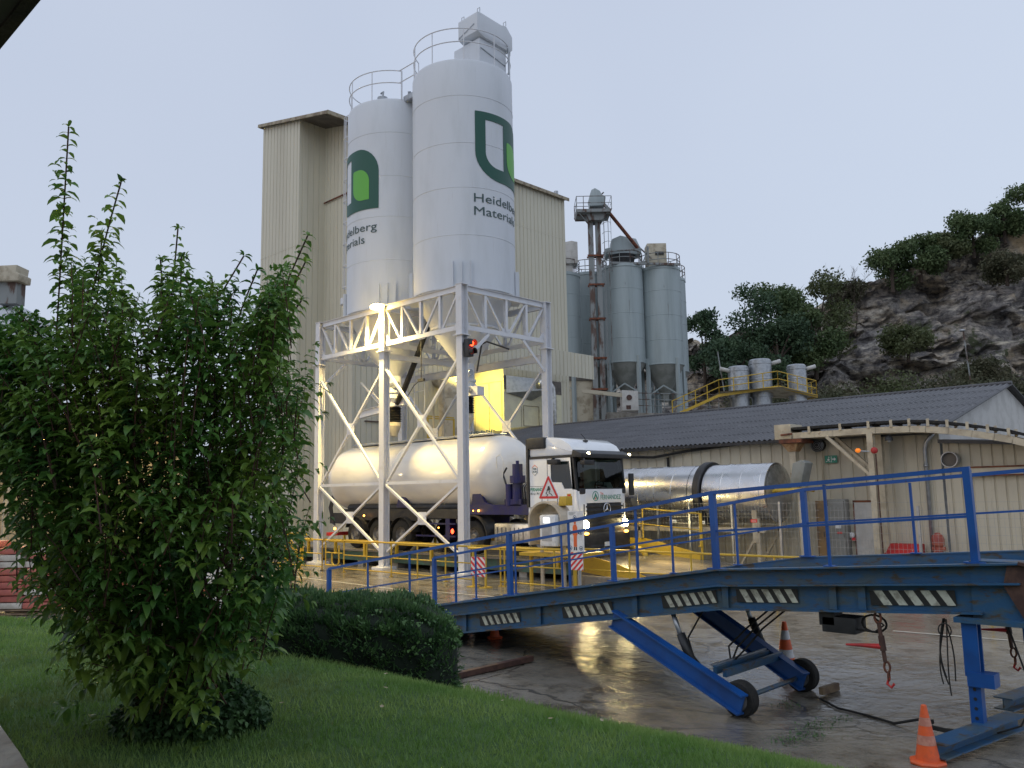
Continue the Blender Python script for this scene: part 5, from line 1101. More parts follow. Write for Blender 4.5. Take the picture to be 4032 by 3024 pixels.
# mesh fence in front of the drum
def fence_panel(x0, x1, lab, post=True, y=4.45, z1=2.03):
    t_ = thing('mesh_fence', lab, 'fence', (x0, y, 0), 'mesh fence panels in front of the drum')
    m = MB(); m.beam((x0, y, 0), (x0, y, z1+.03), .06, .06, V(1, 0, 0)); m.build('post', 'galv', t_)
    m = MB(); k = int((x1-x0)/.1)
    for i in range(1, k): x = x0+(x1-x0)*i/k; m.beam((x, y, .1), (x, y, z1), .004, .004, V(1, 0, 0))
    for i in range(11): m.beam((x0, y, .1+i*.192), (x1, y, .1+i*.192), .005, .005)
    m.build('mesh', 'galv', t_)
fence_panel(2.7, 3.97, 'mesh fence panel nearest the lorry cab'); fence_panel(3.97, 5.1, 'mesh fence panel behind the short yellow railing'); fence_panel(5.1, 6.51, 'mesh fence panel carrying the small white plate'); fence_panel(6.51, 7.98, 'mesh fence panel in front of the drum end')
fence_panel(7.98, 8.6, 'narrow mesh gate leaf left of the lit pole'); fence_panel(8.6, 9.1, 'narrow mesh gate leaf in front of the brown cabinet'); fence_panel(9.3, 11.6, 'mesh fence panel in front of the red box', z1=1.9); fence_panel(11.6, 14.2, 'mesh fence panel below the round vent', z1=1.9); fence_panel(14.2, 17, 'mesh fence panel at the right edge of the picture', z1=1.9)
for x, z_, w, mt, lab in ((4.56, 1.5, .16, 'sign_white', 'small pale plate on the fence by the cab'), (5.54, 1.47, .17, 'sign_white', 'white plate on the middle fence panel'), (7.2, 1.53, .2, 'sign_red', 'small red notice on the fence by the drum end')):
    t_ = thing('fence_plate', lab, 'notice', (x, 4.42, z_)); MB().box(x-w/2, x+w/2, 4.425, 4.435, z_-.045, z_+.045).build('plate', mt, t_); MB().box(x-w/2+.03, x+w/2-.03, 4.421, 4.424, z_-.01, z_+.004).build('small_print', 'letter_grey' if mt == 'sign_white' else 'sign_white', t_)
tag(MB().tube([(8.72, 4.4, 0), (8.72, 4.4, 1.85)], .03, 10).build('lit_pole', 'chrome', loc=(8.72, 4.4, 0), smooth=True), 'bright polished pole at the fence gate', 'pole')

# ---------------------------------------------------------------- arched belt conveyor
t_ = thing('belt_conveyor', 'cream painted arched belt conveyor with black belt on rusty columns', 'conveyor', (10, 6.4, 0))
prof = [(7.7, 3.95), (8.9, 3.95), (10.1, 3.955), (11.0, 3.93), (11.4, 3.90), (11.95, 3.82), (12.5, 3.71), (13.0, 3.60), (13.4, 3.50), (14.2, 3.22), (15.2, 2.8), (16.5, 2.2)]
for y in (6.1, 6.7):
    m = MB()
    for a, b_ in zip(prof[:-1], prof[1:]): m.beam((a[0], y, a[1]), (b_[0]+.01, y, b_[1]), .05, .17)
    m.build('side_beam', 'cream_steel', t_)
bl = [(7.6, 4.03)]+[(x, z_+.21) for x, z_ in prof]; m = MB()
for a, b_ in zip(bl[:-1], bl[1:]): m.beam((a[0], 6.05, a[1]), (b_[0]+.01, 6.05, b_[1]), .012, .07); m.beam((a[0], 6.4, a[1]-.03), (b_[0]+.01, 6.4, b_[1]-.03), .62, .015)
m.build('belt', 'rubber', t_)
for x, z_ in ((8.23, 4.13), (9.14, 4.15), (9.93, 4.16), (10.54, 4.15), (11.01, 4.15), (11.48, 4.11), (11.95, 4.05), (12.42, 3.96), (12.88, 3.86), (13.34, 3.74), (13.9, 3.55), (14.5, 3.3)):
    m = MB()
    for y in (6.03, 6.72): m.box(x-.035, x+.035, y, y+.04, z_-.13, z_+.06)
    m.each('roller_bracket', 'cream_steel', t_); MB().tube([(x+.05, 6.1, z_-.06), (x+.05, 6.7, z_-.06)], .035, 8).build('roller', 'black_plastic', t_)
MB().box(7.16, 7.68, 6.02, 6.78, 3.86, 4.3).build('drive_box', 'cream_steel', t_, bevel=.01)
m = MB(); m.box(7.3, 8.0, 6.0, 6.8, 3.74, 3.85); m.tube([(7.4, 5.95, 3.98), (7.75, 5.95, 4.0)], .03, 8); m.build('drive_frame', 'rust', t_)
m = MB(); m.add([(7.3, 6.15, 3.73), (7.8, 6.15, 3.73), (7.8, 6.65, 3.73), (7.3, 6.65, 3.73), (7.45, 6.25, 3.5), (7.68, 6.25, 3.5), (7.68, 6.55, 3.5), (7.45, 6.55, 3.5)], [(0, 1, 5, 4), (1, 2, 6, 5), (2, 3, 7, 6), (3, 0, 4, 7)]); m.build('discharge_hopper', 'rusty_cream' if 'rusty_cream' in MATS else mat('rusty_cream', (.45, .3, .16), .7, c2=(.3, .15, .07), sc=6), t_)
MB().box(7.47, 7.66, 6.28, 6.52, 2.4, 3.5).build('discharge_duct', 'cream_steel', t_)
for x, y in ((9.95, 6.1), (9.95, 6.72)): MB().ibeam((x, y, 0), (x, y, 3.87), .16, .18, .014, V(0, 1, 0)).build('column', 'cream_steel', t_)
m = MB()
for y in (6.1, 6.72): m.beam((8.72, y, 3.86), (9.87, y, 2.75), .08, .1, V(0, 1, 0))
m.each('diagonal_strut', 'cream_steel', t_)
MB().beam((10.1, 5.99, 0), (10.1, 5.99, 3.3), .03, .03, V(1, 0, 0)).build('rusty_conduit', 'dark_rust', t_)
t_ = thing('amber_beacon', 'orange warning beacon with a red call button on the conveyor column', 'beacon', (9.75, 5.9, 3.38)); MB().ball((9.66, 5.9, 3.42), .07, 12, 8, (1.1, 1, .9)).build('lens', 'amber_lens', t_, smooth=True); m = MB(); m.tube([(9.72, 5.9, 3.4), (9.95, 5.95, 3.38)], .015, 6); m.build('arm', 'galv', t_); m = MB(); m.lathe((10.1, 5.93, 3.40), [(.09, 0), (.09, -.05), (.04, -.09), (0, -.09)], 12, 'y'); m.build('button', 'red_paint', t_)
t_ = thing('work_lamp', 'dark caged lamp hanging below the conveyor arch', 'lamp', (10.4, 6.2, 3.75)); m = MB(); m.lathe((10.4, 6.2, 3.72), [(.03, .1), (.1, .02), (.11, -.06)], 12); m.build('shade', 'black_plastic', t_); MB().ball((10.4, 6.2, 3.66), .06, 8, 6).build('glass', 'galv', t_)

# ---------------------------------------------------------------- grey silo battery beyond the shed
FX = lambda X, Y, z: cw(X, Y, z)
def grey_silo(X, Y, r, zc0, zc1, label, legs=True, zleg=6., rails=True):
    o = FX(X, Y, 0); t_ = thing('grey_silo', label, 'silo', (o.x, o.y, zleg), 'grey silos beyond the shed'); c = (o.x, o.y, 0)
    pr = [(r-.1, zc0)]; z_ = zc0
    pr = [(r, zc0), (r+.03, zc0+.02), (r+.03, zc0+.1), (r, zc0+.12)]
    for k in range(1, 4): zz = zc0+(zc1-zc0)*k/4; pr += [(r, zz-.03), (r+.02, zz), (r, zz+.03)]
    pr += [(r, zc1-.25), (r+.05, zc1-.22), (r+.03, zc1), (r*.8, zc1+.15), (0, zc1+.35)]
    MB().lathe(c, pr, 40).build('shell', 'grey_silo', t_, smooth=2)
    MB().lathe(c, [(r-.03, zc0-.01), (.32, zc0-r*1.45), (.3, zc0-r*1.45-.5)], 32).build('cone', 'grey_cone', t_, smooth=2)
    for k in range(4):
        a = YAW+R(-60+90*k); x, y = o.x+(r+.02)*math.cos(a), o.y+(r+.02)*math.sin(a); m = MB(); m.beam((x, y, zleg), (x, y, zc0+.55), .26, .26, V(1, 0, 0)); m.build('leg', 'grey_silo', t_)
    m = MB(); zz = zc0-r*1.3
    for k in range(4):
        a, b_ = YAW+R(-60+90*k), YAW+R(30+90*k); m.beam((o.x+r*math.cos(a), o.y+r*math.sin(a), zz-.3), (o.x+r*math.cos((a+b_)/2)*.62, o.y+r*math.sin((a+b_)/2)*.62, zz+.5), .1, .1); m.beam((o.x+r*math.cos(b_), o.y+r*math.sin(b_), zz-.3), (o.x+r*math.cos((a+b_)/2)*.62, o.y+r*math.sin((a+b_)/2)*.62, zz+.5), .1, .1)
    m.build('brace', 'grey_silo', t_)
    m = MB()
    for h in (.55, 1.1): m.tube([(o.x+r*math.cos(2*PI*k/24), o.y+r*math.sin(2*PI*k/24), zc1+h) for k in range(25)], .035, 5, cap=False)
    for k in range(12): x, y = o.x+r*math.cos(2*PI*k/12), o.y+r*math.sin(2*PI*k/12); m.tube([(x, y, zc1-.1), (x, y, zc1+1.1)], .03, 5)
    m.build('roof_railing', 'rusty_steel', t_); return t_, o
s3, o3 = grey_silo(9.37, 68, 1.66, 12.75, 20.9, 'grey silo with the filter cap fed by the rusty pipe', zleg=7.5)
m = MB(); q = lambda X, Y, z: tuple(FX(X, Y, z))
m.prism([(-1.4, 21.9), (1.5, 21.9), (1.5, 22.3), (1.1, 23.2), (-.2, 23.5), (-.9, 23.2), (-1.0, 22.5), (-1.5, 22.4)], FX(9.4, 67.2, 0), (cy_, sy_, 0), (0, 0, 1), V(-sy_, cy_, 0)*1.5); m.build('filter_cap', 'grey_silo', s3, bevel=.05)
m = MB(); m.lathe(FX(9.4, 67.9, 0), [(.9, 21.1), (1.1, 21.9)], 12); m.build('cap_stand', 'black_plastic', s3)
s4, o4 = grey_silo(12.6, 68.5, 1.66, 12.6, 20.8, 'grey silo with a beige filter box on its roof', zleg=7.3)
m = MB(); P_ = FX(12.2, 67.6, 0); m.prism([(-.75, 20.9), (.85, 20.9), (.85, 22.9), (-.75, 22.9)], P_, (cy_, sy_, 0), (0, 0, 1), V(-sy_, cy_, 0)*1.4); m.build('filter_box', 'old_cream', s4, bevel=.04)
m = MB(); m.prism([(-.1, 21.9), (.6, 21.9), (.6, 22.15), (-.1, 22.15)], P_+V(sy_, -cy_, 0)*.12, (cy_, sy_, 0), (0, 0, 1), V(-sy_, cy_, 0)*.12); m.build('filter_handle', 'black_plastic', s4)
s5, o5 = grey_silo(13.9, 72.5, 1.6, 12.6, 20.9, 'grey silo mostly hidden at the right end of the battery', zleg=7)
s2, o2 = grey_silo(6.9, 72, 1.65, 13.0, 21.3, 'grey silo half hidden behind the bucket elevator', zleg=7)
s1, o1 = grey_silo(4.1, 68, 1.7, 13.1, 20.3, 'grey silo with dark streaks against the cream building', zleg=7)
m = MB(); P_ = FX(4.4, 66.8, 0); m.prism([(-1.0, 21.1), (1.2, 21.1), (1.2, 22.9), (.7, 23.0), (-1.0, 22.7)], P_, (cy_, sy_, 0), (0, 0, 1), V(-sy_, cy_, 0)*1.6); m.prism([(-.8, 20.3), (.8, 20.3), (.8, 21.1), (-.8, 21.1)], P_+V(-sy_, cy_, 0)*.3, (cy_, sy_, 0), (0, 0, 1), V(-sy_, cy_, 0)*.8); m.build('filter_box', 'gable_board', s1, bevel=.04)
m = MB()
for a, b_, w_ in (((8.2, 66.4, 20.95), (14.0, 66.9, 20.85), .18), ((10.9, 66.6, 21.0), (11.4, 66.6, 22.2), .1), ((10.6, 66.6, 22.3), (11.6, 66.6, 21.3), .1), ((11.3, 66.5, 20.9), (11.3, 66.5, 22.3), .12), ((8.0, 66.5, 21.9), (10.8, 66.5, 22.1), .1)): m.beam(q(*a), q(*b_), w_, w_)
m.build('roof_walkway', 'rusty_steel', s3)
# bucket elevator
o = FX(7.2, 66, 0); t_ = thing('bucket_elevator', 'tall rust streaked twin leg bucket elevator with a railed head platform', 'elevator', (o.x, o.y, 6))
for X in (6.62, 7.22):
    m = MB(); p = FX(X, 66, 0); m.beam((p.x, p.y, 6), (p.x, p.y, 24.8), .44, .4, V(cy_, sy_, 0)); m.build('leg', 'rusty_steel', t_)
m = MB()
for z_ in (10.5, 13.0, 16.2, 19.0, 21.4): m.beam(q(6.3, 65.7, z_), q(7.6, 65.7, z_), .1, .14); m.beam(q(6.3, 66.3, z_), q(7.6, 66.3, z_), .1, .14)
m.each('collar', 'rust', t_)
cf = V(CAM.x, CAM.y, 0)
m = MB(); m.prism([(5.5, 24.75), (8.2, 24.75), (8.3, 25.0), (5.4, 25.0)], cf+V(-sy_, cy_, 0)*64.8, (cy_, sy_, 0), (0, 0, 1), V(-sy_, cy_, 0)*2.4); m.prism([(6.3, 24.75), (7.9, 24.75), (7.5, 24.2), (6.5, 24.2)], cf+V(-sy_, cy_, 0)*65.2, (cy_, sy_, 0), (0, 0, 1), V(-sy_, cy_, 0)*1.4); m.build('platform', 'rusty_steel', t_)
m = MB()
for z_ in (25.5, 26.05): m.tube([q(5.45, 64.8, z_), q(8.25, 64.8, z_), q(8.25, 67.2, z_), q(5.45, 67.2, z_), q(5.45, 64.8, z_)], .03, 5)
for X, Y in ((5.45, 64.8), (6.0, 64.8), (7.7, 64.8), (8.25, 64.8), (8.25, 67.2), (5.45, 67.2), (6.2, 67.2), (8.0, 67.2)): m.tube([q(X, Y, 25.0), q(X, Y, 26.05)], .03, 5)
m.build('railing', 'rusty_steel', t_)
m = MB(); m.prism([(6.6, 25.5), (7.8, 25.5), (7.9, 26.2), (7.85, 26.35), (7.6, 26.4), (7.45, 26.75), (7.05, 27.0), (6.75, 26.85), (6.6, 26.4), (6.52, 26.1)], cf+V(-sy_, cy_, 0)*65.5, (cy_, sy_, 0), (0, 0, 1), V(-sy_, cy_, 0)*1.1); m.build('head', 'grey_silo', t_, bevel=.05)
m = MB(); m.beam(q(6.75, 66, 25.0), q(6.75, 66, 25.5), .2, .2, V(cy_, sy_, 0)); m.beam(q(7.2, 66, 25.0), q(7.2, 66, 25.5), .2, .2, V(cy_, sy_, 0)); m.beam(q(7.6, 66, 26.6), q(7.8, 66, 26.8), .1, .1); m.beam(q(5.6, 65, 24.8), q(6.5, 65.6, 23.9), .08, .08); m.beam(q(7.7, 65.4, 25.6), q(8.1, 65.4, 25.1), .25, .2); m.build('head_support', 'rusty_steel', t_)
m = MB()
for z_ in np.arange(20.0, 24.4, .8): m.tube([q(7.55, 65.8, z_), q(7.65, 65.3, z_), q(7.95, 65.1, z_), q(8.2, 65.3, z_), q(8.25, 65.8, z_)], .02, 5)
for X, Y in ((7.65, 65.3), (7.95, 65.1), (8.2, 65.3)): m.tube([q(X, Y, 20.0), q(X, Y, 24.4)], .018, 5)
for X in (7.7, 8.05): m.tube([q(X, 65.9, 12), q(X, 65.9, 24.8)], .025, 5)
m.build('caged_ladder', 'rusty_steel', t_)
tag(MB().tube([q(8.15, 66, 25.1), q(10.6, 67, 22.3)], .15, 10).build('feed_pipe', 'rust', loc=FX(8.2, 66, 25)), 'rusty diagonal pipe from the elevator head down to a silo cap', 'pipe')
# discharge box, block building and deck below the battery
o = FX(9.2, 64, 0); t_ = thing('discharge_box', 'pale sampling box under the silo cone beside the elevator', 'box', (o.x, o.y, 8.4)); m = MB(); m.prism([(8.45, 8.6), (9.7, 8.6), (9.7, 10.1), (8.45, 10.2)], V(CAM.x, CAM.y, 0)+V(-sy_, cy_, 0)*64, (cy_, sy_, 0), (0, 0, 1), V(-sy_, cy_, 0)*1.2); m.build('body', 'gable_board', t_, bevel=.04); m = MB(); m.prism([(8.75, 8.7), (9.1, 8.7), (9.1, 9.0), (8.75, 9.0)], V(CAM.x, CAM.y, 0)+V(-sy_, cy_, 0)*63.96, (cy_, sy_, 0), (0, 0, 1), V(-sy_, cy_, 0)*.03); m.prism(disc(9.0, 9.6, .22, 12), V(CAM.x, CAM.y, 0)+V(-sy_, cy_, 0)*63.96, (cy_, sy_, 0), (0, 0, 1), V(-sy_, cy_, 0)*.03); m.build('opening', 'dark_rust', t_)
tag(MB().beam(q(5.4, 64.2, 10.2), q(8.5, 64.2, 9.8), .25, .3).build('screw_conveyor', 'old_cream', loc=FX(7, 64, 10)), 'slim cream screw conveyor crossing below the grey silos', 'conveyor')
o = FX(4.9, 66, 0); t_ = thing('block_building', 'plain beige concrete block beside the tall building', 'building', (o.x, o.y, 0))
m = MB(); m.prism([(2.9, 0), (6.5, 0), (6.5, 11.35), (2.9, 11.55)], V(CAM.x, CAM.y, 0)+V(-sy_, cy_, 0)*66.6, (cy_, sy_, 0), (0, 0, 1), V(-sy_, cy_, 0)*6); m.build('wall', 'old_cream', t_); m = MB(); m.prism([(2.8, 11.4), (6.6, 11.3), (6.6, 11.6), (2.8, 11.7)], V(CAM.x, CAM.y, 0)+V(-sy_, cy_, 0)*66.5, (cy_, sy_, 0), (0, 0, 1), V(-sy_, cy_, 0)*6.2); m.build('roof', 'underside', t_)
o = FX(12, 66, 0); t_ = thing('silo_base', 'low concrete base and rusty railing below the grey silos', 'plinth', (o.x, o.y, 7)); m = MB(); m.prism([(6.6, 0), (17, 0), (17, 8.35), (6.6, 8.75)], V(CAM.x, CAM.y, 0)+V(-sy_, cy_, 0)*66.2, (cy_, sy_, 0), (0, 0, 1), V(-sy_, cy_, 0)*8); m.build('slab', 'concrete', t_)
m = MB()
for h in (.5, 1.0, 1.5): m.tube([q(9.8, 66.1, 8.7+h), q(16.5, 66.1, 8.4+h)], .035, 5)
for k in range(10): X = 9.9+k*.72; m.tube([q(X, 66.1, 8.5), q(X, 66.1, 10.1)], .03, 5)
m.build('railing', 'rusty_steel', t_)
# three small silos on the yellow platform
for X, r, zt, lab in ((16.96, .78, 11.45, 'left and shortest of three small steel silos on the yellow platform'), (18.6, .82, 11.95, 'middle and tallest of three small steel silos on the yellow platform'), (21.3, .70, 11.5, 'right and separate one of three small steel silos on the yellow platform')):
    o = FX(X, 62, 0); t_ = thing('small_silo', lab, 'silo', (o.x, o.y, 9.3), 'small silos on the yellow platform')
    MB().lathe((o.x, o.y, 0), [(r*.9, 6), (r*.9, 9.2), (r, 9.2), (r, 10.5), (r+.03, 10.53), (r, 10.58), (r, zt-.3), (r+.04, zt-.28), (r+.04, zt-.18), (r, zt-.16), (r, zt), (r*.85, zt+.1), (0, zt+.2)], 32).build('shell', 'galv', t_, smooth=2)
    m = MB(); s_ = -1 if X < 17 else 1; a = FX(X+s_*r*.9, 61.8, zt-.25); b_ = FX(X+s_*(r+.65), 61.8, zt-.05); m.tube([a, b_], .15, 10); m.build('vent_spout', 'gable_board', t_, smooth=True)
o = FX(19, 62, 0); t_ = thing('yellow_gantry', 'yellow railed walkway platform around the three small silos', 'platform', (o.x, o.y, 9)); m = MB()
PL = [(11.9, 62, 7.9), (15.2, 61, 9.3), (19.3, 60.2, 9.75), (22.5, 61.4, 9.15), (22.5, 63.5, 9.2)]
for a, b_ in zip(PL[:-1], PL[1:]): m.beam(q(*a), q(*b_), .1, .2)
m.build('edge_beam', 'yellow_paint', t_)
m = MB(); m.add([q(15.2, 60.7, 9.55), q(19.4, 59.7, 9.7), q(22.7, 61.3, 9.15), q(22.7, 63.6, 9.2), q(15.2, 63.6, 9.5)], [(0, 1, 2, 3, 4)]); m.add([q(11.9, 62.1, 7.9), q(15.2, 61.1, 9.3), q(15.2, 62.4, 9.3), q(11.9, 63.4, 7.9)], [(0, 1, 2, 3)]); m.build('deck', 'old_cream', t_)
for i, (a, b_) in enumerate(zip(PL[:-1], PL[1:])):
    m = MB(); n_ = 4 if i < 3 else 2
    for h in (.6, 1.15): m.tube([q(a[0], a[1], a[2]+h), q(b_[0], b_[1], b_[2]+h)], .035, 5)
    for k in range(n_+1): f = k/n_; p = [a[j]+(b_[j]-a[j])*f for j in range(3)]; m.tube([q(*p), q(p[0], p[1], p[2]+1.15)], .04, 5)
    m.build('railing', 'yellow_paint', t_)
m = MB()
for X in (16.5, 18.9, 21.5): m.beam(q(X, 62, 0), q(X, 62, 9.3), .5, .5, V(cy_, sy_, 0))
m.each('support', 'concrete', t_)
o = FX(14.8, 60, 0)
tag(MB().tube([q(16.0, 62.5, 9.3), q(15.6, 62.5, 12.8)], .05, 6).build('thin_pole', 'rusty_steel', loc=FX(15.6, 62.5, 9.3)), 'thin leaning pole left of the small silos', 'pole')

# ---------------------------------------------------------------- quarry hill
top = [(-10, 22), (10, 25), (20, 24), (24, 22.5), (28, 22.5), (33, 23.5), (38, 24.5), (41, 26), (43.4, 27.6), (47, 28.7), (49.5, 29.8), (53, 31), (56.7, 32.1), (60, 34), (63.3, 35.5), (69.7, 37.8), (80, 41), (110, 46)]
tX, tZ = np.array([a for a, _ in top], float), np.array([b_ for _, b_ in top], float)
nX, nT = 460, 210; XX = np.linspace(-5, 105, nX); TT = np.linspace(0, 1, nT)
def fbm(x, y, o=5, s=1., seed=0):
    r = np.random.default_rng(seed); v = np.zeros_like(x); a = 1.
    for k in range(o):
        th = r.random(3)*6.28; f = s*2**k
        v += a*(np.sin(x*f+th[0]+1.3*np.sin(y*f*.7+th[1]))*np.cos(y*f*1.1+th[2]+1.1*np.sin(x*f*.6))); a *= .55
    return v
gx_, gt_ = np.meshgrid(XX, TT); topz = np.interp(gx_, tX, tZ); face = np.clip((gt_-.25)/.55, 0, 1)
base = 7+.02*gx_; Zh = np.where(gt_ < .25, base+gt_*12, 0)
talus = base+3.2+0*gx_
Zh = np.where(gt_ < .3, base+(talus-base)*(gt_/.3), np.where(gt_ < .8, talus+(topz-talus)*((gt_-.3)/.5), topz+(gt_-.8)*10))
Yh = np.where(gt_ < .3, 76+gt_/.3*23, np.where(gt_ < .8, 99+(gt_-.3)/.5*9, 108+(gt_-.8)/.2*60))
cl = ((gt_ > .28) & (gt_ < .82)).astype(float)
ledge = np.sin(Zh*1.1+fbm(gx_, gt_*10, 3, .25, 2)*2.5)
rv = np.random.default_rng(4)
def blocks(n, sx, sz, seed):
    q = np.random.default_rng(seed); A = np.stack([q.uniform(-5, 105, n), q.uniform(6, 46, n)], 1); off = q.random(n); tl = q.normal(size=(n, 2)); Px = (gx_+.6*fbm(gx_, Zh, 3, .5, seed)).ravel()/sx; Pz = (Zh-.25*gx_*.6).ravel()/sz
    from mathutils.kdtree import KDTree
    kd = KDTree(n)
    for i_, (a, b_) in enumerate(A): kd.insert((a/sx, (b_-.15*a)/sz, 0), i_)
    kd.balance(); ix = np.array([kd.find((a, b_, 0))[1] for a, b_ in zip(Px, Pz)])
    return (off[ix]+(tl[ix, 0]*(Px-A[ix, 0]/sx)*sx+tl[ix, 1]*(Pz-(A[ix, 1]-.15*A[ix, 0])/sz)*sz)*.16).reshape(gx_.shape)
b1, b2 = blocks(260, 2.2, .9, 5), blocks(1500, 2.2, .7, 6)
Yh = Yh+cl*(fbm(gx_, Zh, 4, .16, 1)*1.6+b1*3.2+b2*1.3+fbm(gx_, Zh, 3, 1.3, 9)*.18); Zh = Zh+(.2+cl*.25)*fbm(gx_, gt_*30, 5, .8, 3)
hv = cwn(gx_.ravel(), Yh.ravel(), Zh.ravel()); idx = np.arange(nX*nT).reshape(nT, nX)
F = np.stack([idx[:-1, :-1], idx[:-1, 1:], idx[1:, 1:], idx[1:, :-1]], -1).reshape(-1, 4)
tag(np_mesh('quarry_hill', hv, F, 'quarry_rock'), kind='structure')

# ---------------------------------------------------------------- trees and scrub on the hill
def crown_mesh(o, spheres, n, size, seed):
    r = np.random.default_rng(seed); w = np.array([s[3]**2 for s in spheres]); w /= w.sum(); k = r.choice(len(spheres), n, p=w); s = np.array(spheres)[k]
    d = r.normal(size=(n, 3)); d /= np.linalg.norm(d, axis=1)[:, None]; rad = r.random(n)**.38*(1+.16*r.normal(size=n))
    c = s[:, :3]+d*(s[:, 3]*rad)[:, None]*np.array([1, 1, .8]); a = r.normal(size=(n, 3)); a /= np.linalg.norm(a, axis=1)[:, None]; b_ = np.cross(a, r.normal(size=(n, 3))); b_ /= np.linalg.norm(b_, axis=1)[:, None]
    sz = size*(.6+.8*r.random(n))[:, None]; a *= sz; b_ *= sz*.6
    vs = np.stack([c-a, c+b_*.9, c+a, c-b_], 1).reshape(-1, 3)+np.array(o); return vs, np.arange(4*n).reshape(-1, 4)
def tree(X, Y, z, h, w, label, mt='tree_leaf', n=1900, seed=1, name='tree', lobes=9, leaf=.30, cat='tree', group='trees on the quarry hill'):
    o = FX(X, Y, z); t_ = thing(name, label, cat, tuple(o), group); rr = random.Random(seed); sp = []
    for k in range(lobes):
        a = rr.random()*2*PI; q_ = rr.random(); f = .12+.80*q_; rad = w*.5*(1-abs(f-.5)*.7)
        sp.append((rad*.75*math.cos(a), rad*.75*math.sin(a), h*f, w*(.20+.12*rr.random())))
    sp.append((0, 0, h*.85, w*.2))
    m = MB(); m.tube([o-V(0, 0, 1), o+V(.1, 0, h*.3), o+V(rr.uniform(-.3, .3), 0, h*.75)], [w*.035+.06, w*.028+.04, .03], 7)
    for s in sp[:7]: st = o+V(0, 0, h*(.2+.3*rr.random())); en = o+V(s[0], s[1], s[2]); m.tube([st, (st+en)/2+V(0, 0, .2), en], [w*.014+.03, w*.01+.02, .015], 5)
    m.build('trunk', 'bark', t_); vs, fs = crown_mesh(o, sp, int(n*2.6), leaf*.58, seed); np_mesh('crown', vs, fs, mt, t_); return t_
TREES = [(23.0, 99, 15, 9.5, 5, 'dark tree just right of the grey silos', 'tree_leaf_dark'), (28.3, 99, 15, 13.0, 7.6, 'tallest tree of the left hill group with gaps in its crown', 'tree_leaf_dark'), (32.6, 100, 16, 11.6, 6.4, 'bronze tipped tree in the middle of the left hill group', 'tree_leaf'), (37.4, 100, 17.5, 10.6, 7.0, 'olive green tree at the right of the left hill group', 'tree_leaf_olive'),
         (25.5, 94, 12, 8.0, 7.0, 'dense dark lower tree behind the small silos', 'tree_leaf_dark'), (30.6, 95, 14, 8, 7.5, 'broad low tree above the right small silo', 'tree_leaf_dark'), (35.6, 97, 16, 7.5, 6, 'low olive tree at the foot of the left hill group', 'tree_leaf'),
         (50.0, 107, 28.6, 4.9, 5.8, 'leftmost rounded tree on the cliff edge', 'tree_leaf'), (53.8, 107, 29.9, 5.4, 5.6, 'second tree along the cliff edge with a pointed crown', 'tree_leaf'), (57.4, 107, 31.3, 4.2, 4.8, 'small tree in the middle of the cliff edge', 'tree_leaf_olive'), (61.0, 107, 33.0, 4.9, 5.4, 'bright green tree on the higher cliff edge', 'tree_leaf'), (65.3, 107, 34.9, 4.8, 5.6, 'dark tree near the top right of the cliff', 'tree_leaf'), (69.3, 107, 36.3, 5.2, 5.8, 'tree at the right picture edge on the cliff top', 'tree_leaf')]
for i, (X, Y, z_, h, w, lab, mt) in enumerate(TREES): tree(X, Y, z_, h, w, lab, mt, seed=20+i, n=2300, leaf=.33)
for i, (X, Y, z_, h, w, lab) in enumerate(((26.5, 84, 8.4, 3.0, 9, 'low scrub bush behind the small silos'), (31.5, 84, 8.4, 3.6, 8, 'brownish scrub bush right of the small silos'), (38, 86, 8.6, 4.6, 9, 'olive scrub bush rising in front of the rock face'), (44, 87, 8.8, 4.2, 9, 'broad scrub bush left of the hill lamp post'), (50.5, 88, 9, 4.0, 9, 'low dark scrub bush behind the hill lamp post'), (57.5, 88, 9.3, 4.4, 9, 'scrub bush at the right foot of the rock face'), (47, 98, 18, 3.4, 5, 'green bush clinging to the middle of the rock face'), (42, 104, 25.8, 2.2, 5, 'small dead looking bush on the rock shoulder'), (62, 102, 28, 2.6, 5, 'bush growing high on the right of the rock face'), (55, 96, 14, 2.4, 6, 'dark bush on a ledge of the rock face'))):
    tree(X, Y, z_, h, w, lab, 'scrub_leaf' if i not in (2, 6) else 'tree_leaf_olive', seed=60+i, n=1700, name='scrub_bush', lobes=8, leaf=.30, cat='bush', group='scrub on the quarry slope')
def dead(X, Y, z, h, label, seed):
    o = FX(X, Y, z); t_ = thing('bare_tree', label, 'tree', tuple(o), 'bare trees on the hill'); rr = random.Random(seed); m = MB()
    def br(p, d, L_, r, lv):
        e = p+d*L_; m.tube([p, (p+e)/2+V(rr.uniform(-.1, .1), rr.uniform(-.1, .1), 0)*L_, e], [r, r*.8, r*.5], 4)
        if lv:
            for _ in range(4): br(p+(e-p)*rr.uniform(.4, 1), (d+V(rr.uniform(-.7, .7), rr.uniform(-.7, .7), rr.uniform(-.1, .5))).normalized(), L_*.55, r*.5, lv-1)
    br(o, V(rr.uniform(-.1, .1), 0, 1), h*.5, .09, 3); m.build('trunk', 'bark', t_)
dead(40.2, 101, 19, 12.5, 'bare grey tree beside the olive tree on the hill', 1); dead(42.6, 102, 21, 10, 'smaller bare tree on the rock shoulder', 5); dead(34.6, 101, 17, 12, 'bare twigs between two green hill trees', 8)
o = FX(46.6, 84, 9); t_ = thing('lamp_post', 'slim lamp post standing in front of the quarry face', 'lamp post', tuple(o)); MB().tube([q(46.6, 84, 9), q(46.1, 84, 18.0)], .07, 8).build('pole', 'rusty_steel', t_); MB().ball(q(46.0, 84, 18.1), .28, 8, 6, (1, 1, .5)).build('lamp_head', 'galv', t_)

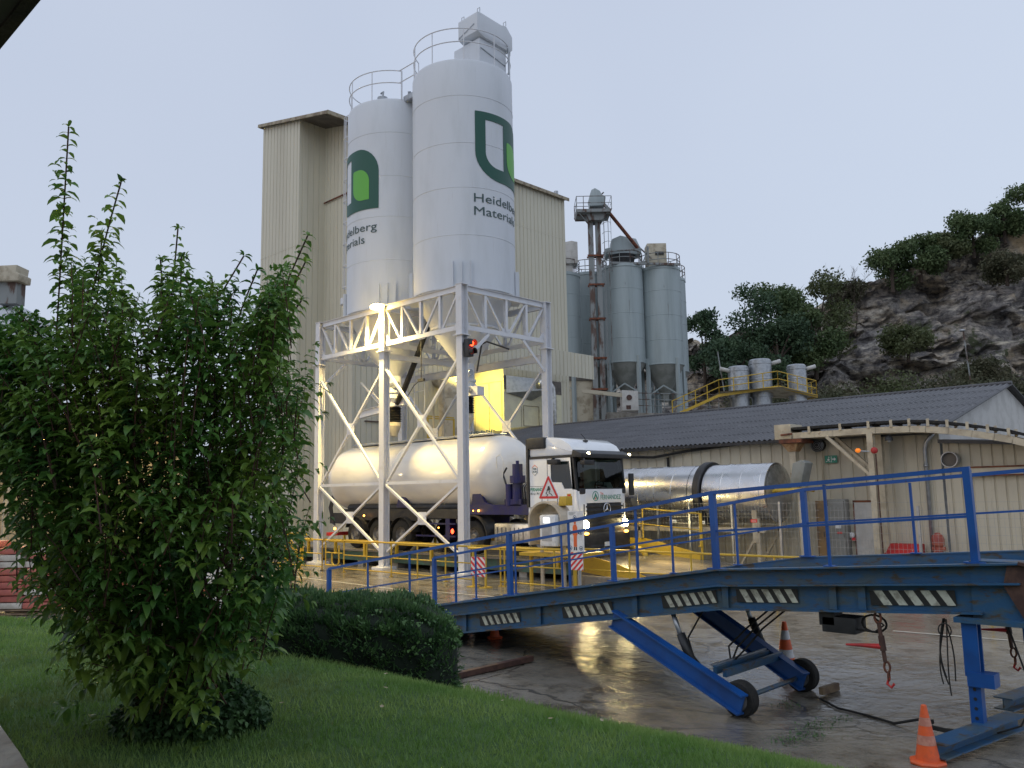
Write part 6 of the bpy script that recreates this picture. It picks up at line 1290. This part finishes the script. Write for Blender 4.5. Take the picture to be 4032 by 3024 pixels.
# ---------------------------------------------------------------- left background, seen through the shrub
o = FX(-29, 46, 0); t_ = thing('cream_silo', 'cream silo with a dirty filter box at the left edge', 'silo', (o.x, o.y, 0))
MB().lathe(FX(-29.2, 47, 0), [(2.6, 6), (2.6, 12.4), (2.4, 12.9), (.5, 13.9), (0, 13.95)], 36).build('shell', 'white_paint', t_, smooth=2)
m = MB(); m.prism([(-28.3, 13.3), (-27.2, 13.3), (-27.2, 14.5), (-28.3, 14.5)], V(CAM.x, CAM.y, 0)+V(-sy_, cy_, 0)*45, (cy_, sy_, 0), (0, 0, 1), V(-sy_, cy_, 0)*.8); m.build('filter_neck', 'rusty_steel', t_)
m = MB(); m.prism([(-28.7, 14.5), (-26.98, 14.5), (-26.95, 14.9), (-27.15, 15.0), (-27.1, 15.4), (-28.7, 15.35)], V(CAM.x, CAM.y, 0)+V(-sy_, cy_, 0)*44.7, (cy_, sy_, 0), (0, 0, 1), V(-sy_, cy_, 0)*1.2); m.build('filter_head', 'old_cream', t_, bevel=.05)
m = MB()
for X in (-31, -27.2):
    for Y in (45.2, 48.8): m.beam(q(X, Y, 0), q(X, Y, 6.2), .25, .25, V(1, 0, 0))
m.beam(q(-31, 45.2, 1), q(-27.2, 45.2, 6), .15, .15); m.beam(q(-27.2, 45.2, 1), q(-31, 45.2, 6), .15, .15); m.build('leg', 'white_steel', t_)
o = FX(-17, 30, 0); t_ = thing('open_store', 'lit open fronted cream store behind the shrub', 'building', (o.x, o.y, 0))
def fb(X0, X1, Y0_, Y1_, z0, z1):
    m = MB(); m.prism([(X0, z0), (X1, z0), (X1, z1), (X0, z1)], V(CAM.x, CAM.y, 0)+V(-sy_, cy_, 0)*Y0_, (cy_, sy_, 0), (0, 0, 1), V(-sy_, cy_, 0)*(Y1_-Y0_)); return m
fb(-34, -13.5, 34, 34.3, 0, 5.2).build('back_wall', 'old_cream', t_); fb(-34, -13.2, 28, 34.5, 5.0, 5.3).build('roof', 'shed_roof', t_)
m = MB()
for X in (-20.5, -17, -14): m.beam(q(X, 28.3, 0), q(X, 28.3, 5), .2, .2, V(1, 0, 0))
m.beam(q(-20.5, 28.3, 2.8), q(-17, 28.3, 5), .12, .12); m.beam(q(-14, 28.3, 2.8), q(-17, 28.3, 5), .12, .12); m.build('post', 'cream_steel', t_)
t_ = thing('store_lamp', 'warm lamp glowing under the open store roof', 'lamp', tuple(FX(-16.6, 29.5, 4.7))); MB().ball(FX(-16.6, 29.5, 4.7), .16, 10, 6).build('lens', 'lamp_warm', t_, smooth=True); plight('lamp_light', tuple(FX(-16.6, 29, 4.5)), 500, (1, .72, .3), .15, t_)
t_ = thing('store_lamp', 'second warm lamp low at the left edge over the bag pallets', 'lamp', tuple(FX(-13.6, 22, 4.3))); MB().ball(FX(-14.6, 22, 4.3), .13, 10, 6).build('lens', 'lamp_warm', t_, smooth=True); MB().tube([q(-14.6, 22, 0), q(-14.6, 22, 4.2)], .05, 8).build('pole', 'galv', t_); plight('lamp_light', tuple(FX(-14.5, 21.7, 4.2)), 330, (1, .78, .42), .15, t_)
def bag_stack(X, Y, label, cols, rows, seed):
    o = FX(X, Y, 0); t_ = thing('bag_pallet', label, 'pallet of bags', tuple(o), 'pallets of red and white bags'); rr = random.Random(seed)
    m = MB()
    for k in range(3): m.prism([(X-.6, .0), (X+.6, .0), (X+.6, .03), (X-.6, .03)], V(CAM.x, CAM.y, .1*(k == 2)+.02)+V(-sy_, cy_, 0)*(Y-.5+k*.4), (cy_, sy_, 0), (0, 0, 1), V(-sy_, cy_, 0)*.12)
    m.prism([(X-.6, .1), (X+.6, .1), (X+.6, .13), (X-.6, .13)], V(CAM.x, CAM.y, 0)+V(-sy_, cy_, 0)*(Y-.5), (cy_, sy_, 0), (0, 0, 1), V(-sy_, cy_, 0)*1.0); m.build('pallet', 'wood', t_)
    for r_ in range(rows):
        for c in range(cols):
            x0 = X-.6+1.2*c/cols+.01; w = 1.2/cols-.02; z_ = .14+r_*.145; j = rr.uniform(-.02, .02)
            m = fb(x0+j, x0+w+j, Y-.5+rr.uniform(-.03, .03), Y+.48, z_, z_+.13); m.build('bag', 'bag_red' if rr.random() < .55 else 'bag_white', t_, bevel=.03)
k = 0
for X, Y, r_, lab in ((-11.9, 18.6, 10, 'tall pallet of red and white bags at the left picture edge'), (-10.6, 18.9, 9, 'pallet of red and white bags second from the left edge'), (-9.3, 19.4, 8, 'lower pallet of red and white bags seen through the shrub'), (-8.0, 20.0, 6, 'low pallet of bags behind the middle of the shrub'), (-13.2, 19.5, 10, 'pallet of bags furthest left behind the shrub')):
    bag_stack(X, Y, lab, 2, r_, k); k += 1

# eave of the house the photographer stands by, top-left corner
mat('house_render', (.42, .38, .32), .8, c2=(.36, .32, .27), sc=3)
t_ = thing('house', 'house whose dark timber eave cuts the top left corner', 'house', tuple(cw(-1.3, 1.6, 3.6)))
a, b_ = V(-1.147, 1.875, 0), V(-1.309, 2.028, 0); d = (b_-a).normalized(); n_ = V(-.687, -.727, 0); p0, p1 = a-d*1.6, b_+d*3
m = MB(); c4 = [p0, p1, p1+n_*1.6, p0+n_*1.6]; m.add([cw(p.x, p.y, 3.6) for p in c4]+[cw(p.x, p.y, 3.66) for p in c4], [(0, 1, 2, 3), (4, 7, 6, 5), (0, 4, 5, 1), (1, 5, 6, 2), (2, 6, 7, 3), (3, 7, 4, 0)]); m.build('soffit', 'underside', t_)
m = MB(); m.beam(cw(p0.x, p0.y, 3.64), cw(p1.x, p1.y, 3.64), .03, .1); m.build('fascia', 'bark', t_)
w0, w1 = a-d*5+n_*1.25, b_+d*6+n_*1.25
m = MB(); c4 = [w0, w1, w1+n_*4, w0+n_*4]; m.add([cw(p.x, p.y, .6) for p in c4]+[cw(p.x, p.y, 4.6) for p in c4], [(0, 1, 2, 3), (4, 7, 6, 5), (0, 4, 5, 1), (1, 5, 6, 2), (2, 6, 7, 3), (3, 7, 4, 0)]); m.build('wall', 'house_render', t_)

# ---------------------------------------------------------------- shrub, hedge, vines, leaves on the ground
def bush_leaves(B, T, L_, W_, droop, seed, nrm_j=.5):
    "B base points, T outward unit directions, leaf length/width; leaves arch and droop"
    r = np.random.default_rng(seed); n = len(B); up = np.array([0, 0, 1.])
    side = np.cross(T, up)+r.normal(size=(n, 3))*nrm_j*.35; side /= np.linalg.norm(side, axis=1)[:, None]+1e-9
    st = [0, .22, .5, .78, 1.]; wd = [0, .75, 1., .55, 0]; rows = []
    pos = B.copy(); dirn = T.copy(); prev = 0
    for s, w in zip(st, wd):
        ds = (s-prev); prev = s; dirn = dirn+np.array([0, 0, -droop*ds*2.2]); dirn /= np.linalg.norm(dirn, axis=1)[:, None]
        pos = pos+dirn*(L_*ds)[:, None]; nr = np.cross(side, dirn); nr /= np.linalg.norm(nr, axis=1)[:, None]+1e-9; nr *= np.sign(nr[:, 2:3]+1e-6)
        if w == 0: rows.append([pos])
        else: rows.append([pos-side*(W_*w)[:, None]+nr*(W_*w*.35)[:, None], pos, pos+side*(W_*w)[:, None]+nr*(W_*w*.35)[:, None]])
    V_ = np.stack([p for row in rows for p in row], 1)   # n,11,3
    tri = [(0, 1, 2), (0, 2, 3), (1, 4, 5), (1, 5, 2), (2, 5, 6), (2, 6, 3), (4, 7, 8), (4, 8, 5), (5, 8, 9), (5, 9, 6), (7, 10, 8), (8, 10, 9)]
    F_ = (np.arange(n)[:, None, None]*11+np.array(tri)[None]).reshape(-1, 3); return V_.reshape(-1, 3), F_
S_ = 1.8228
cR = cam.matrix_world.to_3x3()
def pix(px, py, D):
    "point of the shrub's outline plane D metres ahead (display pixels of the photograph) in lateral/forward/up metres"
    v = cR @ V((px*S_-2016), (1512-py*S_), -3294.5); X = v.x*cy_+v.y*sy_; Y = -v.x*sy_+v.y*cy_; t = D/Y; return np.array([X*t, D, 2.4+v.z*t])
BD = 5.7; BASE = np.array([-2.12, BD, .9])
r = np.random.default_rng(11)
POLY = np.array([(-160, 700), (40, 660), (110, 700), (150, 560), (195, 555), (215, 640), (250, 560), (270, 540), (262, 640), (330, 640), (345, 560), (395, 560), (400, 620), (470, 590), (520, 620), (560, 640), (590, 560), (630, 560), (625, 640), (610, 720), (650, 770), (695, 830), (660, 900), (665, 960), (690, 1010), (640, 1060), (690, 1110), (640, 1170), (655, 1250), (600, 1290), (620, 1330), (540, 1370), (560, 1420), (490, 1450), (460, 1530), (410, 1560), (300, 1545), (215, 1470), (190, 1440), (110, 1400), (150, 1340), (60, 1290), (20, 1230), (110, 1190), (-10, 1130), (80, 1060), (-20, 990), (-160, 960)], float)
PB = np.array([pix(a, b_, BD) for a, b_ in POLY]); PX_, PZ_ = PB[:, 0], PB[:, 2]
def inside(x, z):
    ins = np.zeros(len(x), bool); j = len(PX_)-1
    for i in range(len(PX_)):
        c = ((PZ_[i] > z) != (PZ_[j] > z)) & (x < (PX_[j]-PX_[i])*(z-PZ_[i])/(PZ_[j]-PZ_[i]+1e-12)+PX_[i]); ins ^= c; j = i
    return ins
B_, T_, Ls = [], [], []; stems = MB(); thin = MB()
def shoot(p0, p1, step=.055, L0=.085, bend=.0, dens=1):
    "leafy shoot from p0 to p1 (lateral/forward/up metres): opposite leaves, smaller towards the tip"
    p0, p1 = np.array(p0, float), np.array(p1, float); L_ = np.linalg.norm(p1-p0); n = max(int(L_/step), 3); ax_ = (p1-p0)/L_
    s = np.cross(ax_, [0, 1, 0.2]); s /= np.linalg.norm(s); s2 = np.cross(ax_, s); pts = []
    ph = r.random()*PI
    for k in range(n+1):
        f = k/n; p = p0+(p1-p0)*f+np.array([0, 0, bend*math.sin(f*PI)*L_*.3]); pts.append(p)
        if f < .06: continue
        a = ph+(k % 2)*PI/2+r.normal()*.25
        for sg in (1, -1):
            if r.random() > dens: continue
            d = (s*math.cos(a)+s2*math.sin(a))*sg+ax_*.45+np.array([0, 0, .38]); B_.append(p); T_.append(d/np.linalg.norm(d)); Ls.append(L0*(1.05-.5*f**5)*(.55+.75*r.random()))
    for _ in range(3): d = ax_+r.normal(size=3)*.35; B_.append(pts[-1]); T_.append(d/np.linalg.norm(d)); Ls.append(L0*.55)
    return pts
def w3(p): return cw(p[0], p[1], p[2])
TALL = [((150, 760), (165, 288), .1), ((200, 720), (272, 402), .15), ((330, 760), (368, 482), -.1), ((318, 740), (322, 545), .1), ((430, 720), (528, 555), 0), ((500, 850), (655, 497), .1), ((540, 850), (662, 570), .15), ((175, 740), (205, 500), .1), ((240, 720), (213, 610), .1), ((290, 700), (270, 640), 0), ((450, 700), (445, 590), -.1), ((400, 700), (398, 560), -.1), ((60, 760), (20, 660), -.2), ((600, 950), (705, 828), .2), ((620, 880), (672, 740), .2), ((600, 1000), (712, 900), .25), ((600, 1100), (712, 1010), .2), ((560, 1200), (700, 1120), .2), ((560, 1260), (680, 1235), .3), ((540, 1300), (672, 1300), .3), ((20, 1000), (-30, 860), -.2), ((60, 900), (-20, 760), .2), ((80, 1000), (-10, 930), .2), ((90, 1080), (-15, 1020), .3), ((100, 1230), (30, 1180), .3), ((100, 1180), (10, 1120), .2), ((140, 1280), (20, 1230), .2), ((190, 1380), (75, 1320), .3), ((240, 1480), (120, 1440), .3), ((420, 1480), (575, 1400), .3), ((560, 760), (640, 640), .2), ((500, 760), (560, 590), .1), ((230, 1500), (150, 1525), .2), ((260, 1540), (205, 1555), .1)]
for (a, b_, bd) in TALL:
    dd = r.uniform(-.25, .35) if b_[1] < 700 else r.uniform(-.4, .3)
    p0, p1 = pix(*a, BD)+[0, dd, 0], pix(*b_, BD)+[0, dd*.6, 0]; pts = shoot(p0, p1, .052, .122 if b_[1] < 650 else .10, bd)
    if b_[1] < 700:
        for _ in range(3): f = r.uniform(.05, .5); q0 = p0+(p1-p0)*f; q1 = q0+(p1-p0)*r.uniform(.25, .42)+np.array([r.uniform(-.13, .13), r.uniform(-.1, .1), 0]); shoot(q0, q1, .055, .10, .1); stems.tube([w3(p) for p in pts[::3]+[pts[-1]]], [.006]*(len(pts[::3])+1), 5)
cen = np.array([-2.1, BD, 2.6]); cnt = 0; tries = 0
while cnt < 1500 and tries < 60000:
    tries += 1; x, z = r.uniform(PX_.min(), PX_.max()), r.uniform(PZ_.min(), PZ_.max())
    if z < 2.0 and r.random() < .5*(2.0-z)+.15: continue
    e = min(1, math.hypot((x-cen[0])/1.5, (z-cen[2])/1.75)); hd = 1.15*math.sqrt(max(0, 1-e*e*.85)); y = BD+hd*r.uniform(-1, 1)
    if r.random() > .6: y = BD-hd*r.uniform(.5, .9)
    if not inside(np.array([x*BD/y]), np.array([2.4+(z-2.4)*BD/y]))[0]: continue
    tip = np.array([x, y, z]); out = tip-np.array([-2.1, BD, 1.6]); out /= np.linalg.norm(out); L_ = r.uniform(.28, .62)
    d = out*.8+np.array([0, 0, .55])+r.normal(size=3)*.28; d /= np.linalg.norm(d); p0 = tip-d*L_
    pts = shoot(p0, tip, .052, r.uniform(.075, .13), r.uniform(.1, .5), .9); cnt += 1
    if cnt % 2 == 0: thin.tube([w3(pts[0]), w3(pts[len(pts)//2]), w3(pts[-1])], [.005, .004, .002], 4)
B_ = np.array(B_); T_ = np.array(T_); Ls = np.array(Ls)
# lateral/forward frame -> world
Rm = np.array([[cy_, -sy_, 0], [sy_, cy_, 0], [0, 0, 1]]); Bw = B_@Rm.T+np.array([CAM.x, CAM.y, 0]); Tw = T_@Rm.T
bo = cw(*BASE); t_ = thing('garden_shrub', 'big leafy garden shrub with tall arching shoots', 'shrub', tuple(bo))
vs, fs = bush_leaves(Bw, Tw, Ls, Ls*(.17+.06*r.random(len(Ls))), .72, 3); np_mesh('leaves', vs, fs, 'bush_leaf', t_, smooth=True)
for k in range(34):
    a = r.uniform(-.75, .6); b0 = BASE+[r.uniform(-.5, .32), r.uniform(-.3, .3), 0]; e = BASE+[a*.95, r.uniform(-.5, .6), r.uniform(1.5, 2.7)]
    mid = (b0+e)/2+[a*-.1, 0, .15]; stems.tube([w3(b0-[0, 0, .1]), w3(b0*.6+mid*.4), w3(mid), w3(e)], [.014, .012, .009, .004], 6)
stems.build('stems', 'red_stem', t_, smooth=True); thin.build('twigs', 'red_stem', t_)

# clipped juniper mound
HB_ = [(-2.95, 8.9, .62), (-2.35, 8.7, .58), (-1.7, 8.55, .55), (-1.1, 8.7, .5)]
ho = cw(-1.75, 8.7, .45); t_ = thing('clipped_hedge', 'low dark clipped juniper mound beside the ramp end', 'hedge', tuple(ho))
prof_x = np.array([-3.05, -2.75, -2.3, -1.8, -1.3, -.95, -.72, -.6]); prof_t = np.array([1.32, 1.43, 1.43, 1.41, 1.37, 1.31, 1.16, 1.0]); prof_b = np.array([.66, .62, .56, .48, .42, .38, .36, .4])
core = MB(); ns = 26; rings = []
for k in range(ns):
    f = k/(ns-1); X = -3.05+f*2.43; t1, b1 = np.interp(X, prof_x, prof_t)-.07, np.interp(X, prof_x, prof_b); e = math.sqrt(max(0.02, 1-(2*f-1)**6)); yc = 8.95-.05*f; hy_ = .80*e
    rings.append([cw(X, yc+hy_*(1 if abs(math.cos(a)) > .0 else 1)*math.copysign(abs(math.cos(a))**.55, math.cos(a)), (t1+b1)/2+(t1-b1)/2*math.copysign(abs(math.sin(a))**.6, math.sin(a))) for a in np.linspace(0, 2*PI, 25)[:-1]])
vs = [p for g in rings for p in g]; fs = [(i*24+k, i*24+(k+1) % 24, (i+1)*24+(k+1) % 24, (i+1)*24+k) for i in range(ns-1) for k in range(24)]+[tuple(range(23, -1, -1)), tuple((ns-1)*24+k for k in range(24))]
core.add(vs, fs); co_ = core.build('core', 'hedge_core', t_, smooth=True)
pv = np.array([list(v) for v in vs]).reshape(ns, 24, 3); n = 30000; ii = r.random(n)*(ns-1.001); jj = r.random(n)*24; i0, j0 = ii.astype(int), jj.astype(int); fi, fj = (ii-i0)[:, None], (jj-j0)[:, None]
P_ = pv[i0, j0 % 24]*(1-fi)*(1-fj)+pv[i0+1, j0 % 24]*fi*(1-fj)+pv[i0, (j0+1) % 24]*(1-fi)*fj+pv[i0+1, (j0+1) % 24]*fi*fj
cc = pv[i0].mean(1); out = P_-cc; out /= np.linalg.norm(out, axis=1)[:, None]; lump = .045*np.sin(P_[:, 0]*9+P_[:, 2]*7)*np.sin(P_[:, 1]*8+P_[:, 2]*5)+.035*np.sin(P_[:, 0]*21+P_[:, 2]*17+3*np.sin(P_[:, 1]*6))+.03*np.sin(P_[:, 2]*33+P_[:, 1]*9)
P_ = P_+out*(lump+.03*r.random(n)-.01)[:, None]; d = out+np.array([0, 0, .55])+r.normal(size=(n, 3))*.45; d /= np.linalg.norm(d, axis=1)[:, None]; sd = np.cross(d, r.normal(size=(n, 3))); sd /= np.linalg.norm(sd, axis=1)[:, None]; Ln = (.035+.065*r.random(n))[:, None]
vs = np.stack([P_-sd*.008, P_+sd*.008, P_+d*Ln*.6+sd*.009, P_+d*Ln, ], 1); vs = np.stack([vs[:, 0], vs[:, 1], vs[:, 2], vs[:, 3]], 1).reshape(-1, 3)
np_mesh('foliage', vs, np.arange(4*n).reshape(-1, 4), 'hedge_leaf', t_)
# creeper over its right shoulder
n = 900; u_ = r.random(n); ii = (ns-1)*np.clip(1.0-.42*u_**1.6, 0, .998); jj = r.uniform(1.5, 11.5, n)+12*(r.random(n) < .12)
ii += r.normal(size=n)*.8; ii = np.clip(ii, 2, ns-1.01); wv = np.sin(ii*1.3+jj*2.1)+.7*np.sin(jj*3.7-ii*.9); kp = wv > .2; ii, jj = ii[kp], jj[kp]; n = len(ii)
i0, j0 = ii.astype(int), jj.astype(int); fi, fj = (ii-i0)[:, None], (jj-j0)[:, None]
P_ = pv[i0, j0 % 24]*(1-fi)*(1-fj)+pv[i0+1, j0 % 24]*fi*(1-fj)+pv[i0, (j0+1) % 24]*(1-fi)*fj+pv[i0+1, (j0+1) % 24]*fi*fj
cc = pv[i0].mean(1); out = P_-cc; out /= np.linalg.norm(out, axis=1)[:, None]; P_ = P_+out*(.04+.06*r.random(n))[:, None]
d = out*.5+r.normal(size=(n, 3))*.7; d /= np.linalg.norm(d, axis=1)[:, None]; Lv = .025+.03*r.random(n); vs, fs = bush_leaves(P_, d, Lv, Lv*.38, .8, 5)
tag(np_mesh('creeper', vs, fs, 'vine_leaf', loc=tuple(ho)), 'light green creeper spreading over the right end of the clipped hedge', 'creeper')
# dark foot of undergrowth below the shrub
n = 5200; a = r.random(n)*2*PI; q_ = np.sqrt(r.random(n)); X = -2.12+.50*q_*np.cos(a); Y = BD+.42*q_*np.sin(a)-.02; z = lawn_z(X, Y)+.38*r.random(n)*(1-.7*q_**2)
Bu = np.stack([CAM.x+X*cy_-Y*sy_, CAM.y+X*sy_+Y*cy_, z], -1); d = r.normal(size=(n, 3))+np.array([0, 0, .4]); d /= np.linalg.norm(d, axis=1)[:, None]; Lv = .03+.025*r.random(n); vs, fs = bush_leaves(Bu, d, Lv, Lv*.35, .8, 6)
tag(np_mesh('low_shrub', vs, fs, 'hedge_leaf', loc=tuple(bo)), 'small dark leaved undergrowth at the foot of the big shrub', 'shrub')
# fallen leaves on the lawn, weeds on the wet yard
mat('leaf_dry', (.30, .24, .12), .7, c2=(.4, .36, .25), sc=30)
for k in range(9):
    X, Y = (r.uniform(-2.6, .4), r.uniform(4.9, 7.6)) if k < 6 else (r.uniform(-.2, 1.8), r.uniform(5.2, 7))
    z_ = float(lawn_z(np.array([X]), np.array([Y]))[0])+.05; p = cw(X, Y, z_); a = r.random()*6.28; s = .014+.014*r.random(); ux, uy = V(math.cos(a), math.sin(a), .1)*s, V(-math.sin(a), math.cos(a), .15)*s*.6
    m = MB(); m.add([p-ux, p-uy*.9, p+ux*.4-uy, p+ux*1.2, p+ux*.3+uy, p-ux*.5+uy*.8], [(0, 1, 2, 3, 4, 5)]); ob = m.build('fallen_leaf', 'leaf_dry', loc=tuple(p)); tag(ob, 'pale fallen leaf lying on the lawn', 'leaf', 'fallen leaves on the lawn')
n = 420; base_pts = np.array([(2.75, 8.9), (2.95, 9.15), (3.2, 9.5), (3.35, 9.7), (3.05, 9.05), (3.6, 9.8), (3.3, 10.6), (2.6, 8.75)]); k = r.integers(0, len(base_pts), n); X, Y = (base_pts[k]+r.normal(size=(n, 2))*.10).T
Bu = np.stack([CAM.x+X*cy_-Y*sy_, CAM.y+X*sy_+Y*cy_, 0*X], -1); Bu[:, 2] = [gz(a, b_)+.005+.03*random.random() for a, b_ in Bu[:, :2]]; d = r.normal(size=(n, 3))+np.array([0, 0, .6]); d /= np.linalg.norm(d, axis=1)[:, None]; Lv = .014+.016*r.random(n); vs, fs = bush_leaves(Bu, d, Lv, Lv*.4, .6, 8)
tag(np_mesh('weeds', vs, fs, 'hedge_leaf', loc=tuple(cw(3, 9.3, 0))), 'small green weeds sprouting in a crack of the wet yard', 'weeds', kind='stuff')
# far wood closing the horizon on the left, behind the yard
sp = [(X+float(rng.normal())*3, 150+float(rng.normal())*4-abs(X+40)*.15, 2.5+float(rng.random())*4.5, 4.5+float(rng.random())*2) for X in np.arange(-150, 12, 3.2)]
spw = [(*cw(a, b_, c)[:3], d_) for a, b_, c, d_ in sp]
vs, fs = crown_mesh((0, 0, 0), spw, 14000, .8, 91)
tag(np_mesh('far_wood', vs, fs, 'tree_leaf', loc=tuple(cw(-60, 150, 0))), 'distant low wood on the horizon behind the yard', 'wood', kind='stuff')
